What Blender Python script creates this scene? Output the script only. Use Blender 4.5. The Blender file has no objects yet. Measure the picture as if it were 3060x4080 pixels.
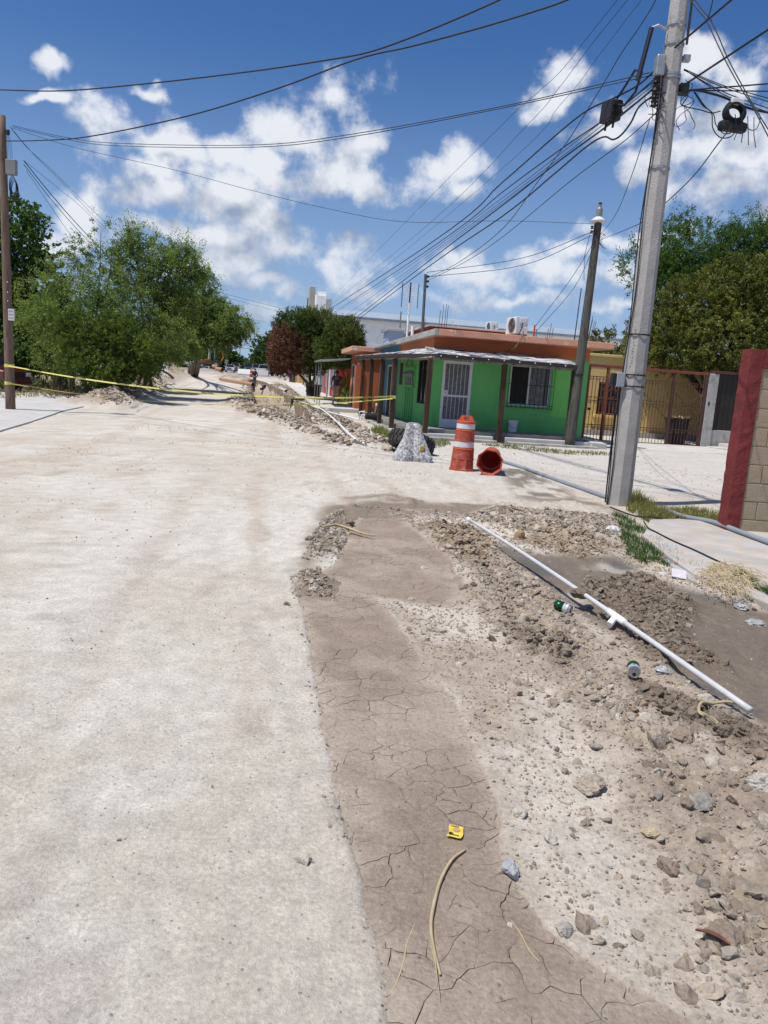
import bpy, bmesh, math, random
import numpy as np
from mathutils import Vector, Matrix

SC = bpy.context.scene
COL = SC.collection
R = math.radians
random.seed(7)
rng = np.random.default_rng(11)

# ------------------------------------------------------------------ camera
F, CH = 2950.0, 1.55
roll, pitch = R(3.93), R(9.54)
f0 = np.array([0, math.cos(pitch), -math.sin(pitch)])
_u0 = np.array([0, math.sin(pitch), math.cos(pitch)])
_r0 = np.array([1.0, 0, 0])
cr = math.cos(roll) * _r0 + math.sin(roll) * _u0
cu = -math.sin(roll) * _r0 + math.cos(roll) * _u0
cam = bpy.data.cameras.new('camera')
cam.sensor_fit = 'HORIZONTAL'
cam.sensor_width = 36.0
cam.lens = 36.0 * F / 3060.0
cam.clip_end = 3000
cam_o = bpy.data.objects.new('camera', cam)
COL.objects.link(cam_o)
m = Matrix.Identity(4)
for i in range(3):
    m[i][0], m[i][1], m[i][2] = cr[i], cu[i], -f0[i]
m[2][3] = CH
cam_o.matrix_world = m
SC.camera = cam_o

# ------------------------------------------------------------------ light
SUN_EL = R(66)
SH = Vector((0.86, 0.51, 0)).normalized()          # shadows fall to the right and a little away
to_sun = Vector((-SH.x * math.cos(SUN_EL), -SH.y * math.cos(SUN_EL), math.sin(SUN_EL)))
sun = bpy.data.lights.new('sun', 'SUN')
sun.energy = 4.9
sun.angle = R(0.55)
sun.color = (1.0, 0.95, 0.875)
sun_o = bpy.data.objects.new('sun', sun)
COL.objects.link(sun_o)
sun_o.rotation_euler = (-to_sun).to_track_quat('-Z', 'Y').to_euler()
sun_o.location = (-6, -4, 30)

SC.view_settings.view_transform = 'Standard'
SC.view_settings.look = 'None'
SC.view_settings.exposure = 0.0
SC.view_settings.gamma = 1.0
SC.view_settings.use_curve_mapping = False
SC.render.engine = 'CYCLES'
SC.cycles.use_denoising = True
SC.cycles.max_bounces = 6
SC.cycles.transparent_max_bounces = 12


def ray(px, py):
    return f0 + (px - 1530) / F * cr - (py - 2040) / F * cu


def at(px, py, Y):
    d = ray(px, py)
    return Vector(np.array([0, 0, CH]) + d * (Y / d[1]))


def gz(Y):
    t = np.maximum(0, np.asarray(Y, float) - 18)
    return 0.02 * t * t / (t + 4)


_YS = np.concatenate([np.arange(.5, 60, .02), np.arange(60, 400, .25)])


def G(px, py, dz=0.0):
    d = ray(px, py)
    z = CH + d[2] * (_YS / d[1])
    k = np.nonzero(z <= gz(_YS) + dz)[0]
    Y = _YS[k[0]] if len(k) else 400
    return at(px, py, Y)


# ------------------------------------------------------------------ world: sky with cumulus
world = bpy.data.worlds.new('World')
SC.world = world
world.use_nodes = True
world.cycles.sampling_method = "MANUAL"
world.cycles.sample_map_resolution = 512
nt = world.node_tree
nt.nodes.clear()
N, L = nt.nodes, nt.links


def nd(t, kind, **kw):
    n = t.nodes.new(kind)
    for k, v in kw.items():
        setattr(n, k, v)
    return n


def mth(t, op, a, b=None, c=None, clamp=False):
    n = t.nodes.new('ShaderNodeMath')
    n.operation = op
    n.use_clamp = clamp
    for i, v in enumerate((a, b, c)):
        if v is None:
            continue
        if isinstance(v, (int, float)):
            n.inputs[i].default_value = v
        else:
            t.links.new(v, n.inputs[i])
    return n.outputs[0]


def vmth(t, op, a, b=None, sc=None):
    n = t.nodes.new('ShaderNodeVectorMath')
    n.operation = op
    for i, v in enumerate((a, b)):
        if v is None:
            continue
        if isinstance(v, (tuple, list)):
            n.inputs[i].default_value = v
        else:
            t.links.new(v, n.inputs[i])
    if sc is not None:
        n.inputs[3].default_value = sc
    return n.outputs[1] if op == 'LENGTH' else n.outputs[0]


def ramp(t, v, lo, hi, a=0.0, b=1.0, smooth=True):
    n = t.nodes.new('ShaderNodeMapRange')
    n.interpolation_type = 'SMOOTHSTEP' if smooth else 'LINEAR'
    n.inputs[1].default_value, n.inputs[2].default_value = lo, hi
    n.inputs[3].default_value, n.inputs[4].default_value = a, b
    t.links.new(v, n.inputs[0])
    return n.outputs[0]


# clouds seen over the street: centre and half size, in the photograph's own units of angle
CLOUDS = [(1290, 390, 120, 110), (1180, 560, 190, 150), (1420, 540, 140, 180), (1330, 660, 210, 120), (1040, 660, 150, 90),
          (470, 520, 170, 110), (640, 590, 230, 110), (860, 590, 120, 80), (590, 690, 110, 60),
          (620, 790, 180, 120), (860, 800, 200, 120), (1010, 880, 260, 120), (1200, 980, 210, 130), (1340, 1070, 150, 120),
          (760, 960, 330, 60), (980, 1060, 180, 70), (1390, 1010, 90, 80),
          (1740, 700, 130, 100), (1850, 660, 90, 100), (1860, 790, 90, 60),
          (2240, 330, 130, 115), (2190, 420, 90, 60),
          (2800, 190, 130, 110), (2960, 300, 120, 110), (2600, 480, 210, 110), (2420, 590, 120, 60), (2860, 480, 220, 130),
          (2760, 650, 200, 130), (2980, 640, 160, 150), (2900, 800, 180, 80), (2600, 700, 120, 70), (3040, 880, 150, 70),
          (2640, 900, 160, 60), (2420, 920, 150, 60), (2300, 1000, 160, 60),
          (1980, 1100, 230, 75), (2240, 1100, 230, 90), (2480, 1080, 180, 80), (2080, 1190, 330, 50), (2500, 1200, 300, 50),
          (300, 860, 120, 90), (210, 920, 90, 50), (200, 260, 60, 60), (160, 400, 90, 35), (590, 385, 70, 35), (2020, 15, 90, 40),
          (880, 1080, 120, 60), (1090, 1130, 170, 50), (1500, 1170, 130, 45), (1000, 1230, 200, 35), (700, 1090, 170, 40)]


def azel(px, py):
    d = ray(px, py)
    d = d / np.linalg.norm(d)
    return math.atan2(d[0], d[1]), math.asin(d[2])


gD = bpy.data.node_groups.new('cloud_density', 'ShaderNodeTree')
gD.interface.new_socket('dir', in_out='INPUT', socket_type='NodeSocketVector')
gD.interface.new_socket('density', in_out='OUTPUT', socket_type='NodeSocketFloat')
gi, go = gD.nodes.new('NodeGroupInput'), gD.nodes.new('NodeGroupOutput')
pdir = gi.outputs[0]


def noise(t, vec, scale, detail=4.0, rough=0.5, out=0, dist=0.0):
    n = t.nodes.new('ShaderNodeTexNoise')
    n.inputs['Scale'].default_value = scale
    n.inputs['Detail'].default_value = detail
    n.inputs['Roughness'].default_value = rough
    n.inputs['Distortion'].default_value = dist
    if vec is not None:
        t.links.new(vec, n.inputs['Vector'])
    return n.outputs[out]


w1 = vmth(gD, 'SCALE', vmth(gD, 'SUBTRACT', noise(gD, pdir, 9, 2, .5, 1), (.5, .5, .5)), sc=.085)
w2 = vmth(gD, 'SCALE', vmth(gD, 'SUBTRACT', noise(gD, pdir, 30, 2, .6, 1), (.5, .5, .5)), sc=.03)
pw = vmth(gD, 'ADD', vmth(gD, 'ADD', pdir, w1), w2)
sx = gD.nodes.new('ShaderNodeSeparateXYZ')
gD.links.new(pw, sx.inputs[0])
az = mth(gD, 'ARCTAN2', sx.outputs[0], sx.outputs[1])
el = mth(gD, 'ARCSINE', sx.outputs[2])
cx = gD.nodes.new('ShaderNodeCombineXYZ')
gD.links.new(az, cx.inputs[0])
gD.links.new(el, cx.inputs[1])
acc = None
for (px, py, rx, ry) in CLOUDS:
    a0, e0 = azel(px, py)
    a1, e1 = azel(px + rx, py)
    a2, e2 = azel(px, py - ry)
    ra, re = 1.24 * math.hypot(a1 - a0, e1 - e0), 1.2 * math.hypot(a2 - a0, e2 - e0)
    q = vmth(gD, 'MULTIPLY', vmth(gD, 'SUBTRACT', cx.outputs[0], (a0, e0, 0)), (1 / ra, 1 / re, 0))
    v = mth(gD, 'SUBTRACT', 1.0, vmth(gD, 'LENGTH', q))
    acc = v if acc is None else mth(gD, 'SMOOTH_MAX', acc, v, .25)
acc = mth(gD, 'MAXIMUM', acc, -1.2)
fb = mth(gD, 'SUBTRACT', noise(gD, pdir, 14, 9, .62), .5)
dens = mth(gD, 'ADD', acc, mth(gD, 'MULTIPLY', fb, 2.7))
gD.links.new(dens, go.inputs[0])

tc = nd(nt, 'ShaderNodeTexCoord')
vdir = tc.outputs['Generated']
sep = nd(nt, 'ShaderNodeSeparateXYZ')
L.new(vdir, sep.inputs[0])
sky = nd(nt, 'ShaderNodeTexSky', sky_type='NISHITA')
sky.sun_disc = False
sky.sun_elevation = SUN_EL
sky.sun_rotation = math.atan2(to_sun.x, to_sun.y)
sky.altitude = 100
sky.air_density = 1.0
sky.dust_density = 0.3
sky.ozone_density = 5.0
hsv = nd(nt, 'ShaderNodeHueSaturation')
hsv.inputs['Saturation'].default_value = 1.16
hsv.inputs['Value'].default_value = .92
L.new(sky.outputs[0], hsv.inputs['Color'])
tint = nd(nt, 'ShaderNodeMix', data_type='RGBA', blend_type='MULTIPLY')
tint.inputs[0].default_value = 1.0
L.new(hsv.outputs[0], tint.inputs[6])
tint.inputs[7].default_value = (.86, .97, 1.13, 1)
pale = nd(nt, 'ShaderNodeMix', data_type='RGBA')            # thicker, paler air low down
L.new(ramp(nt, sep.outputs[2], .0, .42, .72, .0), pale.inputs[0])
L.new(tint.outputs[2], pale.inputs[6])
pale.inputs[7].default_value = (3.6, 4.9, 7.1, 1)
SKYC = pale.outputs[2]


def cloud_mix(density, density_up, strength):
    alpha = ramp(nt, density, -.02, .72)
    lit = mth(nt, 'SUBTRACT', density, density_up)           # sides turned to the sun are bright, bases grey
    core = ramp(nt, density_up, .0, 1.35)
    sh = mth(nt, 'SUBTRACT', mth(nt, 'ADD', .80, mth(nt, 'MULTIPLY', lit, .42)), mth(nt, 'MULTIPLY', core, .62), clamp=True)
    mc = nd(nt, 'ShaderNodeMix', data_type='RGBA')
    L.new(sh, mc.inputs[0])
    mc.inputs[6].default_value = (3.3, 3.9, 5.1, 1)
    mc.inputs[7].default_value = (8.3, 8.6, 9.2, 1)
    ms = nd(nt, 'ShaderNodeMix', data_type='RGBA')
    L.new(mth(nt, 'MULTIPLY', alpha, ramp(nt, sep.outputs[2], 0.0, .20, .45, .97)), ms.inputs[0])
    L.new(SKYC, ms.inputs[6])
    L.new(mc.outputs[2], ms.inputs[7])
    b_ = nd(nt, 'ShaderNodeBackground')
    b_.inputs[1].default_value = strength
    L.new(ms.outputs[2], b_.inputs[0])
    return b_.outputs[0]


def dgroup(vec):
    n = nt.nodes.new('ShaderNodeGroup')
    n.node_tree = gD
    L.new(vec, n.inputs[0])
    return n.outputs[0]


SKY_S = .10
d0 = dgroup(vdir)
d1 = dgroup(vmth(nt, 'ADD', vdir, (-.022, -.005, .060)))
front = cloud_mix(d0, d1, SKY_S)
# the same fair weather cumulus all round
gsq = vmth(nt, 'MULTIPLY', vdir, (1, 1, 1.9))
waz = mth(nt, 'ABSOLUTE', mth(nt, 'ARCTAN2', sep.outputs[0], sep.outputs[1]))
wel = mth(nt, 'ARCSINE', sep.outputs[2])
outw = mth(nt, 'MAXIMUM', ramp(nt, waz, .66, .80), ramp(nt, wel, .60, .74))
gn = mth(nt, 'SUBTRACT', mth(nt, 'MULTIPLY', mth(nt, 'SUBTRACT', noise(nt, gsq, 4.0, 6, .55), .53), 6.0), mth(nt, 'MULTIPLY', mth(nt, 'SUBTRACT', 1.0, outw), 4.0))
gn2 = mth(nt, 'SUBTRACT', gn, .12)
around = cloud_mix(gn, gn2, SKY_S)
inside = mth(nt, 'MULTIPLY', mth(nt, 'LESS_THAN', waz, .66), mth(nt, 'LESS_THAN', wel, .60))
msh = nd(nt, 'ShaderNodeMixShader')
L.new(inside, msh.inputs[0])
L.new(around, msh.inputs[1])
L.new(front, msh.inputs[2])
wo = nd(nt, 'ShaderNodeOutputWorld')
L.new(msh.outputs[0], wo.inputs[0])


# ------------------------------------------------------------------ materials
MATS = {}


def M(name, col, rough=.85, var=.18, vs=3.0, bump=.25, bs=40.0, col2=None, metal=0.0, spec=.3, streak=False, split=(.52, .62), coat=0.0, trans=0.0, attr=None, coords='Object', vdet=5):
    """procedural surface: base colour with mottling, an optional second colour in patches, fine relief"""
    if name in MATS:
        return MATS[name]
    mt = bpy.data.materials.new(name)
    mt.use_nodes = True
    t = mt.node_tree
    b = t.nodes['Principled BSDF']
    b.inputs['Roughness'].default_value = rough
    b.inputs['Metallic'].default_value = metal
    b.inputs['Specular IOR Level'].default_value = spec
    b.inputs['Coat Weight'].default_value = coat
    if trans:
        b.inputs['Transmission Weight'].default_value = trans
    c = t.nodes.new('ShaderNodeTexCoord').outputs[coords]
    if streak:
        c = vmth(t, 'MULTIPLY', c, (1, 1, .12) if streak is True else streak)
    n1 = noise(t, c, vs, vdet, .62)
    mx = t.nodes.new('ShaderNodeMix')
    mx.data_type = 'RGBA'
    if attr:
        at_ = t.nodes.new('ShaderNodeAttribute')
        at_.attribute_name = attr
        base = at_.outputs['Color']
    else:
        rgb = t.nodes.new('ShaderNodeRGB')
        rgb.outputs[0].default_value = (*col, 1)
        base = rgb.outputs[0]
    if col2:
        m2 = t.nodes.new('ShaderNodeMix')
        m2.data_type = 'RGBA'
        t.links.new(ramp(t, noise(t, c, vs * 1.7, 6, .65), *split), m2.inputs[0])
        t.links.new(base, m2.inputs[6])
        m2.inputs[7].default_value = (*col2, 1)
        base = m2.outputs[2]
    hs = t.nodes.new('ShaderNodeHueSaturation')
    t.links.new(ramp(t, n1, .25, .75, 1 - var, 1 + var, False), hs.inputs['Value'])
    t.links.new(base, hs.inputs['Color'])
    t.links.new(hs.outputs[0], b.inputs['Base Color'])
    if bump:
        bp = t.nodes.new('ShaderNodeBump')
        bp.inputs['Strength'].default_value = bump
        bp.inputs['Distance'].default_value = .02
        t.links.new(noise(t, c, bs, 5, .65), bp.inputs['Height'])
        t.links.new(bp.outputs[0], b.inputs['Normal'])
    MATS[name] = mt
    return mt


# ------------------------------------------------------------------ mesh helpers
def link(o, parent=None):
    COL.objects.link(o)
    if parent is not None:
        o.parent = parent
    return o


def thing(name, label, cat, loc=(0, 0, 0), rz=0.0, group=None):
    o = bpy.data.objects.new(name, None)
    o.empty_display_size = .1
    link(o)
    o.location = loc
    o.rotation_euler = (0, 0, rz)
    o['label'], o['category'] = label, cat
    if group:
        o['group'] = group
    return o


def tag(o, label, cat, group=None, kind=None):
    o['label'], o['category'] = label, cat
    if group:
        o['group'] = group
    if kind:
        o['kind'] = kind
    return o


def copy_tree(o, parent=None):
    c = o.copy()
    COL.objects.link(c)
    c.parent = parent
    for ch in list(o.children):
        copy_tree(ch, c)
    return c


class MB:
    def __init__(s):
        s.v, s.f, s.mi = [], [], []

    def add(s, vs, fs, mi=0):
        o = len(s.v)
        s.v += [tuple(v) for v in vs]
        s.f += [tuple(i + o for i in f) for f in fs]
        s.mi += [mi] * len(fs)
        return s

    def box(s, x0, x1, y0, y1, z0, z1, mi=0):
        return s.add([(x0, y0, z0), (x1, y0, z0), (x1, y1, z0), (x0, y1, z0), (x0, y0, z1), (x1, y0, z1), (x1, y1, z1), (x0, y1, z1)],
                     [(3, 2, 1, 0), (4, 5, 6, 7), (0, 1, 5, 4), (1, 2, 6, 5), (2, 3, 7, 6), (3, 0, 4, 7)], mi)

    def hexa(s, lo, hi, mi=0):
        """lo, hi: four points each, counterclockwise from above"""
        return s.add(list(lo) + list(hi), [(3, 2, 1, 0), (4, 5, 6, 7), (0, 1, 5, 4), (1, 2, 6, 5), (2, 3, 7, 6), (3, 0, 4, 7)], mi)

    def prism(s, poly, z0, z1, mi=0):
        n = len(poly)
        zz0 = z0 if hasattr(z0, '__len__') else [z0] * n
        zz1 = z1 if hasattr(z1, '__len__') else [z1] * n
        vs = [(p[0], p[1], a) for p, a in zip(poly, zz0)] + [(p[0], p[1], a) for p, a in zip(poly, zz1)]
        fs = [tuple(range(n - 1, -1, -1)), tuple(range(n, 2 * n))] + [(i, (i + 1) % n, n + (i + 1) % n, n + i) for i in range(n)]
        return s.add(vs, fs, mi)

    def tube(s, pts, r, n=6, cap=True, mi=0, phase=0.0):
        pts = [Vector(p) for p in pts]
        rr = r if hasattr(r, '__len__') else [r] * len(pts)
        vs, fs = [], []
        prev = None
        for i, p in enumerate(pts):
            a = pts[max(i - 1, 0)]
            b = pts[min(i + 1, len(pts) - 1)]
            d = (b - a)
            d = d.normalized() if d.length > 1e-9 else Vector((0, 0, 1))
            if prev is None:
                x = d.cross(Vector((0, 0, 1)))
                if x.length < .05:
                    x = Vector((1, 0, 0))
                x.normalize()
            else:
                x = (prev - d * prev.dot(d))
                x = x.normalized() if x.length > 1e-6 else d.orthogonal().normalized()
            prev = x
            y = d.cross(x)
            for k in range(n):
                an = 2 * math.pi * k / n + phase
                vs.append(p + (x * math.cos(an) + y * math.sin(an)) * rr[i])
        for i in range(len(pts) - 1):
            for k in range(n):
                k2 = (k + 1) % n
                fs.append((i * n + k, i * n + k2, (i + 1) * n + k2, (i + 1) * n + k))
        if cap:
            fs.append(tuple(range(n - 1, -1, -1)))
            fs.append(tuple((len(pts) - 1) * n + k for k in range(n)))
        return s.add(vs, fs, mi)

    def lathe(s, prof, n=16, mi=0, c=(0, 0, 0), closed=False, phase=0.0, axis='z'):
        vs, fs = [], []
        for (r, z) in prof:
            for k in range(n):
                a = 2 * math.pi * k / n + phase
                p = (r * math.cos(a), r * math.sin(a), z)
                if axis == 'y':
                    p = (p[0], p[2], p[1])
                if axis == 'x':
                    p = (p[2], p[0], p[1])
                vs.append((c[0] + p[0], c[1] + p[1], c[2] + p[2]))
        m = len(prof)
        for i in range(m - 1 + (1 if closed else 0)):
            j = (i + 1) % m
            for k in range(n):
                k2 = (k + 1) % n
                f = (i * n + k, i * n + k2, j * n + k2, j * n + k)
                fs.append(f if axis != 'y' else f[::-1])
        if not closed:
            a, b = tuple(range(n - 1, -1, -1)), tuple((m - 1) * n + k for k in range(n))
            if axis == 'y':
                a, b = a[::-1], b[::-1]
            if prof[0][0] > 1e-4:
                fs.append(a)
            if prof[-1][0] > 1e-4:
                fs.append(b)
        return s.add(vs, fs, mi)

    def build(s, name, mat, parent=None, smooth=False, bevel=0.0, loc=None):
        me = bpy.data.meshes.new(name)
        me.from_pydata(s.v, [], s.f)
        mats = mat if isinstance(mat, (list, tuple)) else [mat]
        for q in mats:
            me.materials.append(q)
        if len(mats) > 1:
            me.polygons.foreach_set('material_index', s.mi)
        if smooth:
            me.polygons.foreach_set('use_smooth', [True] * len(me.polygons))
        me.update()
        o = bpy.data.objects.new(name, me)
        link(o, parent)
        if loc is not None:
            o.location = loc
        if bevel:
            b = o.modifiers.new('bevel', 'BEVEL')
            b.width = bevel
            b.segments = 2
            b.limit_method = 'ANGLE'
        return o


def np_mesh(name, v, f, mat, parent=None, colors=None, smooth=False):
    """big mesh from arrays; f: (n,3) or (n,4); colors: per vertex rgb"""
    me = bpy.data.meshes.new(name)
    nv, nf, k = len(v), len(f), f.shape[1]
    me.vertices.add(nv)
    me.vertices.foreach_set('co', np.ascontiguousarray(v, np.float32).ravel())
    me.loops.add(nf * k)
    me.loops.foreach_set('vertex_index', np.ascontiguousarray(f, np.int32).ravel())
    me.polygons.add(nf)
    me.polygons.foreach_set('loop_start', np.arange(0, nf * k, k, dtype=np.int32))
    me.polygons.foreach_set('use_smooth', np.full(nf, smooth, bool))
    me.materials.append(mat)
    me.update(calc_edges=True)
    if colors is not None:
        ca = me.attributes.new('Col', 'FLOAT_COLOR', 'POINT')
        c4 = np.ones((nv, 4), np.float32)
        c4[:, :np.shape(colors)[1]] = colors
        ca.data.foreach_set('color', c4.ravel())
    o = bpy.data.objects.new(name, me)
    link(o, parent)
    return o


# ------------------------------------------------------------------ plan noise
def _hash(ix, iy, seed):
    h = (ix.astype(np.int64) * 374761393 + iy.astype(np.int64) * 668265263 + seed * 974711) & 0x7fffffff
    h = ((h ^ (h >> 13)) * 1274126177) & 0x7fffffff
    h = ((h ^ (h >> 16)) * 1103515245) & 0x7fffffff
    return ((h ^ (h >> 15)) & 0xffff) / 65535.0


def vn(x, y, seed=0):
    ix, iy = np.floor(x), np.floor(y)
    fx, fy = x - ix, y - iy
    fx, fy = fx * fx * (3 - 2 * fx), fy * fy * (3 - 2 * fy)
    a, b = _hash(ix, iy, seed), _hash(ix + 1, iy, seed)
    c, d = _hash(ix, iy + 1, seed), _hash(ix + 1, iy + 1, seed)
    return (a * (1 - fx) + b * fx) * (1 - fy) + (c * (1 - fx) + d * fx) * fy


def fbm(x, y, o=4, seed=0, g=.5):
    s, a, t = 0, 1.0, 0
    for i in range(o):
        s = s + a * vn(x * 2 ** i + 17.3 * i, y * 2 ** i - 9.1 * i, seed + i)
        t += a
        a *= g
    return s / t


def sdist(x, y, poly):
    """signed distance to a polygon in plan, inside positive"""
    x, y = np.asarray(x, float), np.asarray(y, float)
    d = np.full(x.shape, 1e9)
    ins = np.zeros(x.shape, bool)
    n = len(poly)
    for i in range(n):
        (x0, y0), (x1, y1) = poly[i], poly[(i + 1) % n]
        ex, ey = x1 - x0, y1 - y0
        t = np.clip(((x - x0) * ex + (y - y0) * ey) / (ex * ex + ey * ey + 1e-12), 0, 1)
        d = np.minimum(d, np.hypot(x - x0 - t * ex, y - y0 - t * ey))
        c = ((y0 > y) != (y1 > y)) & (x < (x1 - x0) * (y - y0) / ((y1 - y0) if y1 != y0 else 1e-9) + x0)
        ins ^= c
    return np.where(ins, d, -d)


def plan(pts, dz=0.0):
    return [tuple(G(px, py, dz)[:2]) for px, py in pts]


def sstep(v, lo, hi):
    t = np.clip((v - lo) / (hi - lo), 0, 1)
    return t * t * (3 - 2 * t)
# ================================================================== ground
ST_A = R(10.0)                                        # the street runs 10 degrees left of the view
Uv = Vector((-math.sin(ST_A), math.cos(ST_A), 0))
Vv = Vector((math.cos(ST_A), math.sin(ST_A), 0))
HO = Vector((2.34, 23.05, 0))                         # corner house: origin on its step line

Z_MUD = plan([(1175, 2330), (1215, 2450), (1240, 2600), (1280, 2820), (1330, 3040), (1400, 3400), (1470, 3750), (1545, 4085), (1640, 4600), (3300, 4600), (2800, 4085),
              (2400, 3890), (2234, 3770), (2104, 3600), (2000, 3460), (1974, 3190), (1856, 2950), (1797, 2800), (1650, 2600), (1560, 2450), (1480, 2380),
              (1800, 2420), (1850, 2330), (1800, 2230), (1690, 2140), (1600, 2060), (1480, 2030), (1400, 2100), (1330, 2250), (1250, 2300)])
Z_VERGE = plan([(1480, 2380), (1560, 2450), (1650, 2600), (1797, 2800), (1856, 2950), (1974, 3190), (2000, 3460), (2104, 3600), (2234, 3770), (2400, 3890), (2800, 4085), (3300, 4600),
                (4200, 4600), (3700, 3000), (3400, 2500), (2760, 2300), (2560, 2150), (2440, 2030), (1900, 2010), (1650, 2000), (1500, 2020), (1690, 2140), (1800, 2230), (1850, 2330), (1800, 2420)])
Z_RUBBLE = plan([(1700, 2080), (1860, 2120), (2270, 2440), (2400, 2720), (2700, 2960), (3060, 3080), (3500, 3300), (3700, 4300), (3060, 4050), (2850, 3800), (2600, 3300), (2350, 2900),
                 (2130, 2600), (1950, 2450), (1830, 2300), (1780, 2200)])
Z_WET = plan([(1940, 2150), (2150, 2200), (2450, 2210), (2600, 2300), (3060, 2430), (3500, 2600), (3500, 3100), (3060, 2890), (2400, 2500)])
Z_DARK = [plan(q) for q in ([(2300, 2340), (2560, 2290), (2760, 2400), (2720, 2540), (2900, 2660), (2600, 2640), (2420, 2480)],
                            [(1990, 2500), (2140, 2560), (2260, 2590), (2240, 2660), (2100, 2600)],
                            [(2480, 2700), (2800, 2820), (3060, 2930), (3060, 3060), (2850, 2960), (2560, 2820)],
                            [(1170, 2300), (1240, 2270), (1345, 2320), (1320, 2390), (1200, 2380)],
                            [(1190, 2230), (1220, 2100), (1360, 2040), (1400, 2110), (1330, 2220)],
                            [(1350, 1985), (1560, 1965), (1700, 2010), (1450, 2025)])]
Z_ORANGE = [plan(q) for q in ([(1700, 2100), (1850, 2090), (1980, 2170), (1930, 2260), (1800, 2200)], [(2060, 2150), (2200, 2130), (2480, 2180), (2300, 2220)])]
Z_HEAP = plan([(1880, 2070), (1960, 2030), (2250, 2015), (2430, 2060), (2470, 2150), (2300, 2165), (2050, 2125)])
Z_SMEAR = plan([(1280, 2030), (1380, 1985), (1600, 1965), (1850, 1995), (2150, 1985), (2330, 1985), (2450, 2030), (2250, 2035), (1950, 2035), (1750, 2090), (1690, 2150), (1500, 2060), (1350, 2120), (1250, 2250), (1200, 2320), (1190, 2200)])
Z_DAMP = plan([(1960, 1840), (2060, 1850), (2220, 1930), (2300, 1985), (2060, 1985), (2010, 1900)])
Z_TRENCH = plan([(1016, 1614), (1110, 1626), (1248, 1690), (1222, 1634), (1125, 1566), (1062, 1526), (1012, 1513), (988, 1519), (1002, 1546), (1010, 1570)])
Z_BANKS = [(plan([(880, 1600), (940, 1580), (1012, 1575), (1012, 1612), (1110, 1640), (1240, 1700), (1350, 1745), (1480, 1790), (1330, 1770), (1150, 1700), (960, 1640)]), .15, .9),
           (plan([(1070, 1520), (1130, 1555), (1230, 1630), (1290, 1690), (1380, 1740), (1560, 1800), (1540, 1760), (1430, 1700), (1330, 1645), (1210, 1575), (1110, 1525)]), .10, .6),
           (plan([(850, 1505), (930, 1500), (1000, 1512), (985, 1530), (930, 1520)]), .42, 1.6),
           (plan([(300, 1612), (470, 1632), (600, 1590), (640, 1540), (760, 1500), (700, 1480), (560, 1500), (420, 1560)]), .62, 1.6),
           (plan([(760, 1480), (870, 1500), (900, 1490), (800, 1470)]), .5, 2.0)]


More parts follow.
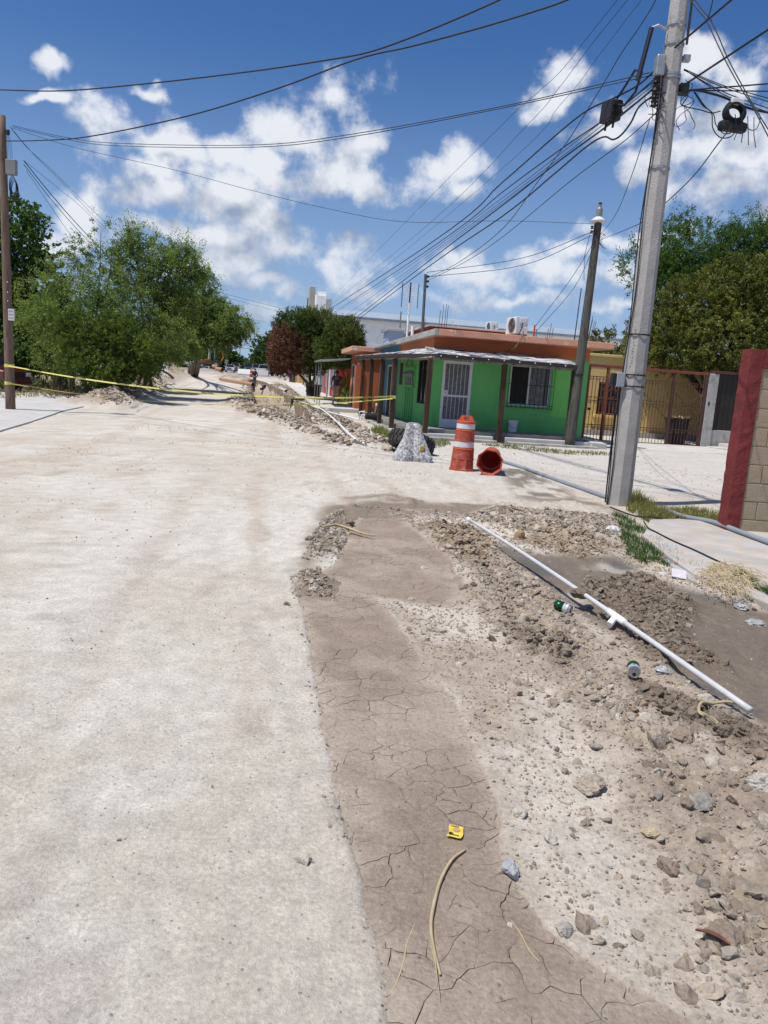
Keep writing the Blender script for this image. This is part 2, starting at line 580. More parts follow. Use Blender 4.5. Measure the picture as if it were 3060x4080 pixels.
def relief(X, Y):
    """height of the ground above the even fall of the street, and plan masks"""
    near = Y < 16
    wob = .022 * (fbm(X * 5, Y * 5, 4, 3) - .5) * 2 + .06 * (fbm(X * 1.1, Y * 1.1, 3, 5) - .5)
    z = .012 * (fbm(X * .8, Y * .5, 3, 21) - .5) + .006 * (fbm(X * 5, Y * 3.2, 3, 22) - .5)
    k = {}

    def mk(poly, soft, lim=near):
        o = np.zeros(X.shape)
        if lim.any():
            o[lim] = sstep(sdist(X[lim], Y[lim], poly) + wob[lim], -soft, soft)
        return o
    k['mud'] = mk(Z_MUD, .015)
    k['mudnear'] = mk(Z_MUD, .26)
    k['verge'] = mk(Z_VERGE, .12)
    k['rub'] = mk(Z_RUBBLE, .18)
    k['wet'] = mk(Z_WET, .10)
    k['dark'] = np.max([mk(q, .10) for q in Z_DARK], axis=0)
    k['orange'] = np.max([mk(q, .15) for q in Z_ORANGE], axis=0)
    k['smear'] = mk(Z_SMEAR, .15)
    k['heap'] = mk(Z_HEAP, .25)
    k['damp'] = mk(Z_DAMP, .2)
    clod = fbm(X * 9, Y * 9, 4, 31)
    lump = np.abs(fbm(X * 16, Y * 16, 3, 41) - .5) * 2
    z = z - .016 * k['mud'] * (1 - k['rub']) * (1 - k['dark'])
    z = z + k['verge'] * (.025 * (fbm(X * 3, Y * 3, 4, 8) - .45) + .016 * (fbm(X * 26, Y * 26, 2, 81) - .5))
    z = z + k['rub'] * (.10 * (clod - .38) + .03 * (1 - lump) * clod + .05 * (fbm(X * 1.6, Y * 1.6, 3, 9) - .4))
    z = z + k['dark'] * (.10 * (clod - .33) + .03 * (1 - lump)) * np.where(X < .3, .5, 1.0)
    z = z + k['orange'] * (.09 * (clod - .3))
    z = z + k['heap'] * (.10 + .12 * (clod - .4))
    z = z - .035 * k['wet'] * (1 - k['dark']) * (1 - k['rub'])
    z = z + k['wet'] * .02 * (fbm(X * 3.5, Y * 3.5, 4, 13) - .5)
    far = (Y > 15) & (Y < 200)
    k['bank'] = np.zeros(X.shape)
    wf = (fbm(X * .9, Y * .9, 4, 51) - .5)
    for poly, h, soft in Z_BANKS:
        b = np.zeros(X.shape)
        b[far] = sstep(sdist(X[far], Y[far], poly) + .8 * wf[far], -soft * .6, soft)
        k['bank'] = np.maximum(k['bank'], b)
        z = z + h * b * (.45 + 1.1 * fbm(X * 1.8, Y * 1.8, 4, 52))
    t = np.zeros(X.shape)
    t[far] = sstep(sdist(X[far], Y[far], Z_TRENCH) + .35 * wf[far], -.10, .16)
    k['trench'] = t
    z = z - 1.25 * t
    # wheel ruts and drag marks, along both streets
    s = X * Vv.x + Y * Vv.y
    q = X * Uv.x + Y * Uv.y
    z = z + .010 * (vn(s * 3.0, q * .12, 61) - .5) + .008 * (vn(s * .12, q * 4.0, 62) - .5) * sstep(Y, 9, 13)
    for (s0, q0, cv, wd) in ((-2.1, 8, .004, .11), (-.9, 6, .006, .11), (-3.6, 9, -.003, .12), (-.6, 12, .012, .10), (-1.45, 5, .003, .10)):
        dd = np.abs(s - s0 - cv * (q - q0) ** 2 - .10 * (vn(q * .5, q * 0 + s0, 76) - .5))
        brk = sstep(fbm(s * 1.5, q * .7, 3, 83), .36, .55)
        z = z + brk * (1 - k['verge']) * (-.011 * np.exp(-(dd / wd) ** 2) + .007 * np.exp(-((dd - 1.7 * wd) / (.5 * wd)) ** 2)) * (1 + .5 * (fbm(s * 14, q * 9, 2, 84) - .5))
    return z, k


def axis(lo, hi, f0_, f1_, fine, g, cap):
    a = list(np.arange(f0_, f1_ + 1e-6, fine))
    st, x = fine, f1_
    while x < hi:
        lim = cap if abs(x) < (60 if hi > 500 else 5) else 1e9
        st = min(st * g, lim)
        x += st
        a.append(x)
    st, x, b = fine, f0_, []
    while x > lo:
        lim = cap if abs(x) < 17 and lo < -100 else 1e9
        st = min(st * g, lim)
        x -= st
        b.append(x)
    return np.array(b[::-1] + a)


gx = axis(-420, 420, -1.0, 2.7, .016, 1.09, .2)
gy = axis(-60, 900, 1.35, 4.0, .014, 1.028, .26)
GX, GY = np.meshgrid(gx, gy)
gx_, gy_ = GX.ravel(), GY.ravel()
gzv, K = relief(gx_, gy_)


def mixc_(a, b, t):
    return a * (1 - t[:, None]) + np.asarray(b) * t[:, None]


def ground_colour(x, y, K):
    s = x * Vv.x + y * Vv.y
    q = x * Uv.x + y * Uv.y
    n1 = fbm(x * .9, y * .6, 5, 71)
    n2 = fbm(x * 4, y * 2.5, 5, 72)
    n3 = fbm(x * 22, y * 18, 3, 73)
    n4 = vn(s * 2.4, q * .10, 74)
    c = np.tile(np.array([.512, .466, .402]), (len(x), 1))
    c = mixc_(c, [.575, .54, .482], sstep(n1 + .6 * (n2 - .5), .40, .66))
    c = mixc_(c, [.44, .365, .295], .6 * sstep(n4 + .6 * (n2 - .5), .62, .85))
    c = mixc_(c, [.40, .345, .30], .55 * sstep(n2, .58, .75))
    for (s0, q0, cv, wd, am) in ((-2.1, 8, .004, .12, .5), (-.9, 6, .006, .12, .5), (-3.6, 9, -.003, .13, .5), (-2.2, 30, .002, .14, .45), (-.6, 12, .012, .10, .45), (-4.9, 12, .004, .13, .45)):
        dd = np.abs(s - s0 - cv * (q - q0) ** 2 - .10 * (vn(q * .5, q * 0 + s0, 76) - .5))
        c = mixc_(c, [.405, .338, .275] if am > .46 else [.55, .505, .455], am * np.exp(-(dd / wd) ** 2) * sstep(fbm(s * 2.5, q * .8, 4, 77), .38, .6))
    for (q0, cv) in ((16.5, .012), (18.2, -.01), (14.8, .006), (20.4, .004), (13.6, .02)):
        dd = np.abs(q - q0 - cv * (s - 2) ** 2)
        c = mixc_(c, [.40, .335, .275], .5 * np.exp(-(dd / .10) ** 2) * sstep(fbm(s * .7, q * 2.5, 4, 80), .42, .62))
    xs = sstep(y, 12.5, 14) * sstep(x + 2, 0, 4)
    c = mixc_(c, [.50, .475, .44], .7 * xs * (1 - sstep(y, 60, 90)))
    c = mixc_(c, [.385, .325, .26], K['verge'])
    c = mixc_(c, [.54, .485, .42], K['verge'] * (1 - K['rub']) * sstep(fbm(x * 1.5, y * 1.2, 4, 75), .4, .6))
    c = mixc_(c, [.31, .255, .198], K['rub'] * sstep(n2, .35, .65))
    c = mixc_(c, [.295, .235, .185], K['mud'])
    c = mixc_(c, [.33, .27, .21], (1 - K['mud']) * .65 * K['mudnear'] * sstep(n2, .40, .62))
    c = mixc_(c, [.185, .152, .122], K['wet'] * (1 - .6 * K['rub']))
    c = mixc_(c, [.43, .40, .35], K['wet'] * (1 - K['rub']) * .8 * sstep(fbm(x * 1.7, y * 1.7, 3, 77), .62, .72))
    c = mixc_(c, [.125, .118, .112], K['wet'] * (1 - K['rub']) * .9 * sstep(fbm(x * 2.1, y * 2.1, 4, 78), .58, .7))
    c = mixc_(c, [.165, .125, .092], K['dark'] * sstep(n2 + .3 * n3, .3, .7) * np.where(x < .3, .45, 1.0))
    c = mixc_(c, [.235, .19, .15], K['smear'] * sstep(fbm(s * .9, q * 3.5, 4, 82), .40, .56))
    c = mixc_(c, [.24, .165, .095], K['orange'] * sstep(n2, .3, .55))
    c = mixc_(c, [.48, .43, .37], K['heap'] * .9)
    c = mixc_(c, [.20, .175, .145], K['damp'] * sstep(n2, .35, .5))
    c = mixc_(c, [.36, .29, .225], K['bank'] * .9)
    c = mixc_(c, [.22, .165, .12], K['bank'] * sstep(fbm(x * 1.3, y * 1.3, 4, 79), .48, .62))
    c = mixc_(c, [.33, .26, .20], K['trench'])
    # beyond the street: dry grass lots on the left, yards on the right
    left = sstep(-(s + 10.5), 0, 2.0) * sstep(y, 27, 32)
    c = mixc_(c, [.28, .24, .15], left)
    far = sstep(y, 95, 130)
    c = mixc_(c, [.30, .29, .28], far * (1 - left))
    c = c * (1 + .22 * (n3 - .5))[:, None]
    return c


gcol = ground_colour(gx_, gy_, K)
damp_ = 1 - K['wet'] * (1 - K['rub']) * (1 - K['dark']) * sstep(fbm(gx_ * 1.6, gy_ * 1.6, 3, 99), .35, .6)
gcol = np.concatenate([gcol, damp_[:, None]], 1)
gv = np.stack([gx_, gy_, gz(gy_) + gzv], 1)
nx, ny = len(gx), len(gy)
ii = np.arange((ny - 1) * (nx - 1))
r_, c_ = ii // (nx - 1), ii % (nx - 1)
gf = np.stack([r_ * nx + c_, r_ * nx + c_ + 1, (r_ + 1) * nx + c_ + 1, (r_ + 1) * nx + c_], 1)


def soil(name, bs=90.0, bump=.5, grain=True):
    mt = bpy.data.materials.new(name)
    mt.use_nodes = True
    t = mt.node_tree
    b = t.nodes['Principled BSDF']
    b.inputs['Roughness'].default_value = .95
    b.inputs['Specular IOR Level'].default_value = .12
    a = t.nodes.new('ShaderNodeAttribute')
    a.attribute_name = 'Col'
    c = t.nodes.new('ShaderNodeTexCoord').outputs['Object']
    t.links.new(ramp(t, a.outputs['Alpha'], 0, 1, .38, .95, False), b.inputs['Roughness'])
    hs = t.nodes.new('ShaderNodeHueSaturation')
    n1 = noise(t, c, 55, 6, .7)
    n2 = noise(t, c, 7, 5, .6)
    val = mth(t, 'MULTIPLY', ramp(t, n1, .28, .72, .72, 1.24, False), ramp(t, n2, .3, .7, .88, 1.10, False))
    # scattered dark grit
    vo = nd(t, 'ShaderNodeTexVoronoi', feature='F1')
    vo.inputs['Scale'].default_value = 38
    vo.inputs['Randomness'].default_value = 1
    t.links.new(c, vo.inputs['Vector'])
    pick = t.nodes.new('ShaderNodeSeparateColor')
    t.links.new(vo.outputs['Color'], pick.inputs[0])
    grit = mth(t, 'MULTIPLY', ramp(t, vo.outputs['Distance'], .10, .26, 1, 0), ramp(t, pick.outputs[0], .80, .84))
    val = mth(t, 'MULTIPLY', val, mth(t, 'SUBTRACT', 1.0, mth(t, 'MULTIPLY', grit, .30)))
    t.links.new(val, hs.inputs['Value'])
    t.links.new(a.outputs['Color'], hs.inputs['Color'])
    t.links.new(hs.outputs[0], b.inputs['Base Color'])
    bp = t.nodes.new('ShaderNodeBump')
    bp.inputs['Strength'].default_value = bump
    bp.inputs['Distance'].default_value = .012
    h = mth(t, 'ADD', noise(t, c, bs, 6, .72), mth(t, 'MULTIPLY', noise(t, c, bs * .22, 5, .6), 1.2))
    t.links.new(mth(t, 'ADD', h, mth(t, 'MULTIPLY', grit, .5)), bp.inputs['Height'])
    t.links.new(bp.outputs[0], b.inputs['Normal'])
    return mt


M_SOIL = soil('caliche_and_soil', 90, .8)
ground = np_mesh('ground', gv, gf, M_SOIL, colors=gcol, smooth=True)
ground['kind'] = 'structure'
tag(ground, 'pale crushed limestone street with brown mud and dirt verge', 'ground')
ground['kind'] = 'structure'


def gh(x, y):
    """ground height at plan points"""
    x, y = np.atleast_1d(np.asarray(x, float)), np.atleast_1d(np.asarray(y, float))
    z, _ = relief(x, y)
    return gz(y) + z


def on(px, py, dz=0.0):
    p = G(px, py)
    return Vector((p.x, p.y, float(gh(p.x, p.y)[0]) + dz))


# ---------------------------------------------------- mud plates parted by drying cracks
def voronoi_plates():
    cell = .09
    x0, x1, y0, y1 = -.75, 1.9, 1.35, 8.6
    seeds = {}
    for i in range(int((x1 - x0) / cell) + 3):
        for j in range(int((y1 - y0) / (cell * 1.15)) + 3):
            cs = 1.0
            seeds[i, j] = (x0 + (i + random.uniform(-.46, .46)) * cell, y0 + (j + random.uniform(-.46, .46)) * cell * 1.15)
    pts = np.array(list(seeds.values()))
    keep = sdist(pts[:, 0], pts[:, 1], Z_MUD) > -.16
    # merge some neighbours by dropping seeds: plates of uneven size
    drop = rng.random(len(pts)) < .34
    pts = pts[keep & ~drop]
    V, Fc, C = [], [], []
    allp = np.array([p for p, d in zip(seeds.values(), drop) if not d])
    for p in pts:
        dd = np.hypot(*(allp - p).T)
        nb = allp[(dd > 1e-6) & (dd < cell * 3.6)]
        nb = nb[np.argsort(np.hypot(*(nb - p).T))][:16]
        poly = [(p[0] - .4, p[1] - .4), (p[0] + .4, p[1] - .4), (p[0] + .4, p[1] + .4), (p[0] - .4, p[1] + .4)]
        for qn in nb:
            mx, my = (p + qn) / 2
            ax, ay = qn - p
            out = []
            n = len(poly)
            for i in range(n):
                a, b = poly[i], poly[(i + 1) % n]
                da = (a[0] - mx) * ax + (a[1] - my) * ay
                db = (b[0] - mx) * ax + (b[1] - my) * ay
                if da <= 0:
                    out.append(a)
                if (da < 0) != (db < 0):
                    t = da / (da - db)
                    out.append((a[0] + t * (b[0] - a[0]), a[1] + t * (b[1] - a[1])))
            poly = out
            if len(poly) < 3:
                break
        if len(poly) < 3:
            continue
        ring = []
        n = len(poly)
        if max(math.hypot(a[0] - p[0], a[1] - p[1]) for a in poly) > .32:
            continue
        for i in range(n):
            a, b = poly[i], poly[(i + 1) % n]
            ln = math.hypot(b[0] - a[0], b[1] - a[1])
            k = max(1, int(ln / .022))
            for s in range(k):
                ring.append((a[0] + (b[0] - a[0]) * s / k, a[1] + (b[1] - a[1]) * s / k))
        ring = np.array(ring)
        if len(ring) < 4:
            continue
        wx = .036 * (fbm(ring[:, 0] * 16, ring[:, 1] * 16, 3, 91) - .5) * 2
        wy = .036 * (fbm(ring[:, 0] * 16, ring[:, 1] * 16, 3, 92) - .5) * 2
        gap = .0013 * np.clip((fbm(ring[:, 0] * 6, ring[:, 1] * 6, 3, 93) - .425) * 8, 0.0, 1.8)
        c = ring.mean(0)
        to = c - ring
        to = to / (np.linalg.norm(to, axis=1)[:, None] + 1e-9)
        ring = ring + np.stack([wx, wy], 1) + to * gap[:, None]
        c = ring.mean(0)
        inner = ring + (c - ring) * .25
        n = len(ring)
        o = len(V)
        zb = -.002 + .005 * (fbm(np.array([c[0] * 2.0]), np.array([c[1] * 2.0]), 2, 94)[0] - .5)
        bury = -.035 * (sdist(ring[:, 0], ring[:, 1], Z_MUD) < -.05)
        zr = zb - .0015
        zi = zb + .004 * (fbm(inner[:, 0] * 9, inner[:, 1] * 9, 3, 95) - .5)
        for q in ring:
            V.append((q[0], q[1], -.05))
        for q, z in zip(ring, bury):
            V.append((q[0], q[1], zr + z))
        for q, z in zip(inner, zi + bury):
            V.append((q[0], q[1], z))
        V.append((c[0], c[1], zb + .0015 + bury.mean()))
        for i in range(n):
            j = (i + 1) % n
            Fc.append((o + i, o + j, o + n + j, o + n + i))
            Fc.append((o + n + i, o + n + j, o + 2 * n + j, o + 2 * n + i))
            Fc.append((o + 2 * n + i, o + 2 * n + j, o + 3 * n))
        t = .92 + .16 * random.random()
        C += [t] * (3 * n + 1)
    V = np.array(V)
    n2 = fbm(V[:, 0] * 3, V[:, 1] * 3, 4, 96)
    n3 = fbm(V[:, 0] * 1.2, V[:, 1] * 1.2, 3, 97)
    col = np.tile(np.array([.295, .235, .185]), (len(V), 1)) * (np.array(C) ** .5)[:, None]
    col = mixc_(col, [.37, .315, .258], sstep(n2, .45, .7) * .75)
    col = mixc_(col, [.43, .365, .295], sstep(-sdist(V[:, 0], V[:, 1], Z_MUD) + .12 * (n2 - .5), -.10, .03) * .75)
    col = mixc_(col, [.40, .34, .28], sstep(n3 + .3 * (n2 - .5), .62, .75) * .5)
    me = bpy.data.meshes.new('cracked_mud')
    me.from_pydata(V.tolist(), [], Fc)
    me.materials.append(M_SOIL)
    ca = me.attributes.new('Col', 'FLOAT_COLOR', 'POINT')
    c4 = np.ones((len(V), 4), np.float32)
    c4[:, :3] = col
    ca.data.foreach_set('color', c4.ravel())
    o = bpy.data.objects.new('cracked_mud', me)
    link(o)
    tag(o, 'brown dried mud split into plates by cracks along the verge', 'mud', kind='stuff')
    return o


voronoi_plates()


# ---------------------------------------------------- stones and clods
def ico(sub):
    bm = bmesh.new()
    bmesh.ops.create_icosphere(bm, subdivisions=sub, radius=1.0)
    v = np.array([x.co[:] for x in bm.verts])
    f = np.array([[q.index for q in fc.verts] for fc in bm.faces])
    bm.free()
    return v, f


I0, I1, I2, I3 = ico(1), ico(2), ico(3), ico(4)


def rock_shape(base, seed, rough=.35, flat=.75):
    r = np.random.default_rng(seed)
    v, f = base
    v = v.copy()
    d = np.ones(len(v))
    for _ in range(5):
        a = r.normal(size=3)
        a /= np.linalg.norm(a)
        off = r.uniform(.45, .85)
        h = v @ a - off
        v = v - np.outer(np.maximum(h, 0) * .85, a)      # planar facets
    d = 1 + rough * (r.random(len(v)) - .5)
    v = v * d[:, None]
    v = v * np.array([1, r.uniform(.65, .95), flat * r.uniform(.7, 1)])
    return v, f


def scatter(name, xs, ys, sizes, cols, base, seed, label, cat='stones', rough=.35, sink=.35, nvar=14, mat=None, kind='stuff', zs=None):
    var = [rock_shape(base, seed + i, rough) for i in range(nvar)]
    n = len(xs)
    nvt, nft = len(base[0]), base[1]
    zs = gh(xs, ys) if zs is None else zs
    V = np.zeros((n, nvt, 3), np.float32)
    pick = rng.integers(0, nvar, n)
    ang = rng.random(n) * 6.28
    tilt = rng.normal(size=(n, 2)) * .35
    for k in range(nvar):
        i = np.nonzero(pick == k)[0]
        if not len(i):
            continue
        v = var[k][0][None] * sizes[i][:, None, None]
        tx, ty = tilt[i, 0][:, None], tilt[i, 1][:, None]
        z = v[..., 2] + v[..., 0] * tx + v[..., 1] * ty
        ca, sa = np.cos(ang[i])[:, None], np.sin(ang[i])[:, None]
        V[i, :, 0] = v[..., 0] * ca - v[..., 1] * sa + xs[i][:, None]
        V[i, :, 1] = v[..., 0] * sa + v[..., 1] * ca + ys[i][:, None]
        V[i, :, 2] = z + (zs[i] + sizes[i] * (.55 - sink))[:, None]
    Fc = (nft[None] + (np.arange(n) * nvt)[:, None, None]).reshape(-1, 3)
    C = np.repeat(cols, nvt, 0)
    o = np_mesh(name, V.reshape(-1, 3), Fc, mat or M_ROCK, colors=C, smooth=False)
    tag(o, label, cat, kind=kind)
    return o


M_ROCK = soil('loose_stone', 120, .6)

PALE, TAN, GREY, BROWN, DARKB, ORNG = np.array([.50, .46, .40]), np.array([.40, .34, .27]), np.array([.31, .29, .26]), np.array([.27, .215, .165]), np.array([.165, .13, .10]), np.array([.30, .21, .12])


def stone_cols(n, w):
    pal = np.array([PALE, TAN, GREY, BROWN, DARKB, ORNG])
    i = rng.choice(6, n, p=np.array(w) / sum(w))
    return pal[i] * rng.uniform(.8, 1.15, n)[:, None]


def zone_pts(n, x0, x1, y0, y1, wfun, ypow=1.0):
    xs, ys = [], []
    got = 0
    for _ in range(60):
        m_ = 6000
        x = rng.uniform(x0, x1, m_)
        y = y0 + (y1 - y0) * rng.random(m_) ** ypow
        w = wfun(x, y)
        k = rng.random(m_) < w
        xs.append(x[k])
        ys.append(y[k])
        got += k.sum()
        if got > n:
            break
    return np.concatenate(xs)[:n], np.concatenate(ys)[:n]


def w_rub(x, y):
    r = sstep(sdist(x, y, Z_RUBBLE), -.15, .25)
    v = sstep(sdist(x, y, Z_VERGE), -.05, .15)
    d = np.max([sstep(sdist(x, y, q), -.1, .1) for q in Z_DARK + Z_ORANGE + [Z_HEAP]], axis=0)
    clump = sstep(fbm(x * 2.2, y * 2.2, 3, 33), .35, .65)
    wet = sstep(sdist(x, y, Z_WET), -.05, .1)
    mud = sstep(sdist(x, y, Z_MUD), -.02, .05)
    return np.clip((.9 * r * (.12 + .88 * clump ** 1.5) + .18 * v + .9 * d) * (1 - .97 * wet * (1 - d)) * (1 - .9 * mud * (1 - d)), 0, 1)


def dark_at(x, y):
    return np.max([sstep(sdist(x, y, q), -.12, .05) for q in Z_DARK], axis=0)


def coloured(x, y, w):
    c = stone_cols(len(x), w)
    d = dark_at(x, y)
    o_ = np.max([sstep(sdist(x, y, q), -.1, .1) for q in Z_ORANGE], axis=0)
    c = mixc_(c, DARKB * 1.05, d * .75 * np.where(x < .3, .3, 1.0))
    c = mixc_(c, ORNG, o_ * .6)
    c = mixc_(c, [.36, .30, .24], np.full(len(x), .5) * (1 - d))
    return c * rng.uniform(.85, 1.12, len(x))[:, None]


bx_ = (-.7, 4.6, 1.4, 9.6)


def w_fine(x, y):
    v = sstep(sdist(x, y, Z_VERGE), -.03, .10) * (1 - sstep(sdist(x, y, Z_WET), -.05, .1))
    edge = np.exp(-(sdist(x, y, Z_MUD) / .05) ** 2)
    return np.clip(w_rub(x, y) + .35 * edge * sstep(fbm(x * 4, y * 4, 2, 39), .4, .6) + .32 * v * (.3 + .7 * sstep(fbm(x * 3, y * 3, 3, 38), .35, .6)), 0, 1)


x, y = zone_pts(30000, *bx_, w_fine, 1.3)
scatter('fine_gravel', x, y, .003 + .008 * rng.random(len(x)) ** 2.5 + .0015 * np.maximum(y - 2, 0) * rng.random(len(x)), coloured(x, y, [3, 4.5, 1.0, 4, .6, .3]), I0, 100, 'fine pale gravel strewn over the dirt verge', 'gravel')
x, y = zone_pts(11000, *bx_, lambda x, y: w_rub(x, y) ** 1.5, 1.15)
scatter('clods', x, y, .008 + .030 * rng.random(len(x)) ** 3.2, coloured(x, y, [2.2, 4, 1.0, 5, .9, .4]), I1, 200, 'crumbly dirt clods and small stones heaped along the verge', 'clods', rough=.5, sink=.5)
# grit on the street itself
x, y = zone_pts(6500, -7, 8, 1.5, 22, lambda x, y: np.where(sdist(x, y, Z_MUD) > 0, .12, .5) * sstep(fbm(x * .9, y * .9, 3, 35), .35, .6), 1.6)
gc_ = stone_cols(len(x), [3, 2, 4, 2, 1.2, .2]) * .55 + np.array([.46, .405, .35]) * .4
scatter('street_grit', x, y, .0025 + .0055 * rng.random(len(x)) ** 2.5 + .0010 * y * rng.random(len(x)) ** 2, gc_, I0, 300, 'small grit and pebbles lying on the pale street', 'grit', rough=.3)


# rubble along the open trench and its banks
def w_bank(x, y):
    b = np.max([sstep(sdist(x, y, q), -.3, .4) for q, _, _ in Z_BANKS], axis=0)
    t = sdist(x, y, Z_TRENCH)
    return np.clip(b * (.3 + .7 * sstep(fbm(x * .8, y * .8, 3, 37), .35, .6)) * (1 - sstep(t, -.1, .1)) + .5 * np.exp(-(t / .5) ** 2), 0, 1)


x, y = zone_pts(7600, -16, 2.2, 18, 75, w_bank, 1.5)
scatter('trench_rubble', x, y, .022 + .085 * rng.random(len(x)) ** 3, stone_cols(len(x), [2.5, 4, 1.0, 4, .9, .3]), I1, 400, 'broken limestone rubble piled beside the open trench', 'rubble', rough=.5)

# single stones one can pick out
BIG = [(2350, 3150, .070, 'round tan clod sitting alone on the pale gravel strip', TAN, 5), (2030, 3490, .050, 'speckled blue grey lump of broken asphalt at the mud edge', np.array([.42, .43, .45]), 6),
       (2590, 3345, .032, 'egg-shaped yellowish stone on the rubble verge', PALE * np.array([1, .9, .7]), 7), (2070, 2145, .085, 'large orange-brown block of earth behind the white pipe', ORNG * 1.25, 8),
       (2815, 2795, .045, 'pale yellow rock touching the lower end of the white pipe', PALE, 9), (2880, 2960, .055, 'dark brown clod below the dry straw loop', DARKB * 1.2, 10),
       (2070, 3260, .032, 'flat white-grey stone beside a dark one at mud edge', PALE * 1.1, 11), (2080, 3245, .022, 'small dark blue-grey stone behind the flat white one', GREY * .7, 12),
       (2245, 3730, .030, 'pale grey stone half sunk at the mud border', GREY * 1.3, 13), (2110, 3465, .022, 'oval cream pebble right of the asphalt lump', PALE, 14),
       (1205, 3440, .030, 'flat crumbly white flake on the bare street', PALE * 1.05, 15), (2030, 3695, .012, 'small round white pebble on the cracked mud', PALE * 1.15, 16),
       (2880, 3760, .062, 'biggest brown clod in the lower right rubble', BROWN, 17), (2610, 2985, .075, 'long tan ridge clod in the middle of the rubble', TAN * .95, 18),
       (3010, 3180, .06, 'pale rock at the right edge of the rubble verge', PALE * .95, 19), (2720, 2960, .06, 'grey-brown rock beside the long ridge clod', BROWN * 1.1, 20),
       (1690, 2265, .035, 'flat white stone lying on the upper mud basin', PALE * 1.1, 21), (1640, 2390, .035, 'pale stone at the near edge of the upper mud basin', PALE, 22),
       (1765, 2160, .035, 'yellowish stone beside the orange-brown clods', PALE * np.array([1, .92, .72]), 23), (1790, 2195, .032, 'small cream stone below the yellowish one', PALE, 24),
       (1145, 2410, .028, 'small dark clod on the street beside mud', BROWN, 25), (2190, 3360, .03, 'whitish pebble cluster stone on the gravel strip', PALE, 26),
       (2790, 3230, .055, 'grey rock among clods near the right edge', GREY, 27), (2660, 3480, .045, 'brown clod right of the egg-shaped stone', BROWN * 1.1, 28),
       (1230, 2160, .05, 'lumpy grey-brown clod left of the dry stalk', BROWN, 29), (1385, 2095, .075, 'dark upright clod at the top of mud basin', BROWN * .85, 30)]
for px, py, s, lab, c, sd in BIG:
    p = G(px, py)
    v, f = rock_shape(I3, 1000 + sd, .04, .8)
    nn_ = fbm(v[:, 0] * 2.2 + sd, v[:, 1] * 2.2 + v[:, 2] * 1.7, 4, sd, .65) - .5
    vv = v * s * (1 + .75 * nn_[:, None])
    o = np_mesh('stone', vv, f, M_ROCK, colors=np.tile(c * .95, (len(v), 1)), smooth=False)
    o.location = (p.x, p.y, float(gh(p.x, p.y)[0]) + s * .28)
    o.rotation_euler[2] = sd * 1.3
    tag(o, lab, 'stone', 'single stones on the verge and street')
x, y = zone_pts(90, .2, 3.4, 1.6, 7.5, lambda x, y: sstep(sdist(x, y, Z_RUBBLE), -.1, .2), 1.0)
shapes = []
for i in range(10):
    v, f = rock_shape(I1, 1500 + i, .3, .8)
    me_o = np_mesh('stone', v, f, M_ROCK, colors=np.tile((np.array([PALE, TAN, BROWN, TAN * .85, GREY])[i % 5] * .55 + np.array([.36, .30, .24]) * .4) * (.9 + .02 * i), (len(v), 1)))
    shapes.append(me_o.data)
    bpy.data.objects.remove(me_o)
zz = gh(x, y)
for i in range(len(x)):
    o = bpy.data.objects.new('stone', shapes[i % 10])
    link(o)
    s = random.uniform(.018, .042)
    o.location = (x[i], y[i], zz[i] + s * .02)
    o.scale = (s, s, s)
    o.rotation_euler = (random.uniform(-.4, .4), random.uniform(-.4, .4), random.uniform(0, 6.28))
    cn = ['pale', 'tan', 'brown', 'light brown', 'grey'][(i % 10) % 5]
    wh = 'near the lower right corner' if y[i] < 2.6 else ('left of the pipe end' if y[i] < 3.6 else ('beside the lower can' if y[i] < 4.6 else ('beside the upper can' if y[i] < 5.8 else 'below the pipe cap')))
    sz = 'small' if s < .03 else ('fist-sized' if s < .042 else 'larger')
    tag(o, '%s %s stone in the rubble strip %s' % (sz, cn, wh), 'stone', '%s stones in the rubble strip %s' % (cn, wh))

# cut earth faces of the trench
tw_ = MB()
n_ = len(Z_TRENCH)
cx0, cy0 = np.mean(Z_TRENCH, 0)
ring_ = []
for i in range(n_):
    a, b = np.array(Z_TRENCH[i]), np.array(Z_TRENCH[(i + 1) % n_])
    k_ = max(2, int(np.hypot(*(b - a)) / .45))
    ring_ += [a + (b - a) * j / k_ for j in range(k_)]
ring_ = np.array(ring_)
vs, fs = [], []
rows_ = 6
for j in range(rows_ + 1):
    for i, (x_, y_) in enumerate(ring_):
        jt = .16 * (fbm(np.array([i * .55]), np.array([j * .7 + 3.0]), 3, 305)[0] - .5) * 2
        dx_, dy_ = cx0 - x_, cy0 - y_
        nn_ = math.hypot(dx_, dy_)
        vs.append((x_ + dx_ / nn_ * (jt + .02 * j), y_ + dy_ / nn_ * jt, float(gz(y_)) + .06 - 1.35 * j / rows_ + .05 * (random.random() - .5)))
m2 = len(ring_)
for j in range(rows_):
    for i in range(m2):
        i2 = (i + 1) % m2
        fs.append((j * m2 + i, j * m2 + i2, (j + 1) * m2 + i2, (j + 1) * m2 + i))
tw_.add(vs, fs)
o = tw_.build('trench_wall', M('cut_brown_earth', (.25, .185, .13), .95, .35, 1.6, .8, 12, col2=(.40, .32, .25), split=(.48, .62)))
o['kind'] = 'structure'
# ================================================================== corner house
def paint(name, col, **kw):
    a = dict(rough=.8, var=.10, vs=1.6, bump=.12, bs=60)
    a.update(kw)
    return M(name, col, **a)


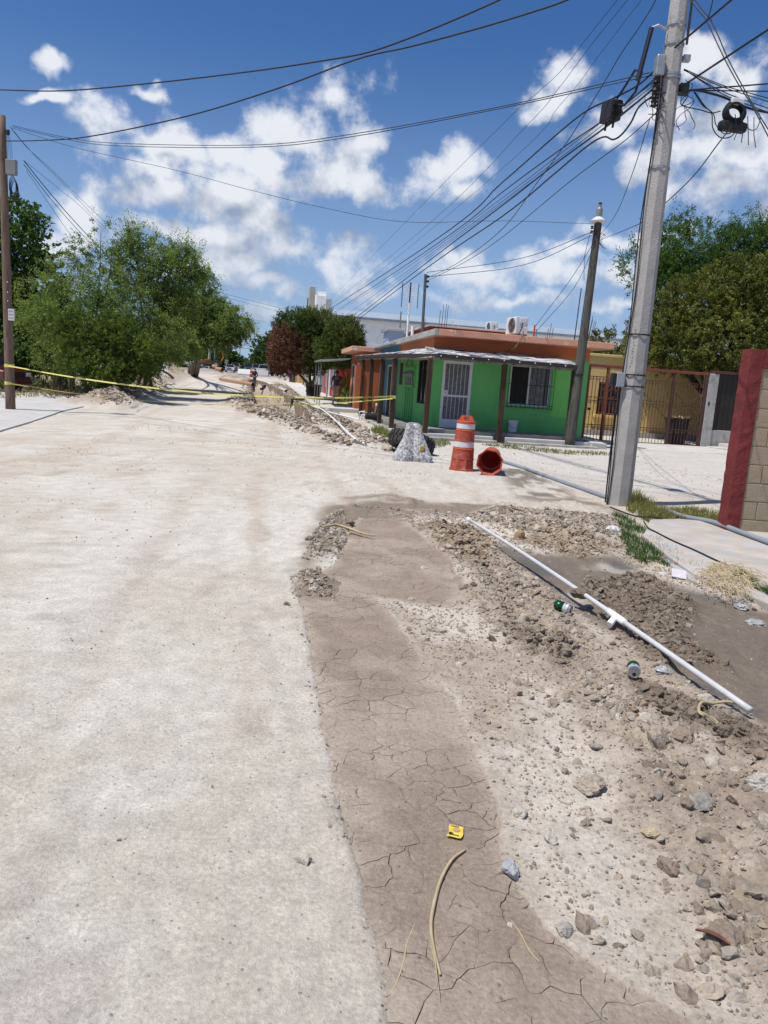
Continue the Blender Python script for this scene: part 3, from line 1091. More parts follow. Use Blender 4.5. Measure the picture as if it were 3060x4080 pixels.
M_GREEN = paint('green_wall_paint', (.12, .41, .13), var=.16, vs=.9, col2=(.09, .32, .115), split=(.52, .8), streak=(1, 1, .45), vdet=7)
M_GREEN2 = paint('light_green_paint', (.16, .50, .12))
M_ORNG = paint('burnt_orange_paint', (.42, .13, .052))
M_SALM = paint('salmon_paint', (.64, .32, .215), col2=(.62, .55, .48), vs=2.2, split=(.60, .63))
M_CONC = M('weathered_concrete', (.37, .355, .33), .9, .22, 2.0, .35, 45, col2=(.27, .26, .245))
M_CONC_L = M('pale_concrete', (.50, .485, .46), .9, .15, 1.5, .3, 50, col2=(.40, .385, .36), split=(.56, .7))
M_DRED = paint('dark_red_paint', (.15, .04, .028))
M_POST = M('dark_brown_post_wood', (.062, .034, .022), .85, .35, 5, .5, 30, col2=(.12, .075, .05), streak=True, split=(.55, .7))
M_OLDW = M('grey_weathered_wood', (.22, .19, .16), .9, .35, 6, .6, 30, col2=(.10, .085, .07), streak=(1, .15, 1))
M_FELT = M('aluminised_roof_felt', (.055, .053, .055), .75, .3, 2.4, .5, 25, col2=(.52, .52, .53), streak=(.5, 1.6, 1), split=(.47, .53))
M_FELT_S = M('silver_roof_felt', (.50, .50, .51), .7, .25, 2.6, .5, 25, col2=(.06, .06, .06), streak=(.5, 1.6, 1), split=(.50, .57))
M_WHITEM = M('white_enamel_metal', (.62, .63, .66), .45, .08, 3, .05, 50)
M_BLACKM = M('black_iron', (.018, .018, .02), .55, .2, 6, .1, 50)
M_GLASS = M('dark_window_glass', (.012, .013, .016), .08, .1, 2, 0, 10, spec=.6)
M_CURT = M('dusty_pane_with_lace', (.125, .125, .135), .35, .35, 7, .1, 30, col2=(.24, .24, .25), split=(.52, .7))
M_METER = M('meter_grey', (.20, .205, .205), .4, .2, 8, .1, 50)
M_PVCW = M('white_pvc', (.78, .79, .80), .35, .05, 5, .03, 40)
M_REBAR = M('rusty_rebar', (.075, .05, .045), .8, .3, 20, .3, 90)

house = thing('corner_house', 'single-storey green corner house with orange band and wooden porch', 'house', HO, ST_A)


def part(mb, name, mat, parent, bevel=0.0, smooth=False, label=None):
    o = mb.build(name, mat, parent, smooth=smooth, bevel=bevel)
    if label:
        o['label'] = label
    return o


ZF, ZT = .37, 2.88
# walls, with real openings
w = MB()
w.box(-.77, -.40, 1.90, 2.05, 0, ZT)
w.box(.62, 1.93, 1.90, 2.05, 0, ZT)
w.box(3.40, 4.68, 1.90, 2.05, 0, ZT)
w.box(-.40, .62, 1.90, 2.05, 2.56, ZT)
w.box(-.40, .62, 1.90, 2.05, 0, ZF)
w.box(1.93, 3.40, 1.90, 2.05, 2.60, ZT)
w.box(1.93, 3.40, 1.90, 2.05, 0, 1.25)
part(w, 'front_wall', M_GREEN, house)
w = MB()
w.box(-.77, -.62, 2.051, 2.62, 0, ZT)
w.box(-.77, -.62, 4.02, 8.05, 0, ZT)
w.box(-.77, -.62, 2.62, 4.02, 2.58, ZT)
w.box(-.77, -.62, 2.62, 4.02, 0, 1.08)
part(w, 'side_wall', M_GREEN, house)
part(MB().box(4.53, 4.679, 2.051, 9.0, 0, ZT), 'side_wall', M_GREEN, house)
part(MB().box(-.6, 4.5, 8.85, 9.0, 0, ZT), 'rear_wall', M_GREEN, house)
part(MB().box(3.46, 4.05, 1.896, 1.8995, .93, 2.5), 'paint_patch', M_GREEN2, house, label='lighter green repainted patch of the front wall')
part(MB().box(-.765, 4.675, 1.905, 9.0, ZT, 3.29), 'upper_band', M_ORNG, house, label='burnt orange band above the porch roof')
# roof slab with peeling edge
s = MB()
s.box(-.80, 5.15, 1.15, 9.4, 3.29, 3.49)
part(s, 'roof_slab', M_SALM, house, bevel=.012, label='salmon roof slab edge with peeling paint')
part(MB().box(-.95, -.803, 1.153, 10.2, 3.288, 3.487), 'roof_edge', M_CONC, house, bevel=.01, label='bare grey concrete edge on the street side')
part(MB().box(-.45, 2.75, 4.2, 8.6, 3.49, 3.80), 'inner_parapet', M_DRED, house)
part(MB().box(-.52, 2.80, 4.13, 8.66, 3.80, 3.86), 'parapet_coping', M_CONC_L, house, bevel=.01)
# porch floor and steps
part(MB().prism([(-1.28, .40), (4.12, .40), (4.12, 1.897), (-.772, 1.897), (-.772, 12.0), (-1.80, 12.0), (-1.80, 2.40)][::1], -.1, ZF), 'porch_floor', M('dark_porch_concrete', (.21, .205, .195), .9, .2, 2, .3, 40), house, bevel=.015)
part(MB().prism([(-1.5, .16), (.98, .18), (.98, .398), (-1.3, .398)], -.1, .25), 'step', M_CONC_L, house, bevel=.02)
part(MB().prism([(1.36, .15), (4.18, .12), (4.18, .398), (1.36, .398)], -.1, .255), 'step', M_CONC_L, house, bevel=.02)
part(MB().prism([(-1.2, -.14), (1.02, -.12), (1.02, .157), (-1.2, .157)], -.1, .15), 'step', M_CONC, house, bevel=.02)
part(MB().prism([(1.38, -.16), (4.35, -.2), (4.35, .118), (1.38, .118)], -.1, .14), 'step', M_CONC, house, bevel=.02)
part(MB().prism([(4.19, -.05), (4.72, -.02), (4.76, .75), (4.19, .8)], -.1, [.27, .24, .3, .34]), 'step_block', M_CONC_L, house, bevel=.02)
part(MB().prism([(-2.12, 1.2), (-1.803, 2.0), (-1.803, 12.0), (-2.12, 12.0)], -.1, .22), 'kerb', M_CONC, house, bevel=.02)
# porch posts
POSTS = [(-1.23, .24, .16), (1.17, .22, .10), (3.46, .24, .26), (-1.92, 2.33, .20), (-1.92, 4.95, .22), (-1.92, 7.6, .22), (-1.92, 10.3, .22)]
for i, (pv, pu, z0) in enumerate(POSTS):
    b = MB()
    k = .075
    zt = 2.50 + max(0, pu - 2) * .022
    lean = random.uniform(-.03, .03)
    b.hexa([(pv - k, pu - k, z0), (pv + k, pu - k, z0), (pv + k, pu + k, z0), (pv - k, pu + k, z0)],
           [(pv - k + lean, pu - k, zt), (pv + k + lean, pu - k, zt), (pv + k + lean, pu + k, zt), (pv - k + lean, pu + k, zt)])
    part(b, 'porch_post', M_POST, house, bevel=.012)
# beams under the roof edge
b = MB()
b.hexa([(-1.15, .17, 2.50), (3.53, .17, 2.47), (3.53, .29, 2.47), (-1.15, .29, 2.50)], [(-1.15, .17, 2.585), (3.53, .17, 2.56), (3.53, .29, 2.56), (-1.15, .29, 2.585)])
part(b, 'porch_beam', M_OLDW, house, bevel=.01)
b = MB()
b.tube([(-1.17, .23, 2.53), (-1.90, 2.33, 2.54), (-1.90, 12.3, 2.76)], .055, 4)
part(b, 'porch_beam', M_OLDW, house)
for zc in (3.0, 6.3, 9.2):
    part(MB().tube([(-1.88, zc, 2.60 + .02 * zc), (-.78, zc, 2.86)], .04, 4), 'rafter', M_OLDW, house)
for vc in (.0, 1.2, 2.4):
    part(MB().tube([(vc, .25, 2.60), (vc, 1.9, 2.84)], .04, 4), 'rafter', M_OLDW, house)


def sheet(pa, pb, pc, pd, name, mat, th=.05, seed=0, nu=10, nv=6, amp=.035):
    """uneven roofing sheet: pa pb along the outer edge, pd pc along the wall"""
    mb = MB()
    pa, pb, pc, pd = map(Vector, (pa, pb, pc, pd))
    top, bot = [], []
    for j in range(nv + 1):
        for i in range(nu + 1):
            s_, t_ = i / nu, j / nv
            p = (pa * (1 - s_) + pb * s_) * (1 - t_) + (pd * (1 - s_) + pc * s_) * t_
            dz = amp * (float(fbm(np.array([p.x * 2.2 + seed]), np.array([p.y * 2.2]), 3, seed)[0]) - .5) * 2
            ed = (.05 * (float(vn(np.array([p.x * 5 + seed]), np.array([p.y * 5]), seed)[0]) - .5)) if j == 0 else 0
            top.append(p + Vector((0, ed, dz)))
            bot.append(p + Vector((0, ed, dz - th)))
    nn = nu + 1
    fs = []
    o2 = len(top)
    for j in range(nv):
        for i in range(nu):
            a = j * nn + i
            fs.append((a, a + 1, a + nn + 1, a + nn))
            fs.append((o2 + a, o2 + a + nn, o2 + a + nn + 1, o2 + a + 1))
    for i in range(nu):
        fs.append((i, o2 + i, o2 + i + 1, i + 1))
        a = nv * nn + i
        fs.append((a, a + 1, o2 + a + 1, o2 + a))
    for j in range(nv):
        a = j * nn
        fs.append((a, a + nn, o2 + a + nn, o2 + a))
        a = j * nn + nu
        fs.append((a, o2 + a, o2 + a + nn, a + nn))
    mb.add(top + bot, fs)
    return part(mb, name, mat, house)


edges = [(3.60, .05), (2.42, .05), (1.30, .05), (.18, .05), (-1.02, .05)]
for i in range(4):
    (va, ua), (vb, ub) = edges[i], edges[i + 1]
    lift = .012 * (i % 2)
    sheet((vb - .03, ub, 2.655 + lift), (va + .03, ua, 2.645 + lift), (va + .03, 1.88, 2.93 + lift), (vb - .03, 1.88, 2.93 + lift), 'roof_sheet', M_FELT if i in (2, 3) else M_FELT_S, seed=i + 3)
sheet((-2.02, 2.25, 2.665), (-1.05, .05, 2.672), (-.80, 1.80, 2.95), (-.80, 2.2, 2.96), 'roof_sheet', M_FELT_S, seed=9)
ul = [2.2, 4.2, 6.3, 8.4, 10.4, 12.6]
for i in range(5):
    u0_, u1_ = ul[i], ul[i + 1]
    sheet((-2.05, u1_ + .03, 2.66 + .022 * (u1_ - 2)), (-2.05, u0_ - .03, 2.665 + .022 * (u0_ - 2)), (-.79, u0_ - .03, 2.94 + .012 * (u0_ - 2)), (-.79, u1_ + .03, 2.94 + .012 * (u1_ - 2)), 'roof_sheet', M_FELT_S if i % 2 == 0 else M_FELT, seed=20 + i, amp=.05)
# dark edge boards with nail heads
eb = MB()
eb.hexa([(-1.07, .02, 2.55), (3.62, .02, 2.53), (3.62, .045, 2.53), (-1.07, .045, 2.55)], [(-1.07, .02, 2.66), (3.62, .02, 2.635), (3.62, .045, 2.635), (-1.07, .045, 2.66)])
part(eb, 'edge_board', M_FELT_D if 'M_FELT_D' in globals() else M('black_felt_edge', (.035, .033, .034), .8, .3, 8, .4, 30), house)
eb = MB()
for (a, b_) in (((-1.07, .035, 2.55), (-2.07, 2.24, 2.55)), ((-2.08, 2.24, 2.55), (-2.08, 12.6, 2.78))):
    a, b_ = Vector(a), Vector(b_)
    nrm = Vector((b_.y - a.y, -(b_.x - a.x), 0)).normalized() * .02
    up = Vector((0, 0, .11))
    eb.hexa([a, b_, b_ + nrm, a + nrm], [a + up, b_ + up, b_ + nrm + up, a + nrm + up])
part(eb, 'edge_board', MATS['black_felt_edge'], house)
nm = MB()
for k in range(9):
    v = -.95 + k * .5
    nm.lathe([(.0, 0), (.022, .0), (.018, -.012), (0, -.014)], 8, c=(v, .019, 2.60 + .01 * math.sin(k * 2.1)), axis='y')
part(nm, 'nail_caps', M_WHITEM, house)
# front door
door = part(MB().box(-.33, .55, 1.955, 1.965, ZF + .10, 2.50), 'door', M_CURT, house)
fr = MB()
for x0, x1 in ((-.40, -.30), (.52, .62)):
    fr.box(x0, x1, 1.915, 1.98, ZF, 2.56)
fr.box(-.30, .52, 1.915, 1.98, 2.47, 2.56)
fr.box(-.30, .52, 1.915, 1.98, 1.39, 1.46)
fr.box(-.30, .52, 1.915, 1.98, ZF, ZF + .05)
fr.box(-.30, .52, 1.92, 1.95, ZF + .05, ZF + .28)
part(fr, 'door_frame', M_WHITEM, door, bevel=.006)
for k in range(5):
    x = -.30 + .82 * (k + 1) / 6
    part(MB().tube([(x, 1.925, ZF + .28), (x, 1.925, 2.47)], .009, 6), 'door_bar', M_WHITEM, door)
part(MB().box(-.30, -.18, 1.908, 1.935, 1.46, 1.60), 'lock_plate', M_WHITEM, door, bevel=.004)
part(MB().box(-.27, -.25, 1.89, 1.908, 1.50, 1.54), 'handle', M_BLACKM, door)
# front window behind a security grille
win = part(MB().box(1.95, 3.38, 2.0, 2.01, 1.27, 2.58), 'window', M_GLASS, house)
fr = MB()
fr.box(1.93, 1.99, 1.95, 2.03, 1.25, 2.60)
fr.box(3.34, 3.40, 1.95, 2.03, 1.25, 2.60)
fr.box(1.99, 3.34, 1.95, 2.03, 2.54, 2.60)
fr.box(1.99, 3.34, 1.95, 2.03, 1.25, 1.31)
fr.box(2.60, 2.65, 1.96, 2.02, 1.31, 2.54)
part(fr, 'window_frame', M_WHITEM, win)
part(MB().box(2.66, 3.18, 1.985, 1.998, 1.32, 2.53), 'curtain', M_CURT, win)
part(MB().box(1.995, 2.59, 1.972, 1.985, 1.32, 2.52), 'fly_screen', M('black_fly_screen', (.01, .01, .011), .7, .1, 5, .05, 90), win)
for k in range(11):
    x = 1.86 + 1.60 * k / 10
    part(MB().tube([(x, 1.78, 1.14), (x, 1.78, 2.66)], .009, 5), 'grille_bar', M_BLACKM, win)
for z in (1.20, 1.30, 1.95, 2.60):
    part(MB().tube([(1.86, 1.772, z), (3.46, 1.772, z)], .010, 5), 'grille_rail', M_BLACKM, win)
for x in (1.86, 3.46):
    for z in (1.20, 2.60):
        part(MB().tube([(x, 1.78, z), (x, 1.90, z)], .010, 5), 'grille_bracket', M_BLACKM, win)
# street side window
sw = part(MB().box(-.70, -.69, 2.64, 4.0, 1.10, 2.56), 'window', M_GLASS, house)
fr = MB()
for y0, y1, z0, z1 in ((2.62, 2.68, 1.08, 2.58), (3.96, 4.02, 1.08, 2.58), (2.68, 3.96, 2.52, 2.58), (2.68, 3.96, 1.08, 1.14), (3.29, 3.34, 1.14, 2.52)):
    fr.box(-.745, -.66, y0, y1, z0, z1)
part(fr, 'window_frame', M_BLACKM, sw)
for k in range(8):
    y = 2.72 + k * .17
    part(MB().tube([(-.755, y, 1.10), (-.755, y, 2.56)], .008, 5), 'grille_bar', M_BLACKM, sw)
part(MB().box(-.785, -.772, 7.0, 7.6, 1.7, 2.55), 'shutter', M_BLACKM, house)
# electricity meters
mp = part(MB().box(-.80, -.772, 4.45, 6.3, 1.66, 2.36), 'meter_board', M_GREEN, house, bevel=.005)
part(MB().box(-.86, -.801, 4.5, 6.25, 2.25, 2.36), 'wire_trough', M_GREEN, mp, bevel=.006)
part(MB().box(-.86, -.801, 4.5, 6.25, 1.62, 1.70), 'wire_trough', M_GREEN, mp, bevel=.006)
for k in range(4):
    y = 4.72 + k * .42
    part(MB().lathe([(.0, 0), (.115, .0), (.115, -.05), (.10, -.12), (.06, -.16), (0, -.165)], 14, c=(-.80, y, 2.09), axis='x'), 'meter', M_METER, mp, smooth=True)
    part(MB().box(-.86, -.801, y - .10, y + .08, 1.72, 1.93), 'breaker_box', M_METER, mp, bevel=.008)
    part(MB().tube([(-.80, y, ZF), (-.80, y, 1.62)], .017, 6), 'conduit', M_GREEN, mp)
part(MB().tube([(-.80, 5.2, 2.36), (-.80, 5.2, 2.86)], .02, 6), 'conduit', M_GREEN, mp)
part(MB().tube([(-.81, 6.0, 2.36), (-.83, 6.1, 2.5), (-.81, 5.9, 2.62), (-.81, 6.05, 2.86)], .014, 6), 'cable', M_BLACKM, mp)
# starter bars standing out of the roof
for (v, u, z1) in ((-.40, 3.0, 4.25), (-.29, 3.05, 4.46), (-.22, 2.95, 4.48), (-.14, 3.0, 4.44), (-.83, 3.6, 4.2), (-.80, 3.8, 4.22), (-.75, 3.7, 4.0), (-.78, 6.6, 4.0), (-.84, 6.7, 4.02), (-.80, 6.9, 4.0),
                   (3.2, 2.0, 4.04), (3.14, 2.05, 3.86), (3.29, 2.02, 3.9), (4.56, 2.0, 4.40), (4.62, 2.1, 4.3), (4.62, 1.95, 4.22), (4.70, 2.0, 4.24)):
    dx = .10 if v > 4 else .02
    part(MB().tube([(v, u, 3.45), (v + dx * .5, u, (3.5 + z1) / 2), (v + dx, u, z1)], .0095, 5), 'rebar', M_REBAR, house)
part(MB().tube([(-.9, 5.0, 3.45), (-.9, 5.0, 3.83)], .055, 10), 'vent_pipe', M_PVCW, house)
part(MB().tube([(1.95, 1.12, 3.62), (1.93, 1.08, 3.42), (1.75, 1.2, 3.10), (1.62, 1.7, 2.97)], .022, 6), 'hanging_cable', M_OLDW, house)
part(MB().box(2.36, 2.40, 1.25, 1.30, 3.47, 3.86), 'roof_stub', M('red_plastic', (.55, .05, .03), .5), house)
part(MB().box(2.43, 2.46, 1.22, 1.27, 3.47, 3.74), 'roof_stub', M('blue_plastic', (.10, .25, .45), .5), house)


def house_thing(name, label, cat, v, u, z, rz=0.0, group=None):
    p = HO + Vv * v + Uv * u
    return thing(name, label, cat, (p.x, p.y, z), ST_A + rz, group)


# air conditioners on the roof
def ac(label, v, u, z, rz, s=1.0):
    t = house_thing('air_conditioner', label, 'air conditioner', v, u, z, rz, 'air conditioners on the corner house roof')
    t.scale = (s, s, s)
    part(MB().box(-.22, .22, -.36, .36, .06, .60), 'casing', M_WHITEM, t, bevel=.02)
    g = MB()
    for r_ in (.05, .10, .15, .20, .235):
        g.lathe([(r_ - .006, -.006), (r_ + .006, -.006), (r_ + .006, .006), (r_ - .006, .006)], 20, c=(-.232, -.08, .33), axis='x', closed=True)
    part(g, 'fan_grille', M_METER, t)
    part(MB().lathe([(0, 0), (.23, 0)], 20, c=(-.222, -.08, .33), axis='x'), 'fan_opening', M_BLACKM, t)
    part(MB().box(-.10, .12, -.385, -.362, .40, .55), 'valve_cover', M_WHITEM, t, bevel=.01)
    part(MB().box(.02, .2, -.40, -.365, .06, .28), 'pipe_cover', M_WHITEM, t, bevel=.02)
    part(MB().tube([(0, -.38, .42), (-.02, -.42, .30), (-.10, -.44, .10), (-.14, -.40, .01)], .014, 6), 'hose', M_BLACKM, t)
    for y in (-.28, .28):
        part(MB().box(-.24, .24, y - .03, y + .03, 0, .06), 'foot', M_METER, t)
    return t


ac('white air conditioner outdoor unit at the front roof edge', 1.93, 1.72, 3.492, R(8))
ac('smaller white air conditioner unit farther back on roof', 2.4, 6.0, 3.862, R(5), .72)

# antennas and masts
an = house_thing('television_antenna', 'grid television antenna on a white pole above the roof', 'antenna', -1.02 + .2, 6.4, 3.487)
part(MB().tube([(0, 0, 0), (0, 0, 1.30)], .045, 8), 'pole', M_PVCW, an)
part(MB().tube([(0, 0, 1.20), (0.0, 0, 2.05)], .03, 8), 'mast', M_BLACKM, an)
for x in (-.31, .31):
    part(MB().box(x - .015, x + .015, -.03, .0, 1.12, 2.02), 'side_rail', M('blue_grey_metal', (.10, .18, .32), .5, metal=.3), an)
for k in range(15):
    z = 1.15 + k * .06
    part(MB().tube([(-.30, -.015, z), (.30, -.015, z)], .009, 5), 'grid_rod', M_WHITEM, an)
mst = house_thing('mast', 'thin white mast with crossed tip standing behind the parapet', 'mast', .9, 6.2, 3.862)
part(MB().tube([(0, 0, 0), (.0, 0, 1.50)], .016, 6), 'pole', M_WHITEM, mst)
part(MB().tube([(-.12, 0, 1.44), (.12, 0, 1.50)], .008, 5), 'cross_rod', M_WHITEM, mst)
part(MB().tube([(0, -.12, 1.47), (0, .12, 1.47)], .008, 5), 'cross_rod', M_WHITEM, mst)
for q in ((-.55, -.2, 0), (.3, -.5, 0)):
    part(MB().tube([q, (0, 0, .38)], .005, 4), 'guy_wire', M_METER, mst)
svc = house_thing('service_pole', 'grey steel service pole with insulators on the street side roof', 'pole', -.87, 3.4, 3.487)
part(MB().tube([(0, 0, 0), (-.03, 0, 1.95)], .05, 8), 'pole', M('galvanised_dark', (.12, .13, .14), .5, metal=.4), svc)
for z in (1.55, 1.72, 1.88):
    part(MB().lathe([(0, -.04), (.045, -.03), (.045, .03), (0, .04)], 8, c=(.06, 0, z)), 'insulator', M_BLACKM, svc)
rod = house_thing('iron_rod', 'tall dark iron rod on the roof left of wooden pole', 'rod', 4.07, 1.95, 3.492)
part(MB().tube([(0, 0, 0), (.05, 0, 1.75)], .018, 6), 'shaft', M_BLACKM, rod)
part(MB().box(-.09, .09, -.08, .08, 0, .06), 'base', M_BLACKM, rod)

# bucket on the porch
bk = house_thing('bucket', 'white plastic bucket on the porch below the window', 'bucket', 2.10, 1.68, ZF)
part(MB().lathe([(0, .0), (.135, 0), (.155, .36), (.165, .36), (.165, .38), (.150, .38), (.130, .02), (0, .02)], 20), 'pail', M_WHITEM, bk, smooth=False)
part(MB().lathe([(.152, .29), (.172, .29), (.172, .315), (.155, .315)], 20, closed=True), 'rim', M_WHITEM, bk)
part(MB().tube([(.165 * math.cos(a), .165 * math.sin(a) - .01, .30 - .16 * math.sin((a - math.pi) if a > math.pi else 0)) for a in np.linspace(math.pi, 2 * math.pi, 12)], .005, 5), 'handle', M_BLACKM, bk)

# ================================================================== row of houses along the street
M_BLUE = paint('blue_wall_paint', (.075, .23, .33))
M_LBLUE = paint('pale_blue_paint', (.33, .44, .60))
M_RED = paint('red_wall_paint', (.42, .045, .04))
M_OCHRE = paint('ochre_wall_paint', (.48, .27, .045))
M_PURP = paint('lilac_wall_paint', (.46, .22, .46))
M_GREYW = paint('grey_wall_paint', (.42, .43, .44))
M_WHITEW = paint('white_wall_paint', (.87, .865, .85))
M_CREAM = paint('cream_wall_paint', (.68, .48, .19))
M_ROOFM = M('corrugated_zinc', (.46, .52, .56), .4, .10, 1.2, .05, 20, metal=.5)


def row_house(name, label, u0_, u1_, h, mat, vf=-.77, depth=8.0, slab=None, slab_mat=None, doors=(), wins=()):
    g = float(gz((HO + Uv * u0_).y))
    t = house_thing(name, label, 'house', vf, u0_, g - .2)
    ln = u1_ - u0_
    h += .2
    wl = MB().box(0, depth, 0, ln, 0, h)
    part(wl, 'wall', mat, t)
    if slab:
        part(MB().box(-slab, depth + .1, -.15, ln + .1, h, h + .22), 'roof_slab', slab_mat or M_CONC, t, bevel=.02)
    for (a, b_, m_) in doors:
        d = part(MB().box(-.03, -.002, a, b_, .35, 2.45), 'door', m_, t)
        f_ = MB()
        f_.box(-.06, -.031, a - .08, a, .35, 2.53)
        f_.box(-.06, -.031, b_, b_ + .08, .35, 2.53)
        f_.box(-.06, -.031, a, b_, 2.45, 2.53)
        part(f_, 'door_frame', M_WHITEM, d)
    for (a, b_, z0, z1) in wins:
        d = part(MB().box(-.02, -.002, a, b_, z0, z1), 'window', M_GLASS, t)
        f_ = MB()
        for y0, y1, q0, q1 in ((a - .05, a, z0 - .05, z1 + .05), (b_, b_ + .05, z0 - .05, z1 + .05), (a, b_, z1, z1 + .05), (a, b_, z0 - .05, z0), ((a + b_) / 2 - .02, (a + b_) / 2 + .02, z0, z1)):
            f_.box(-.05, -.021, y0, y1, q0, q1)
        part(f_, 'window_frame', M_WHITEM, d)
    return t


hb = row_house('row_house', 'blue house adjoining the green one under the shared porch', 8.06, 12.9, 3.1, M_BLUE, -.77, 5.3, doors=((1.2, 2.1, M_POST), (3.4, 4.2, M_WHITEM)), wins=((.3, 1.0, 1.3, 2.4),))
part(MB().box(.05, 3.2, 3.2, 4.7, 3.3, 4.05), 'roof_room', M_LBLUE, hb, label='pale blue room on the flat roof')
part(MB().box(-.08, 3.3, 3.06, 4.8, 4.05, 4.17), 'room_cornice', M_GREYW, hb, bevel=.02)
part(MB().box(-.35, 5.3, -.2, 4.85, 3.303, 3.42), 'roof_slab', M_CONC, hb, bevel=.02)
ho = row_house('row_house', 'orange house with salmon slab roof beside the blue one', 13.0, 17.5, 2.85, M_ORNG, -1.6, 6.0, slab=.55, slab_mat=M_SALM, doors=((.5, 1.3, M_POST), (2.6, 3.4, M_BLACKM)), wins=((1.6, 2.3, 1.2, 2.2),))
cp = MB()
cp.hexa([(-2.0, .2, 2.50), (-.56, .2, 2.66), (-.56, 4.0, 2.66), (-2.0, 4.0, 2.50)], [(-2.0, .2, 2.54), (-.56, .2, 2.70), (-.56, 4.0, 2.70), (-2.0, 4.0, 2.54)])
part(cp, 'awning', M_ROOFM, ho)
for y in (.4, 2.0, 3.8):
    part(MB().tube([(-1.9, y, 0), (-1.9, y, 2.5)], .02, 6), 'awning_post', M_METER, ho)
part(MB().box(-.3, -.005, -.1, .4, .2, 2.4), 'side_panel', M_ORNG, ho)
hr = row_house('row_house', 'dark red shop front behind the juniper trees', 23.5, 33.0, 3.1, M_RED, -1.7, 6.0, slab=.5, doors=((.6, 1.8, M_BLACKM), (4.2, 5.1, M_WHITEM)), wins=((2.3, 3.6, 1.1, 2.3), (6.0, 7.6, 1.1, 2.3)))
part(MB().tube([(-.5, 1.0, 0), (-.5, 1.0, 3.0)], .06, 8), 'column', M_GREYW, hr)
row_house('row_house', 'grey plastered house past the red shop', 33.4, 41.0, 3.2, M_GREYW, -1.9, 6.0, slab=.3, doors=((1.0, 1.9, M_WHITEM),), wins=((3.2, 4.6, 1.1, 2.3),))
row_house('row_house', 'ochre yellow house front farther down the street', 59.0, 76.0, 3.3, M_OCHRE, -1.9, 7.0, slab=.3, doors=((2.0, 3.0, M_POST), (12.0, 13.0, M_POST)), wins=((5.0, 6.8, 1.1, 2.4),))
row_house('row_house', 'lilac painted house beyond the ochre one', 90.0, 104.0, 3.3, M_PURP, -1.9, 7.0, slab=.3, doors=((2.0, 3.0, M_WHITEM),), wins=((6.0, 8.0, 1.1, 2.4),))
row_house('row_house', 'tall white house at the far end of the right row', 112.0, 150.0, 5.2, M_WHITEW, -1.9, 8.0, slab=.2, doors=((3.0, 4.0, M_BLACKM),), wins=((8.0, 11.0, 1.1, 2.6), (16., 19., 1.1, 2.6)))

# white hall behind, with corrugated roof
hall = house_thing('hall', 'big white hall with corrugated metal roof behind the houses', 'building', -.86, 45.0, float(gz(67)) - .3)
part(MB().box(0, 29.0, 0, 14, 0, 6.9), 'wall', M_WHITEW, hall)
rf = MB()
nC = 29 * 4
vs, fs = [], []
for i in range(nC * 2 + 1):
    x = -.1 + 29.3 * i / (nC * 2)
    dz = .035 if i % 2 else -.035
    vs += [(x, -.35, 6.94 + dz), (x, 6.0, 8.02 + dz), (x, 14.2, 6.9 + dz)]
for i in range(nC * 2):
    for k in range(2):
        fs.append((i * 3 + k, (i + 1) * 3 + k, (i + 1) * 3 + k + 1, i * 3 + k + 1))
rf.add(vs, fs)
rfo = part(rf, 'roof', M_ROOFM, hall)
sd = rfo.modifiers.new('thickness', 'SOLIDIFY')
sd.thickness = .03
gt = part(MB().box(-.05, 29.2, -.5, -.355, 6.72, 6.92), 'gutter', M('zinc_gutter', (.22, .27, .32), .5, metal=.3), hall)
part(MB().box(-.9, -.005, -.05, .35, 0, 8.5), 'parapet', M_WHITEW, hall, bevel=.02)
part(MB().box(-.75, .0, .4, 9, 0, 8.9), 'gable_wall', M_WHITEW, hall)
part(MB().box(-1.45, -.95, .8, 2.4, 0, 9.3), 'tower', paint('grey_green_render', (.36, .37, .31)), hall, bevel=.05)
part(MB().box(.02, .45, -.25, .3, 7.2, 8.2), 'roof_vent', M_GREYW, hall)
part(MB().tube([(6.5, -1.2, 0), (6.5, -1.2, 7.6)], .06, 8), 'service_mast', M_METER, hall)

# ================================================================== yellow house and iron fence on the right
yh = house_thing('yellow_house', 'yellow house behind the rusty iron fence', 'house', 5.0, 6.0, 0.0)
part(MB().box(.2, 8.5, .6, 7.0, 0, 3.36), 'wall', M_CREAM, yh)
part(MB().box(.1, 8.6, .52, 7.1, 3.361, 3.48), 'roof_edge', M_CREAM, yh, bevel=.02)
part(MB().box(.0, 8.5, .45, .598, 0, .42), 'plinth', M_CONC, yh)
yw = part(MB().box(2.35, 3.35, .58, .598, 1.05, 2.36), 'window', M_GLASS, yh)
M_RUST = M('rusty_red_iron', (.19, .055, .035), .75, .3, 8, .2, 60)
M_RUSTD = M('dark_rusty_iron', (.085, .04, .03), .75, .3, 8, .2, 60)
gr = MB()
for k in range(7):
    x = 2.40 + .9 * k / 6
    gr.tube([(x, .50, 1.05), (x, .50, 2.36)], .016, 5)
for z in (1.1, 1.7, 2.3):
    gr.tube([(2.36, .50, z), (3.34, .50, z)], .02, 5)
for k in range(3):
    cx_ = 2.55 + .3 * k
    gr.tube([(cx_ + .13 * math.cos(a), .495, 1.9 + .2 * math.sin(a)) for a in np.linspace(0, 2 * math.pi, 14)], .014, 5)
part(gr, 'window_grille', M_RUST, yw)
part(MB().box(2.2, 3.5, .45, .595, .93, 1.05), 'sill', M_CREAM, yw, bevel=.01)
part(MB().box(1.9, 2.0, .40, .5, 1.2, 1.3), 'wall_lamp', M_BLACKM, yh)
yard = house_thing('yard_floor', '', '', 5.4, 3.2, 0)
del yard['label'], yard['category']
yard['kind'] = 'structure'
part(MB().box(-.5, 8.0, .2, 3.3, 0, .155), 'slab', M_CONC_L, yard)

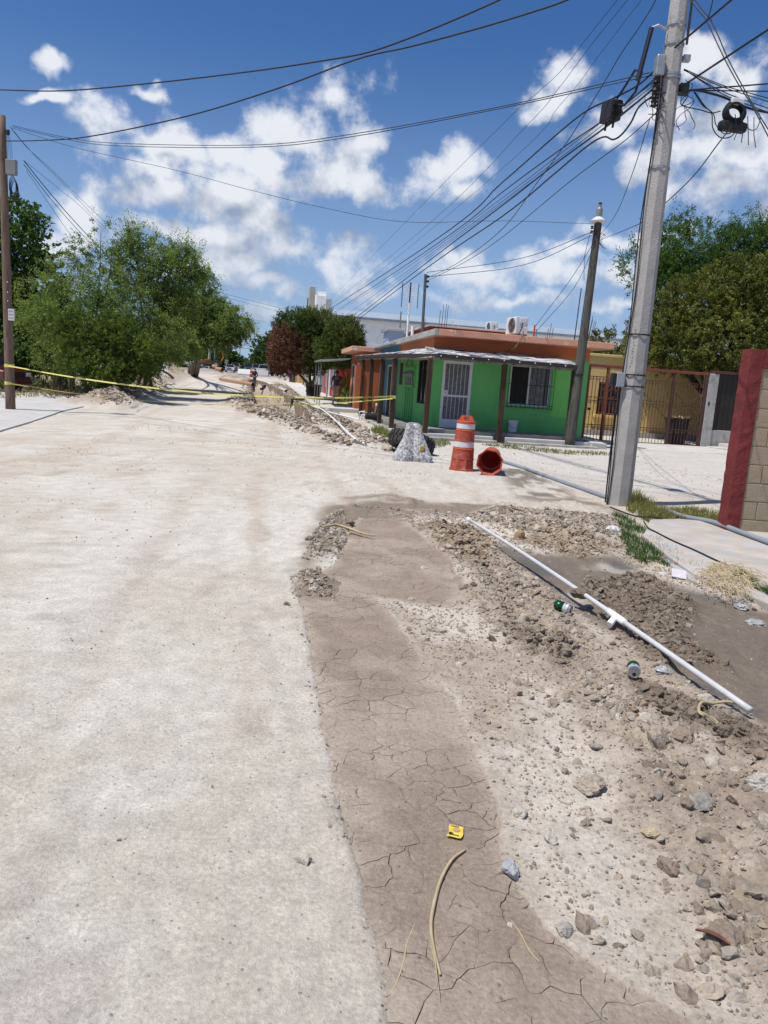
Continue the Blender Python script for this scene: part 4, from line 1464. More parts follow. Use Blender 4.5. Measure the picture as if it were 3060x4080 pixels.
fence = house_thing('iron_fence', 'rusty ornamental iron fence with double gate before the yellow house', 'fence', 5.4, 3.5, .10)
FW = 4.75
for (x, r_) in ((.04, .04), (.78, .045), (2.05, .035), (3.4, .035), (4.70, .045)):
    part(MB().box(x - r_, x + r_, -r_, r_, 0, 2.75), 'fence_post', M_RUST if x < 1 else M_RUSTD, fence)
part(MB().box(-.05, FW + .05, -.05, .05, 2.70, 2.80), 'top_beam', M_RUST, fence, bevel=.006)
for z in (.06, .62, 1.5, 2.36):
    part(MB().box(0, FW, -.013, .013, z - .014, z + .014), 'rail', M_RUSTD, fence)
bar_me = None
for k in range(36):
    x = .09 + k * .13
    o = bpy.data.objects.new('fence_bar', bar_me) if bar_me else part(MB().tube([(0, 0, .05), (0, 0, 2.36)], .011, 5), 'fence_bar', M_RUSTD, fence)
    if bar_me:
        link(o, fence)
    bar_me = o.data
    o.location = (x, 0, 0)


def scroll_curve(r0_, turns, s):
    return [(s * (r0_ * (1 - t * .75)) * math.cos(t * turns * 2 * math.pi), -.016, (r0_ * (1 - t * .75)) * math.sin(t * turns * 2 * math.pi)) for t in np.linspace(0, 1, 16)]


sc_me = {}
for zc in (.52, 1.42, 1.60, 2.26):
    for k in range(18):
        for s_ in (-1, 1):
            if s_ not in sc_me:
                o = part(MB().tube(scroll_curve(.055, 1.3, s_), .008, 4), 'scroll', M_RUSTD, fence)
                sc_me[s_] = o.data
            else:
                o = bpy.data.objects.new('scroll', sc_me[s_])
                link(o, fence)
            o.location = (.155 + .26 * k + s_ * .05, 0, zc)
for (xc) in (2.7, 4.05):
    for s_ in (-1, 1):
        for q in (-1, 1):
            part(MB().tube([(xc + s_ * .08, -.022, 1.51 + q * .08), (xc + s_ * .52, -.022, 1.51 + q * .46)], .012, 5), 'diagonal', M_RUSTD, fence)
            part(MB().lathe([(0, -.05), (.03, -.03), (.03, .03), (0, .05)], 6, c=(xc + s_ * .52, -.022, 1.51 + q * .46)), 'finial', M_RUSTD, fence)

gwl = house_thing('garden_wall', 'grey concrete pillar and low wall with dark metal panels', 'wall', 10.2, 3.45, .08)
part(MB().box(0, .40, 0, .35, 0, 2.80), 'pillar', M_CONC, gwl, bevel=.02)
part(MB().box(.402, 6.0, .05, .25, 0, .72), 'low_wall', M_CONC, gwl, bevel=.02)
part(MB().box(.2, 6.0, -.02, .30, 2.82, 2.92), 'top_beam', M_RUSTD, gwl)
M_DPAN = M('dark_brown_sheet', (.022, .016, .014), .6, .2, 3, .1, 30)
for k in range(28):
    part(MB().box(.43 + k * .2, .618 + k * .2, .10, .13 + .012 * (k % 2), .725, 2.80), 'panel_slat', M_DPAN, gwl)
part(MB().box(.08, .14, -.012, -.001, 1.62, 1.76), 'doorbell', M_BLACKM, gwl)
ramp_o = house_thing('driveway_step', 'curved concrete step before the garden wall in tree shade', 'step', 10.2, 2.3, .05)
for k in range(2):
    pl = [(.2 + .5 * k + 1.6 * (1 - math.cos(a)), .55 + .25 * k - .55 * math.sin(a)) for a in np.linspace(0, math.pi / 2, 8)] + [(6.0, .0 + .25 * k), (6.0, 1.1), (.2 + .5 * k, 1.1)]
    part(MB().prism(pl, 0, .14 + .14 * k), 'tread', M_CONC_L, ramp_o, bevel=.015)
pv_ = house_thing('sidewalk', '', '', 4.75, .5, 0)
del pv_['label'], pv_['category']
pv_['kind'] = 'structure'
part(MB().prism([(0.05, .1), (3.0, .02), (5.6, .3), (5.6, 2.9), (0.05, 2.9)], 0, [.11, .10, .12, .16, .14]), 'slab', M_CONC_L, pv_, bevel=.02)

bn = house_thing('planter_bin', 'dark round bin with dry cuttings inside the fence', 'bin', 9.55, 4.15, .155)
part(MB().lathe([(0, 0), (.36, 0), (.46, .95), (.50, .95), (.50, 1.0), (.43, 1.0), (.40, .8), (0, .8)], 18), 'tub', M_BLACKM, bn, smooth=False)
ct = MB()
for k in range(60):
    a, r_ = random.uniform(0, 6.28), random.uniform(0, .4)
    p = Vector((r_ * math.cos(a), r_ * math.sin(a), .9))
    ct.tube([p, p + Vector((random.uniform(-.2, .2), random.uniform(-.2, .2), random.uniform(.05, .2)))], .012, 4)
part(ct, 'dry_cuttings', M('dry_straw', (.42, .34, .21), .9, .3, 8, .2, 40), bn)

# ================================================================== block wall with red pillar, near right
bw = thing('block_wall', 'tan concrete block wall ending in a dark red pillar', 'wall', (4.36, 9.32, -.05), R(2))
M_REDP = M('flaking_dark_red_paint', (.165, .028, .027), .8, .25, 3, .6, 18, col2=(.12, .03, .027), split=(.56, .72))
M_BLOCK = M('tan_painted_block', (.335, .27, .185), .92, .12, 3, .5, 60, col2=(.26, .20, .135), split=(.58, .72))
M_MORT = M('grey_tan_mortar', (.40, .345, .26), .95, .15, 8, .6, 60)
pil = MB()
vs, fs = [], []
nz = 30
for j in range(nz + 1):
    z = 2.37 * j / nz
    for (x, y) in ((0, 0), (.085, -.005), (.17, 0), (.172, .12), (.17, .24), (.085, .242), (0, .24), (-.003, .12)):
        vs.append((x + .010 * (random.random() - .5) - .03 * (1 - j / nz) * 0 + .0, y + .010 * (random.random() - .5), z))
for j in range(nz):
    for k in range(8):
        fs.append((j * 8 + k, j * 8 + (k + 1) % 8, (j + 1) * 8 + (k + 1) % 8, (j + 1) * 8 + k))
fs.append(tuple(nz * 8 + k for k in range(8)))
pil.add(vs, fs)
part(pil, 'pillar', M_REDP, bw)
part(MB().box(.172, 8.0, .035, .19, 0, 2.37), 'mortar_core', M_MORT, bw)
part(MB().box(.175, 8.0, .0, .235, 2.14, 2.372), 'capping_beam', M_REDP, bw, bevel=.008)
part(MB().box(.60, 1.2, -.003, .2, 2.372, 2.39), 'cap_render', M_WHITEW, bw)
bl = None
for r_ in range(9):
    z0 = .02 + r_ * .234
    for c in range(-1, 8):
        x0 = .178 + c * .40 + (.2 if r_ % 2 else 0)
        x1 = x0 + .39
        x0c = max(x0, .178)
        if x1 - x0c < .04:
            continue
        if x0c == x0 and bl is not None:
            o = bpy.data.objects.new('block', bl)
            link(o, bw)
            o.location = (x0, random.uniform(-.004, .004), z0)
        else:
            o = part(MB().box(0, x1 - x0c, .022, .15, 0, .223), 'block', M_BLOCK, bw, bevel=.008)
            o.location = (x0c, random.uniform(-.003, .003), z0)
            if x0c == x0:
                bl = o.data
for o in bw.children:
    if o.name.startswith('block') and not o.modifiers:
        b_ = o.modifiers.new('bevel', 'BEVEL')
        b_.width = .008
        b_.segments = 2
# ================================================================== poles and overhead cables
M_CABLE = M('black_cable', (.018, .019, .024), .55, .15, 10, 0)
M_PCONC = M('cast_concrete_pole', (.36, .345, .33), .9, .14, 3, .45, 30, col2=(.27, .26, .25), split=(.6, .75))
M_PWOOD = M('grey_pole_wood', (.085, .082, .072), .9, .35, 9, .6, 40, col2=(.045, .043, .037), streak=True)
M_PWOODB = M('brown_pole_wood', (.17, .115, .085), .9, .3, 9, .6, 40, col2=(.10, .07, .055), streak=True)
M_STEEL = M('galvanised_band', (.35, .36, .37), .45, .2, 10, .1, 40, metal=.6)

CP = Vector((3.62, 11.4, 0))
cpole = thing('concrete_pole', 'tall grey octagonal concrete utility pole beside the grass tuft', 'utility pole', (CP.x, CP.y, float(gh(CP.x, CP.y)[0]) - .25))
vs, fs = [], []
nz = 60
for j in range(nz + 1):
    z = 9.2 * j / nz
    r_ = .185 - .0085 * z
    for k in range(8):
        a = math.pi / 8 + k * math.pi / 4 + R(6)
        w_ = 1 + .02 * (random.random() - .5)
        vs.append((r_ * w_ * math.cos(a), r_ * w_ * math.sin(a), z))
for j in range(nz):
    for k in range(8):
        fs.append((j * 8 + k, j * 8 + (k + 1) % 8, (j + 1) * 8 + (k + 1) % 8, (j + 1) * 8 + k))
fs.append(tuple(nz * 8 + k for k in range(8)))
part(MB().add(vs, fs), 'shaft', M_PCONC, cpole)


def ring(z, r_, th, n=16):
    return MB().lathe([(r_, z - th), (r_ + .008, z - th), (r_ + .008, z + th), (r_, z + th)], n, closed=True)


for z in (7.05, 6.80, 6.40, 6.36, 5.16, 2.82, 2.23, 2.06):
    part(ring(z, .185 - .0085 * z + .004, .010 if z < 5 else .016), 'band', M_STEEL if z > 5 else M_CABLE, cpole)
mbx = part(MB().box(-.285, -.165, -.14, .04, 2.04, 2.25), 'meter_box', M('blue_grey_box', (.30, .33, .37), .5, .12, 5), cpole, bevel=.01)
part(MB().box(-.35, -.287, -.12, .02, 2.05, 2.24), 'breaker', M_BLACKM, mbx, bevel=.01)
for dx, off in ((-.20, 0.0), (-.215, .03)):
    part(MB().tube([(dx + .055 * z / 6.4 + .018 * math.sin(z * 2.3 + off * 40), -.09 + off, z) for z in np.linspace(.25, 6.6, 40)], .009, 5), 'down_cable', M_CABLE, cpole)
part(MB().tube([(-.30, -.06, 2.05), (-.24, -.07, 1.6), (-.235, -.07, .9), (-.225, -.07, .28)], .012, 5), 'down_cable', M_CABLE, cpole)
for k in range(13):                                     # worn cast lettering, no longer legible
    z = 2.34 + k * .045
    a = R(231)
    rr = (.185 - .0085 * z) * .935
    cxm, cym = rr * math.cos(a), rr * math.sin(a)
    tx, ty = -math.sin(a), math.cos(a)
    mk_ = MB()
    for q in range(2):
        o1, w1_, h1_ = random.uniform(-.018, .008), random.uniform(.004, .014), random.uniform(.003, .012)
        zz_ = z + random.uniform(-.012, .012)
        pts_ = [(cxm + tx * (o1 + sx_ * w1_) + math.cos(a) * dn, cym + ty * (o1 + sx_ * w1_) + math.sin(a) * dn, zz_ + sz_ * h1_) for dn in (-.004, .003) for sx_, sz_ in ((0, 0), (1, 0), (1, 1), (0, 1))]
        mk_.add(pts_, [(0, 1, 2, 3), (4, 7, 6, 5), (0, 4, 5, 1), (1, 5, 6, 2), (2, 6, 7, 3), (3, 7, 4, 0)])
    part(mk_, 'cast_mark', M('dark_worn_mark', (.13, .125, .12), .9), cpole)
part(MB().tube([(.155, -.06, z) for z in np.linspace(6.8, 9.1, 6)], .018, 5), 'riser', M_CABLE, cpole)
br = MB()
br.box(-.26, -.13, -.16, -.02, 6.35, 6.62)
part(br, 'spool_bracket', M_STEEL, cpole, bevel=.02)
for z in (6.0, 6.1, 6.2, 6.3):
    part(MB().lathe([(0, -.04), (.05, -.035), (.035, 0), (.05, .035), (0, .04)], 10, c=(-.21, -.08, z)), 'insulator', M_BLACKM, cpole)
part(MB().tube([(-.36, -.06, 6.98), (-.47, -.06, 6.30)], .035, 8), 'splice_sleeve', M_CABLE, cpole)
part(MB().tube([(-.14, -.04, 6.98), (-.27, -.06, 7.02), (-.36, -.06, 6.98)], .018, 6), 'clamp', M_STEEL, cpole)
part(MB().box(.14, .24, -.05, .03, 6.60, 6.68), 'clamp', M_STEEL, cpole)
part(MB().box(.14, .26, -.08, .02, 6.16, 6.30), 'clamp', M_BLACKM, cpole)
for k in range(10):                                     # tangle of slack drop wires round the head
    a0 = random.uniform(0, 6.28)
    zc = random.uniform(5.75, 6.25)
    sgn = -1 if k % 2 else 1
    cx0, rr = sgn * random.uniform(.16, .26), random.uniform(.08, .2)
    part(MB().tube([(cx0 + rr * .8 * math.cos(a0 + t), -.12 + .05 * math.sin(3 * t + k), zc + rr * math.sin(a0 + t)) for t in np.linspace(0, random.uniform(3.5, 6), 18)], .0055, 4), 'slack_wire', M_CABLE, cpole)

WP = Vector((5.79, 23.78, 0))
wpole = thing('lamp_pole', 'weathered grey wooden pole with a small street lamp by the porch', 'utility pole', (WP.x, WP.y, 0))
part(MB().tube([(-.02 + .14 * t, 0, -.1 + 7.0 * t) for t in np.linspace(0, 1, 16)], [.17 - .055 * t for t in np.linspace(0, 1, 16)], 12), 'shaft', M_PWOOD, wpole, smooth=True)
lm = part(MB().lathe([(.0, .0), (.25, 0), (.20, .06), (.12, .12), (.10, .14), (.0, .14)], 18, c=(.10, -.06, 6.93)), 'lamp_shade', M_WHITEM, wpole, smooth=True)
part(MB().lathe([(0, .14), (.10, .14), (.10, .36), (.07, .42), (.06, .42), (.06, .50), (0, .50)], 14, c=(.10, -.06, 6.93)), 'lamp_housing', M_METER, lm, smooth=False)
part(MB().lathe([(0, .5), (.055, .5), (.05, .56), (0, .56)], 10, c=(.10, -.06, 6.93)), 'photocell', M_BLACKM, lm)
for z in (6.75, 6.62):
    part(MB().lathe([(0, -.05), (.05, -.04), (.035, 0), (.05, .04), (0, .05)], 10, c=(-.08, -.12, z)), 'insulator', M_BLACKM, wpole)
part(ring(2.35, .155, .02), 'band', M_CABLE, wpole).location = (.02, 0, 0)
for k in range(5):
    part(MB().tube([(.25 + .1 * k * .3 + .12 * math.cos(t), -.1, 6.45 - .03 * k + .16 * math.sin(t)) for t in np.linspace(.5 + k * .4, 5.2, 14)], .006, 4), 'slack_wire', M_CABLE, wpole)
part(MB().tube([(-.12, -.14, 6.6), (-.22, -.12, 5.9), (-.16, -.14, 5.2)], .008, 4), 'slack_wire', M_CABLE, wpole)

LP = Vector((-11.80, 23.1, 0))
lpole = thing('wooden_pole', 'brown wooden utility pole at the left edge wrapped with yellow tape', 'utility pole', (LP.x, LP.y, .0))
part(MB().tube([(.0 - .12 * t, 0, -.1 + 8.7 * t) for t in np.linspace(0, 1, 16)], [.145 - .05 * t for t in np.linspace(0, 1, 16)], 12), 'shaft', M_PWOODB, lpole, smooth=True)
part(MB().box(.04, .34, -.18, -.02, 6.95, 7.38), 'terminal_box', M_METER, lpole, bevel=.02)
for k in range(6):
    part(MB().tube([(.22 + .1 * math.cos(t) + .015 * k, -.12, 6.65 + .28 * math.sin(t) - .03 * k) for t in np.linspace(-.8, 5.6, 16)], .008, 4), 'cable_coil', M_CABLE, lpole)
for k in range(5):
    part(MB().tube([(.02 + .03 * k, -.11, 8.2 - .05 * k), (.05 + .04 * k, -.13, 7.8), (.03 + .05 * k, -.12, 7.35)], .006, 4), 'slack_wire', M_CABLE, lpole)
part(MB().box(.06, .14, -.14, -.05, 8.05, 8.2), 'insulator', M_BLACKM, lpole, bevel=.02)
pp = part(MB().box(.045, .235, -.155, -.148, 2.78, 3.12), 'paper_notice', M('paper_white', (.62, .60, .58), .8, .08, 6), lpole, label='white paper notice pinned to the pole')
for r_ in range(3):
    for c in range(3):
        part(MB().box(.06 + c * .055, .10 + c * .055, -.158, -.1555, 2.82 + r_ * .10, 2.88 + r_ * .10), 'print_block', M('print_grey', (.30, .30, .31), .8), pp)
for z in (3.35, 3.6, 3.9):
    part(MB().lathe([(0, 0), (.02, 0), (.015, -.01), (0, -.012)], 8, c=(.03, -.135, z), axis='y'), 'nail_cap', M_WHITEM, lpole)

FP = Vector((-8.8, 75.0, float(gz(75))))
fpole = thing('utility_pole', 'distant wooden utility pole rising above the juniper crown', 'utility pole', FP)
part(MB().tube([(0, 0, 0), (0, 0, 8.6)], [.22, .16], 10), 'shaft', M_PWOODB, fpole)
part(MB().tube([(-.45 + .25 * math.cos(t), 0, 6.9 + .7 * math.sin(t)) for t in np.linspace(0, 6, 16)], .025, 4), 'cable_coil', M_CABLE, fpole)
part(MB().tube([(0, 0, 7.0), (-1.2, -.2, 7.2), (-1.9, -.3, 7.25)], .03, 6), 'lamp_arm', M_STEEL, fpole)
part(MB().box(-2.3, -1.6, -.42, -.18, 7.2, 7.32), 'lamp_head', M_WHITEM, fpole, bevel=.04)

NCAB = [0]


def catmull(P, n=8):
    P = [Vector(p) for p in P]
    P = [P[0] * 2 - P[1]] + P + [P[-1] * 2 - P[-2]]
    out = []
    for i in range(1, len(P) - 2):
        for k in range(n):
            t = k / n
            a, b, c, d = P[i - 1], P[i], P[i + 1], P[i + 2]
            out.append(.5 * ((2 * b) + (c - a) * t + (2 * a - 5 * b + 4 * c - d) * t * t + (3 * b - a - 3 * c + d) * t ** 3))
    out.append(P[-2])
    return out


def cable(label, pts, r_=.01, group='overhead cables', name='overhead_cable', smooth_n=6):
    P = catmull(pts, smooth_n)
    r_ = r_ * (.7 if r_ > .015 else .8)
    o = MB().tube(P, r_, 5).build(name, M_CABLE, None, smooth=True)
    return tag(o, label, 'cable', group)


def plane_pts(px, A, B):
    """points of a cable that hangs in the vertical plane through A and B"""
    d = Vector((B[0] - A[0], B[1] - A[1]))
    n = np.array([-d.y, d.x, 0.0])
    out = []
    for x, y in px:
        rd = ray(x, y)
        t = (n @ (np.array([A[0], A[1], 0]) - np.array([0, 0, 0]))) / (n @ rd)
        out.append(Vector((rd[0] * t, rd[1] * t, CH + rd[2] * t)))
    return out


def span(label, A, B, sag, r_, **kw):
    A, B = Vector(A), Vector(B)
    cable(label, [A.lerp(B, t) - Vector((0, 0, sag * 4 * t * (1 - t))) for t in np.linspace(0, 1, 9)], r_, **kw)


cpA, fpB = (3.42, 11.35), (-8.8, 75.0)
cable('thick black cable carrying the dark splice box', plane_pts([(2623, 268), (2543, 339), (2441, 393), (2339, 441), (2217, 537), (2000, 728), (1700, 980), (1273, 1258)], cpA, fpB), .021)
cable('black cable just below the splice box cable', plane_pts([(2626, 300), (2460, 440), (2230, 598), (2000, 767), (1700, 1000), (1285, 1275)], cpA, fpB), .014)
cable('heavy black cable lowest but one of the street bundle', plane_pts([(2626, 335), (2440, 487), (2230, 640), (2000, 820), (1650, 1085), (1375, 1300)], cpA, fpB), .021)
cable('heavy black cable with a hanging bend left of the pole', plane_pts([(2650, 368), (2600, 384), (2545, 428), (2513, 490), (2475, 538), (2441, 556), (2402, 546), (2330, 590), (2200, 700), (2000, 863), (1700, 1068), (1395, 1297)], cpA, fpB), .021)
cable('thin wire between the two upper street cables', plane_pts([(2640, 300), (2300, 560), (2000, 790), (1600, 1080), (1300, 1270)], cpA, fpB), .007)
cable('thin wire beside the heavy cable toward far pole', plane_pts([(2640, 312), (2300, 577), (2000, 803), (1600, 1098), (1330, 1290)], cpA, fpB), .007)
cable('thin wire lowest of the three fine street wires', plane_pts([(2640, 324), (2300, 590), (2000, 812), (1600, 1110), (1350, 1300)], cpA, fpB), .006)
cable('fine wire leaving the frame top left of the pole', plane_pts([(2560, -120), (2460, 0), (2340, 150), (2230, 288), (2096, 409), (2000, 498), (1640, 860), (1290, 1220)], cpA, fpB), .006)
cable('second fine wire parallel to it from frame top', plane_pts([(2590, -110), (2500, 0), (2351, 185), (2217, 364), (2086, 514), (1700, 900), (1300, 1230)], cpA, fpB), .006)
cable('third fine wire nearest the pole from the frame top', plane_pts([(2640, -120), (2556, 0), (2505, 64), (2380, 230), (2230, 420), (1900, 760), (1320, 1240)], cpA, fpB), .005)
SP = HO + Vv * -.87 + Uv * 3.4 + Vector((0, 0, 5.3))
cable('cable from pole top crossing the bundle to house roof', plane_pts([(2640, -60), (2603, 19), (2543, 115), (2473, 217), (2409, 326), (2339, 441), (2262, 562), (2140, 728), (2000, 914), (1820, 1050)], (3.6, 11.4), SP) + [SP], .010)
cable('single drop cable sagging lowest from pole to house roof', plane_pts([(2625, 440), (2500, 552), (2383, 639), (2256, 735), (2000, 946), (1850, 1045)], cpA, SP) + [SP + Vector((0, 0, -.1))], .009)
cable('steep drop wire from concrete pole to wooden lamp pole', plane_pts([(2590, 470), (2520, 690), (2450, 860)], cpA, WP) + [Vector((5.95, 23.66, 6.52))], .008)
cable('twin wire between the wooden lamp pole and house mast, upper', [Vector((5.8, 23.66, 6.66)), Vector((3.9, 24.9, 5.95)), SP + Vector((0, 0, .2))], .012)
cable('twin wire between the wooden lamp pole and house mast, lower', [Vector((5.8, 23.66, 6.56)), Vector((3.9, 24.9, 5.72)), SP + Vector((0, 0, .05))], .012)
stub = HO + Vv * 2.4 + Uv * 1.25
cable('upper of two wires from lamp pole to the red roof stub', [Vector((5.85, 23.66, 6.4)), Vector((5.25, 23.85, 5.2)), Vector((stub.x, stub.y, 3.84))], .010)
cable('lower of two wires from lamp pole to the blue roof stub', [Vector((5.86, 23.66, 6.3)), Vector((5.4, 23.8, 5.0)), Vector((stub.x + .08, stub.y, 3.72))], .010)
lpA = (-11.85, 23.0)
cable('upper of the pair crossing the street from left pole', plane_pts([(50, 500), (250, 545), (450, 570), (1000, 578), (1400, 535), (2000, 424), (2588, 290)], lpA, cpA), .009)
cable('lower of the pair crossing the street from left pole', plane_pts([(50, 505), (250, 552), (450, 580), (1000, 587), (1400, 545), (2000, 431), (2600, 300)], lpA, cpA), .009)
cable('thin wire from left pole across clouds to lamp pole', plane_pts([(50, 510), (300, 588), (700, 678), (1000, 758), (1300, 830), (1610, 884), (2000, 880), (2364, 892)], lpA, WP), .008)
cable('thick twisted cable sweeping from left edge to frame top', plane_pts([(-160, 352), (0, 358), (250, 362), (600, 332), (1000, 285), (1300, 240), (1480, 205), (1700, 125), (1990, 0), (2200, -110)], (-14.5, 22.5), (3.7, 11.4)), .022)
cable('thick twisted cable from left pole rising to frame top', plane_pts([(20, 562), (150, 560), (350, 545), (738, 465), (1100, 355), (1420, 237), (1640, 185), (1900, 115), (2100, 55), (2260, 0), (2420, -80)], lpA, (3.7, 11.4)), .022)
lfB = (-24.0, 88.0)
cable('thick cable falling from left pole behind the mesquites', plane_pts([(95, 640), (200, 770), (300, 885), (400, 990), (500, 1090), (640, 1215)], lpA, lfB), .022)
cable('second thick cable from left pole beside it', plane_pts([(95, 655), (200, 790), (300, 905), (400, 1010), (500, 1112), (640, 1232)], lpA, lfB), .016)
cable('fine wire from left pole top to the mesquite tips', plane_pts([(40, 505), (110, 590), (220, 690), (330, 800), (470, 935), (600, 1060)], lpA, lfB), .009)
cable('fine wire beside it from left pole top', plane_pts([(45, 510), (130, 610), (260, 740), (400, 890), (560, 1060)], lpA, lfB), .009)
cable('lone slack wire lowest at the left pole', plane_pts([(105, 680), (180, 790), (270, 920), (360, 1040), (450, 1140)], lpA, lfB), .009)
cable('faint wire between the thick cables and fine wires', plane_pts([(95, 640), (220, 740), (350, 850), (500, 1010), (600, 1090)], lpA, lfB), .008)
# toward the camera side and along the side street
back = Vector((9.6, -27.0, 7.6))
span('thick cable from the pole rising to the right frame edge', (3.75, 11.3, 5.98), back + Vector((0, 0, .2)), .9, .020)
span('thick upper cable from the pole to the top right corner', (3.58, 11.22, 6.45), back + Vector((-1.2, 0, 1.0)), .8, .020)
crB = (33.0, 16.6)
cpR = (3.8, 11.4)
cable('black cable running right along the side street, upper', plane_pts([(2690, 362), (2760, 358), (2850, 350), (2950, 343), (3075, 333), (3300, 320)], cpR, crB), .014)
cable('black cable running right along the side street, lower', plane_pts([(2690, 366), (2760, 360), (2900, 362), (3075, 364), (3300, 366)], cpR, crB), .012)
cable('heavy cable carrying the coiled slack bundle', plane_pts([(2690, 368), (2767, 360), (2830, 372), (2895, 392), (2940, 415), (3000, 436), (3075, 452), (3300, 500)], cpR, crB), .024)
for i, (a, b_, c, lb) in enumerate(((285, 345, 396, 'topmost'), (290, 352, 410, 'second'), (288, 370, 436, 'third'), (286, 380, 452, 'lowest'))):
    cable('%s of the thin wires fanning right from the pole' % lb, plane_pts([(2725, a - 10), (2880, b_ - 5), (3075, c), (3300, c + 75)], cpR, crB), .008)
ndB = (7.5, 5.0)
cable('near drop cable slanting down at the right top, left one', plane_pts([(2735, -20), (2790, 50), (2815, 83), (2888, 236), (2945, 340), (2997, 422), (3080, 580)], (3.75, 11.0), ndB), .010)
cable('near drop cable slanting down at the right top, right one', plane_pts([(2755, -20), (2800, 40), (2838, 90), (2900, 232), (2960, 345), (3020, 450), (3080, 545)], (3.78, 11.05), ndB), .010)
cable('short cable hooking down from the frame top right', plane_pts([(2842, -20), (2838, 10), (2825, 60), (2815, 86)], (3.75, 11.0), ndB), .010)
cable('drop wire from coil passing behind the concrete pole', plane_pts([(2914, 505), (2860, 575), (2760, 705), (2645, 815), (2562, 885)], cpR, WP) + [Vector((6.02, 23.68, 6.42))], .009)
cable('slack loop hanging between the pole and the coil', plane_pts([(2712, 372), (2740, 380), (2720, 415), (2728, 424), (2790, 438), (2835, 450), (2870, 443)], cpR, crB), .010)
cable('long blue-black loop drooping under the coil', plane_pts([(2765, 366), (2800, 420), (2835, 450), (2840, 510), (2870, 548), (2910, 545), (2935, 515), (2945, 480)], cpR, crB), .010)
cable('inner loop drooping under the coil', plane_pts([(2770, 368), (2810, 425), (2843, 455), (2852, 495), (2880, 530), (2912, 532)], cpR, crB), .009)
cable('wire loop right of the coil', plane_pts([(2955, 480), (2985, 515), (3012, 515), (3028, 480), (3025, 452)], cpR, crB), .008)
# far over the street
for i, (q, lb) in enumerate((((820, 1150, 1000, 1198, 1190, 1245), 'upper distant wire over the street gap'), ((830, 1168, 1000, 1212, 1190, 1262), 'lower distant wire over the street gap'),
                             ((940, 1260, 1000, 1272, 1060, 1283), 'short distant wire over the tree tips'), ((930, 1352, 1020, 1338, 1110, 1318), 'distant cable dipping left of the junipers'),
                             ((900, 1360, 1000, 1378, 1110, 1390), 'distant cable above the parked cars'), ((930, 1345, 1010, 1352, 1110, 1330), 'highest of the distant cables in the gap'), ((905, 1372, 990, 1390, 1110, 1400), 'lowest of the distant cables in the gap'))):
    cable(lb, [at(q[0], q[1], 66 if i < 3 else 105), at(q[2], q[3], 70 if i < 3 else 105), at(q[4], q[5], 74 if i < 3 else 105)], .016 if i < 3 else .03)

# splice box on the cable
pb = plane_pts([(2441, 405)], cpA, fpB)[0]
sb = thing('splice_box', 'dark cable splice box with yellow label hanging on cable', 'splice box', pb)
dirc = (plane_pts([(2339, 441)], cpA, fpB)[0] - plane_pts([(2543, 339)], cpA, fpB)[0])
sb.rotation_euler = dirc.to_track_quat('X', 'Z').to_euler()
part(MB().box(-.20, .20, -.10, .10, -.30, .00), 'housing', M('dark_brown_plastic', (.022, .019, .018), .5, .15, 8), sb, bevel=.03)
part(MB().box(.02, .16, -.106, -.1015, -.14, -.02), 'yellow_label', M('yellow_print', (.50, .33, .04), .6, .25, 30), sb)
for k in range(4):
    for j in range(2):
        part(MB().tube([(-.20, -.07 + .045 * k, -.08 - .1 * j), (-.25, -.07 + .045 * k, -.08 - .1 * j)], .018, 6), 'gland', M_BLACKM, sb)
part(MB().tube([(-.24, 0, -.1), (-.45, 0, -.14), (-.75, 0, -.02), (-.85, 0, .22), (-.62, 0, .30), (-.3, 0, .1), (-.15, 0, .02)], .02, 6), 'cable_loop', M_CABLE, sb)
for x in (-.15, .12):
    part(MB().tube([(x, 0, -.3), (x, 0, -.40)], .018, 6), 'stub', M_BLACKM, sb)
# coil of slack cable
cb = plane_pts([(2928, 450)], cpR, crB)[0]
sc_ = thing('cable_coil', 'fat black coil of slack cable tied under a heavy cable', 'cable coil', cb, math.atan2(crB[1] - cpR[1], crB[0] - cpR[0]))
for k in range(12):
    rr = .115 + .012 * (k % 5)
    part(MB().tube([(rr * 1.05 * math.cos(t) + .006 * k - .03, -.07 + .015 * k, rr * .9 * math.sin(t) + .006 * math.sin(k * 2.2)) for t in np.linspace(0, 6.28, 22)], .014, 5), 'coil_turn', M_CABLE, sc_)
part(MB().box(-.22, .20, -.07, .07, -.26, -.12), 'closure', M_BLACKM, sc_, bevel=.04)
part(MB().box(-.10, .10, -.06, .06, .10, .19), 'clamp', M_WHITEM, sc_, bevel=.02)
for k in range(4):
    part(MB().tube([(-.05 + .1 * k, -.09, -.05), (.0 + .09 * k, -.12, -.3), (-.02 + .12 * k, -.1, -.40 - .02 * k)], .006, 4), 'wire_tail', M_CABLE, sc_)
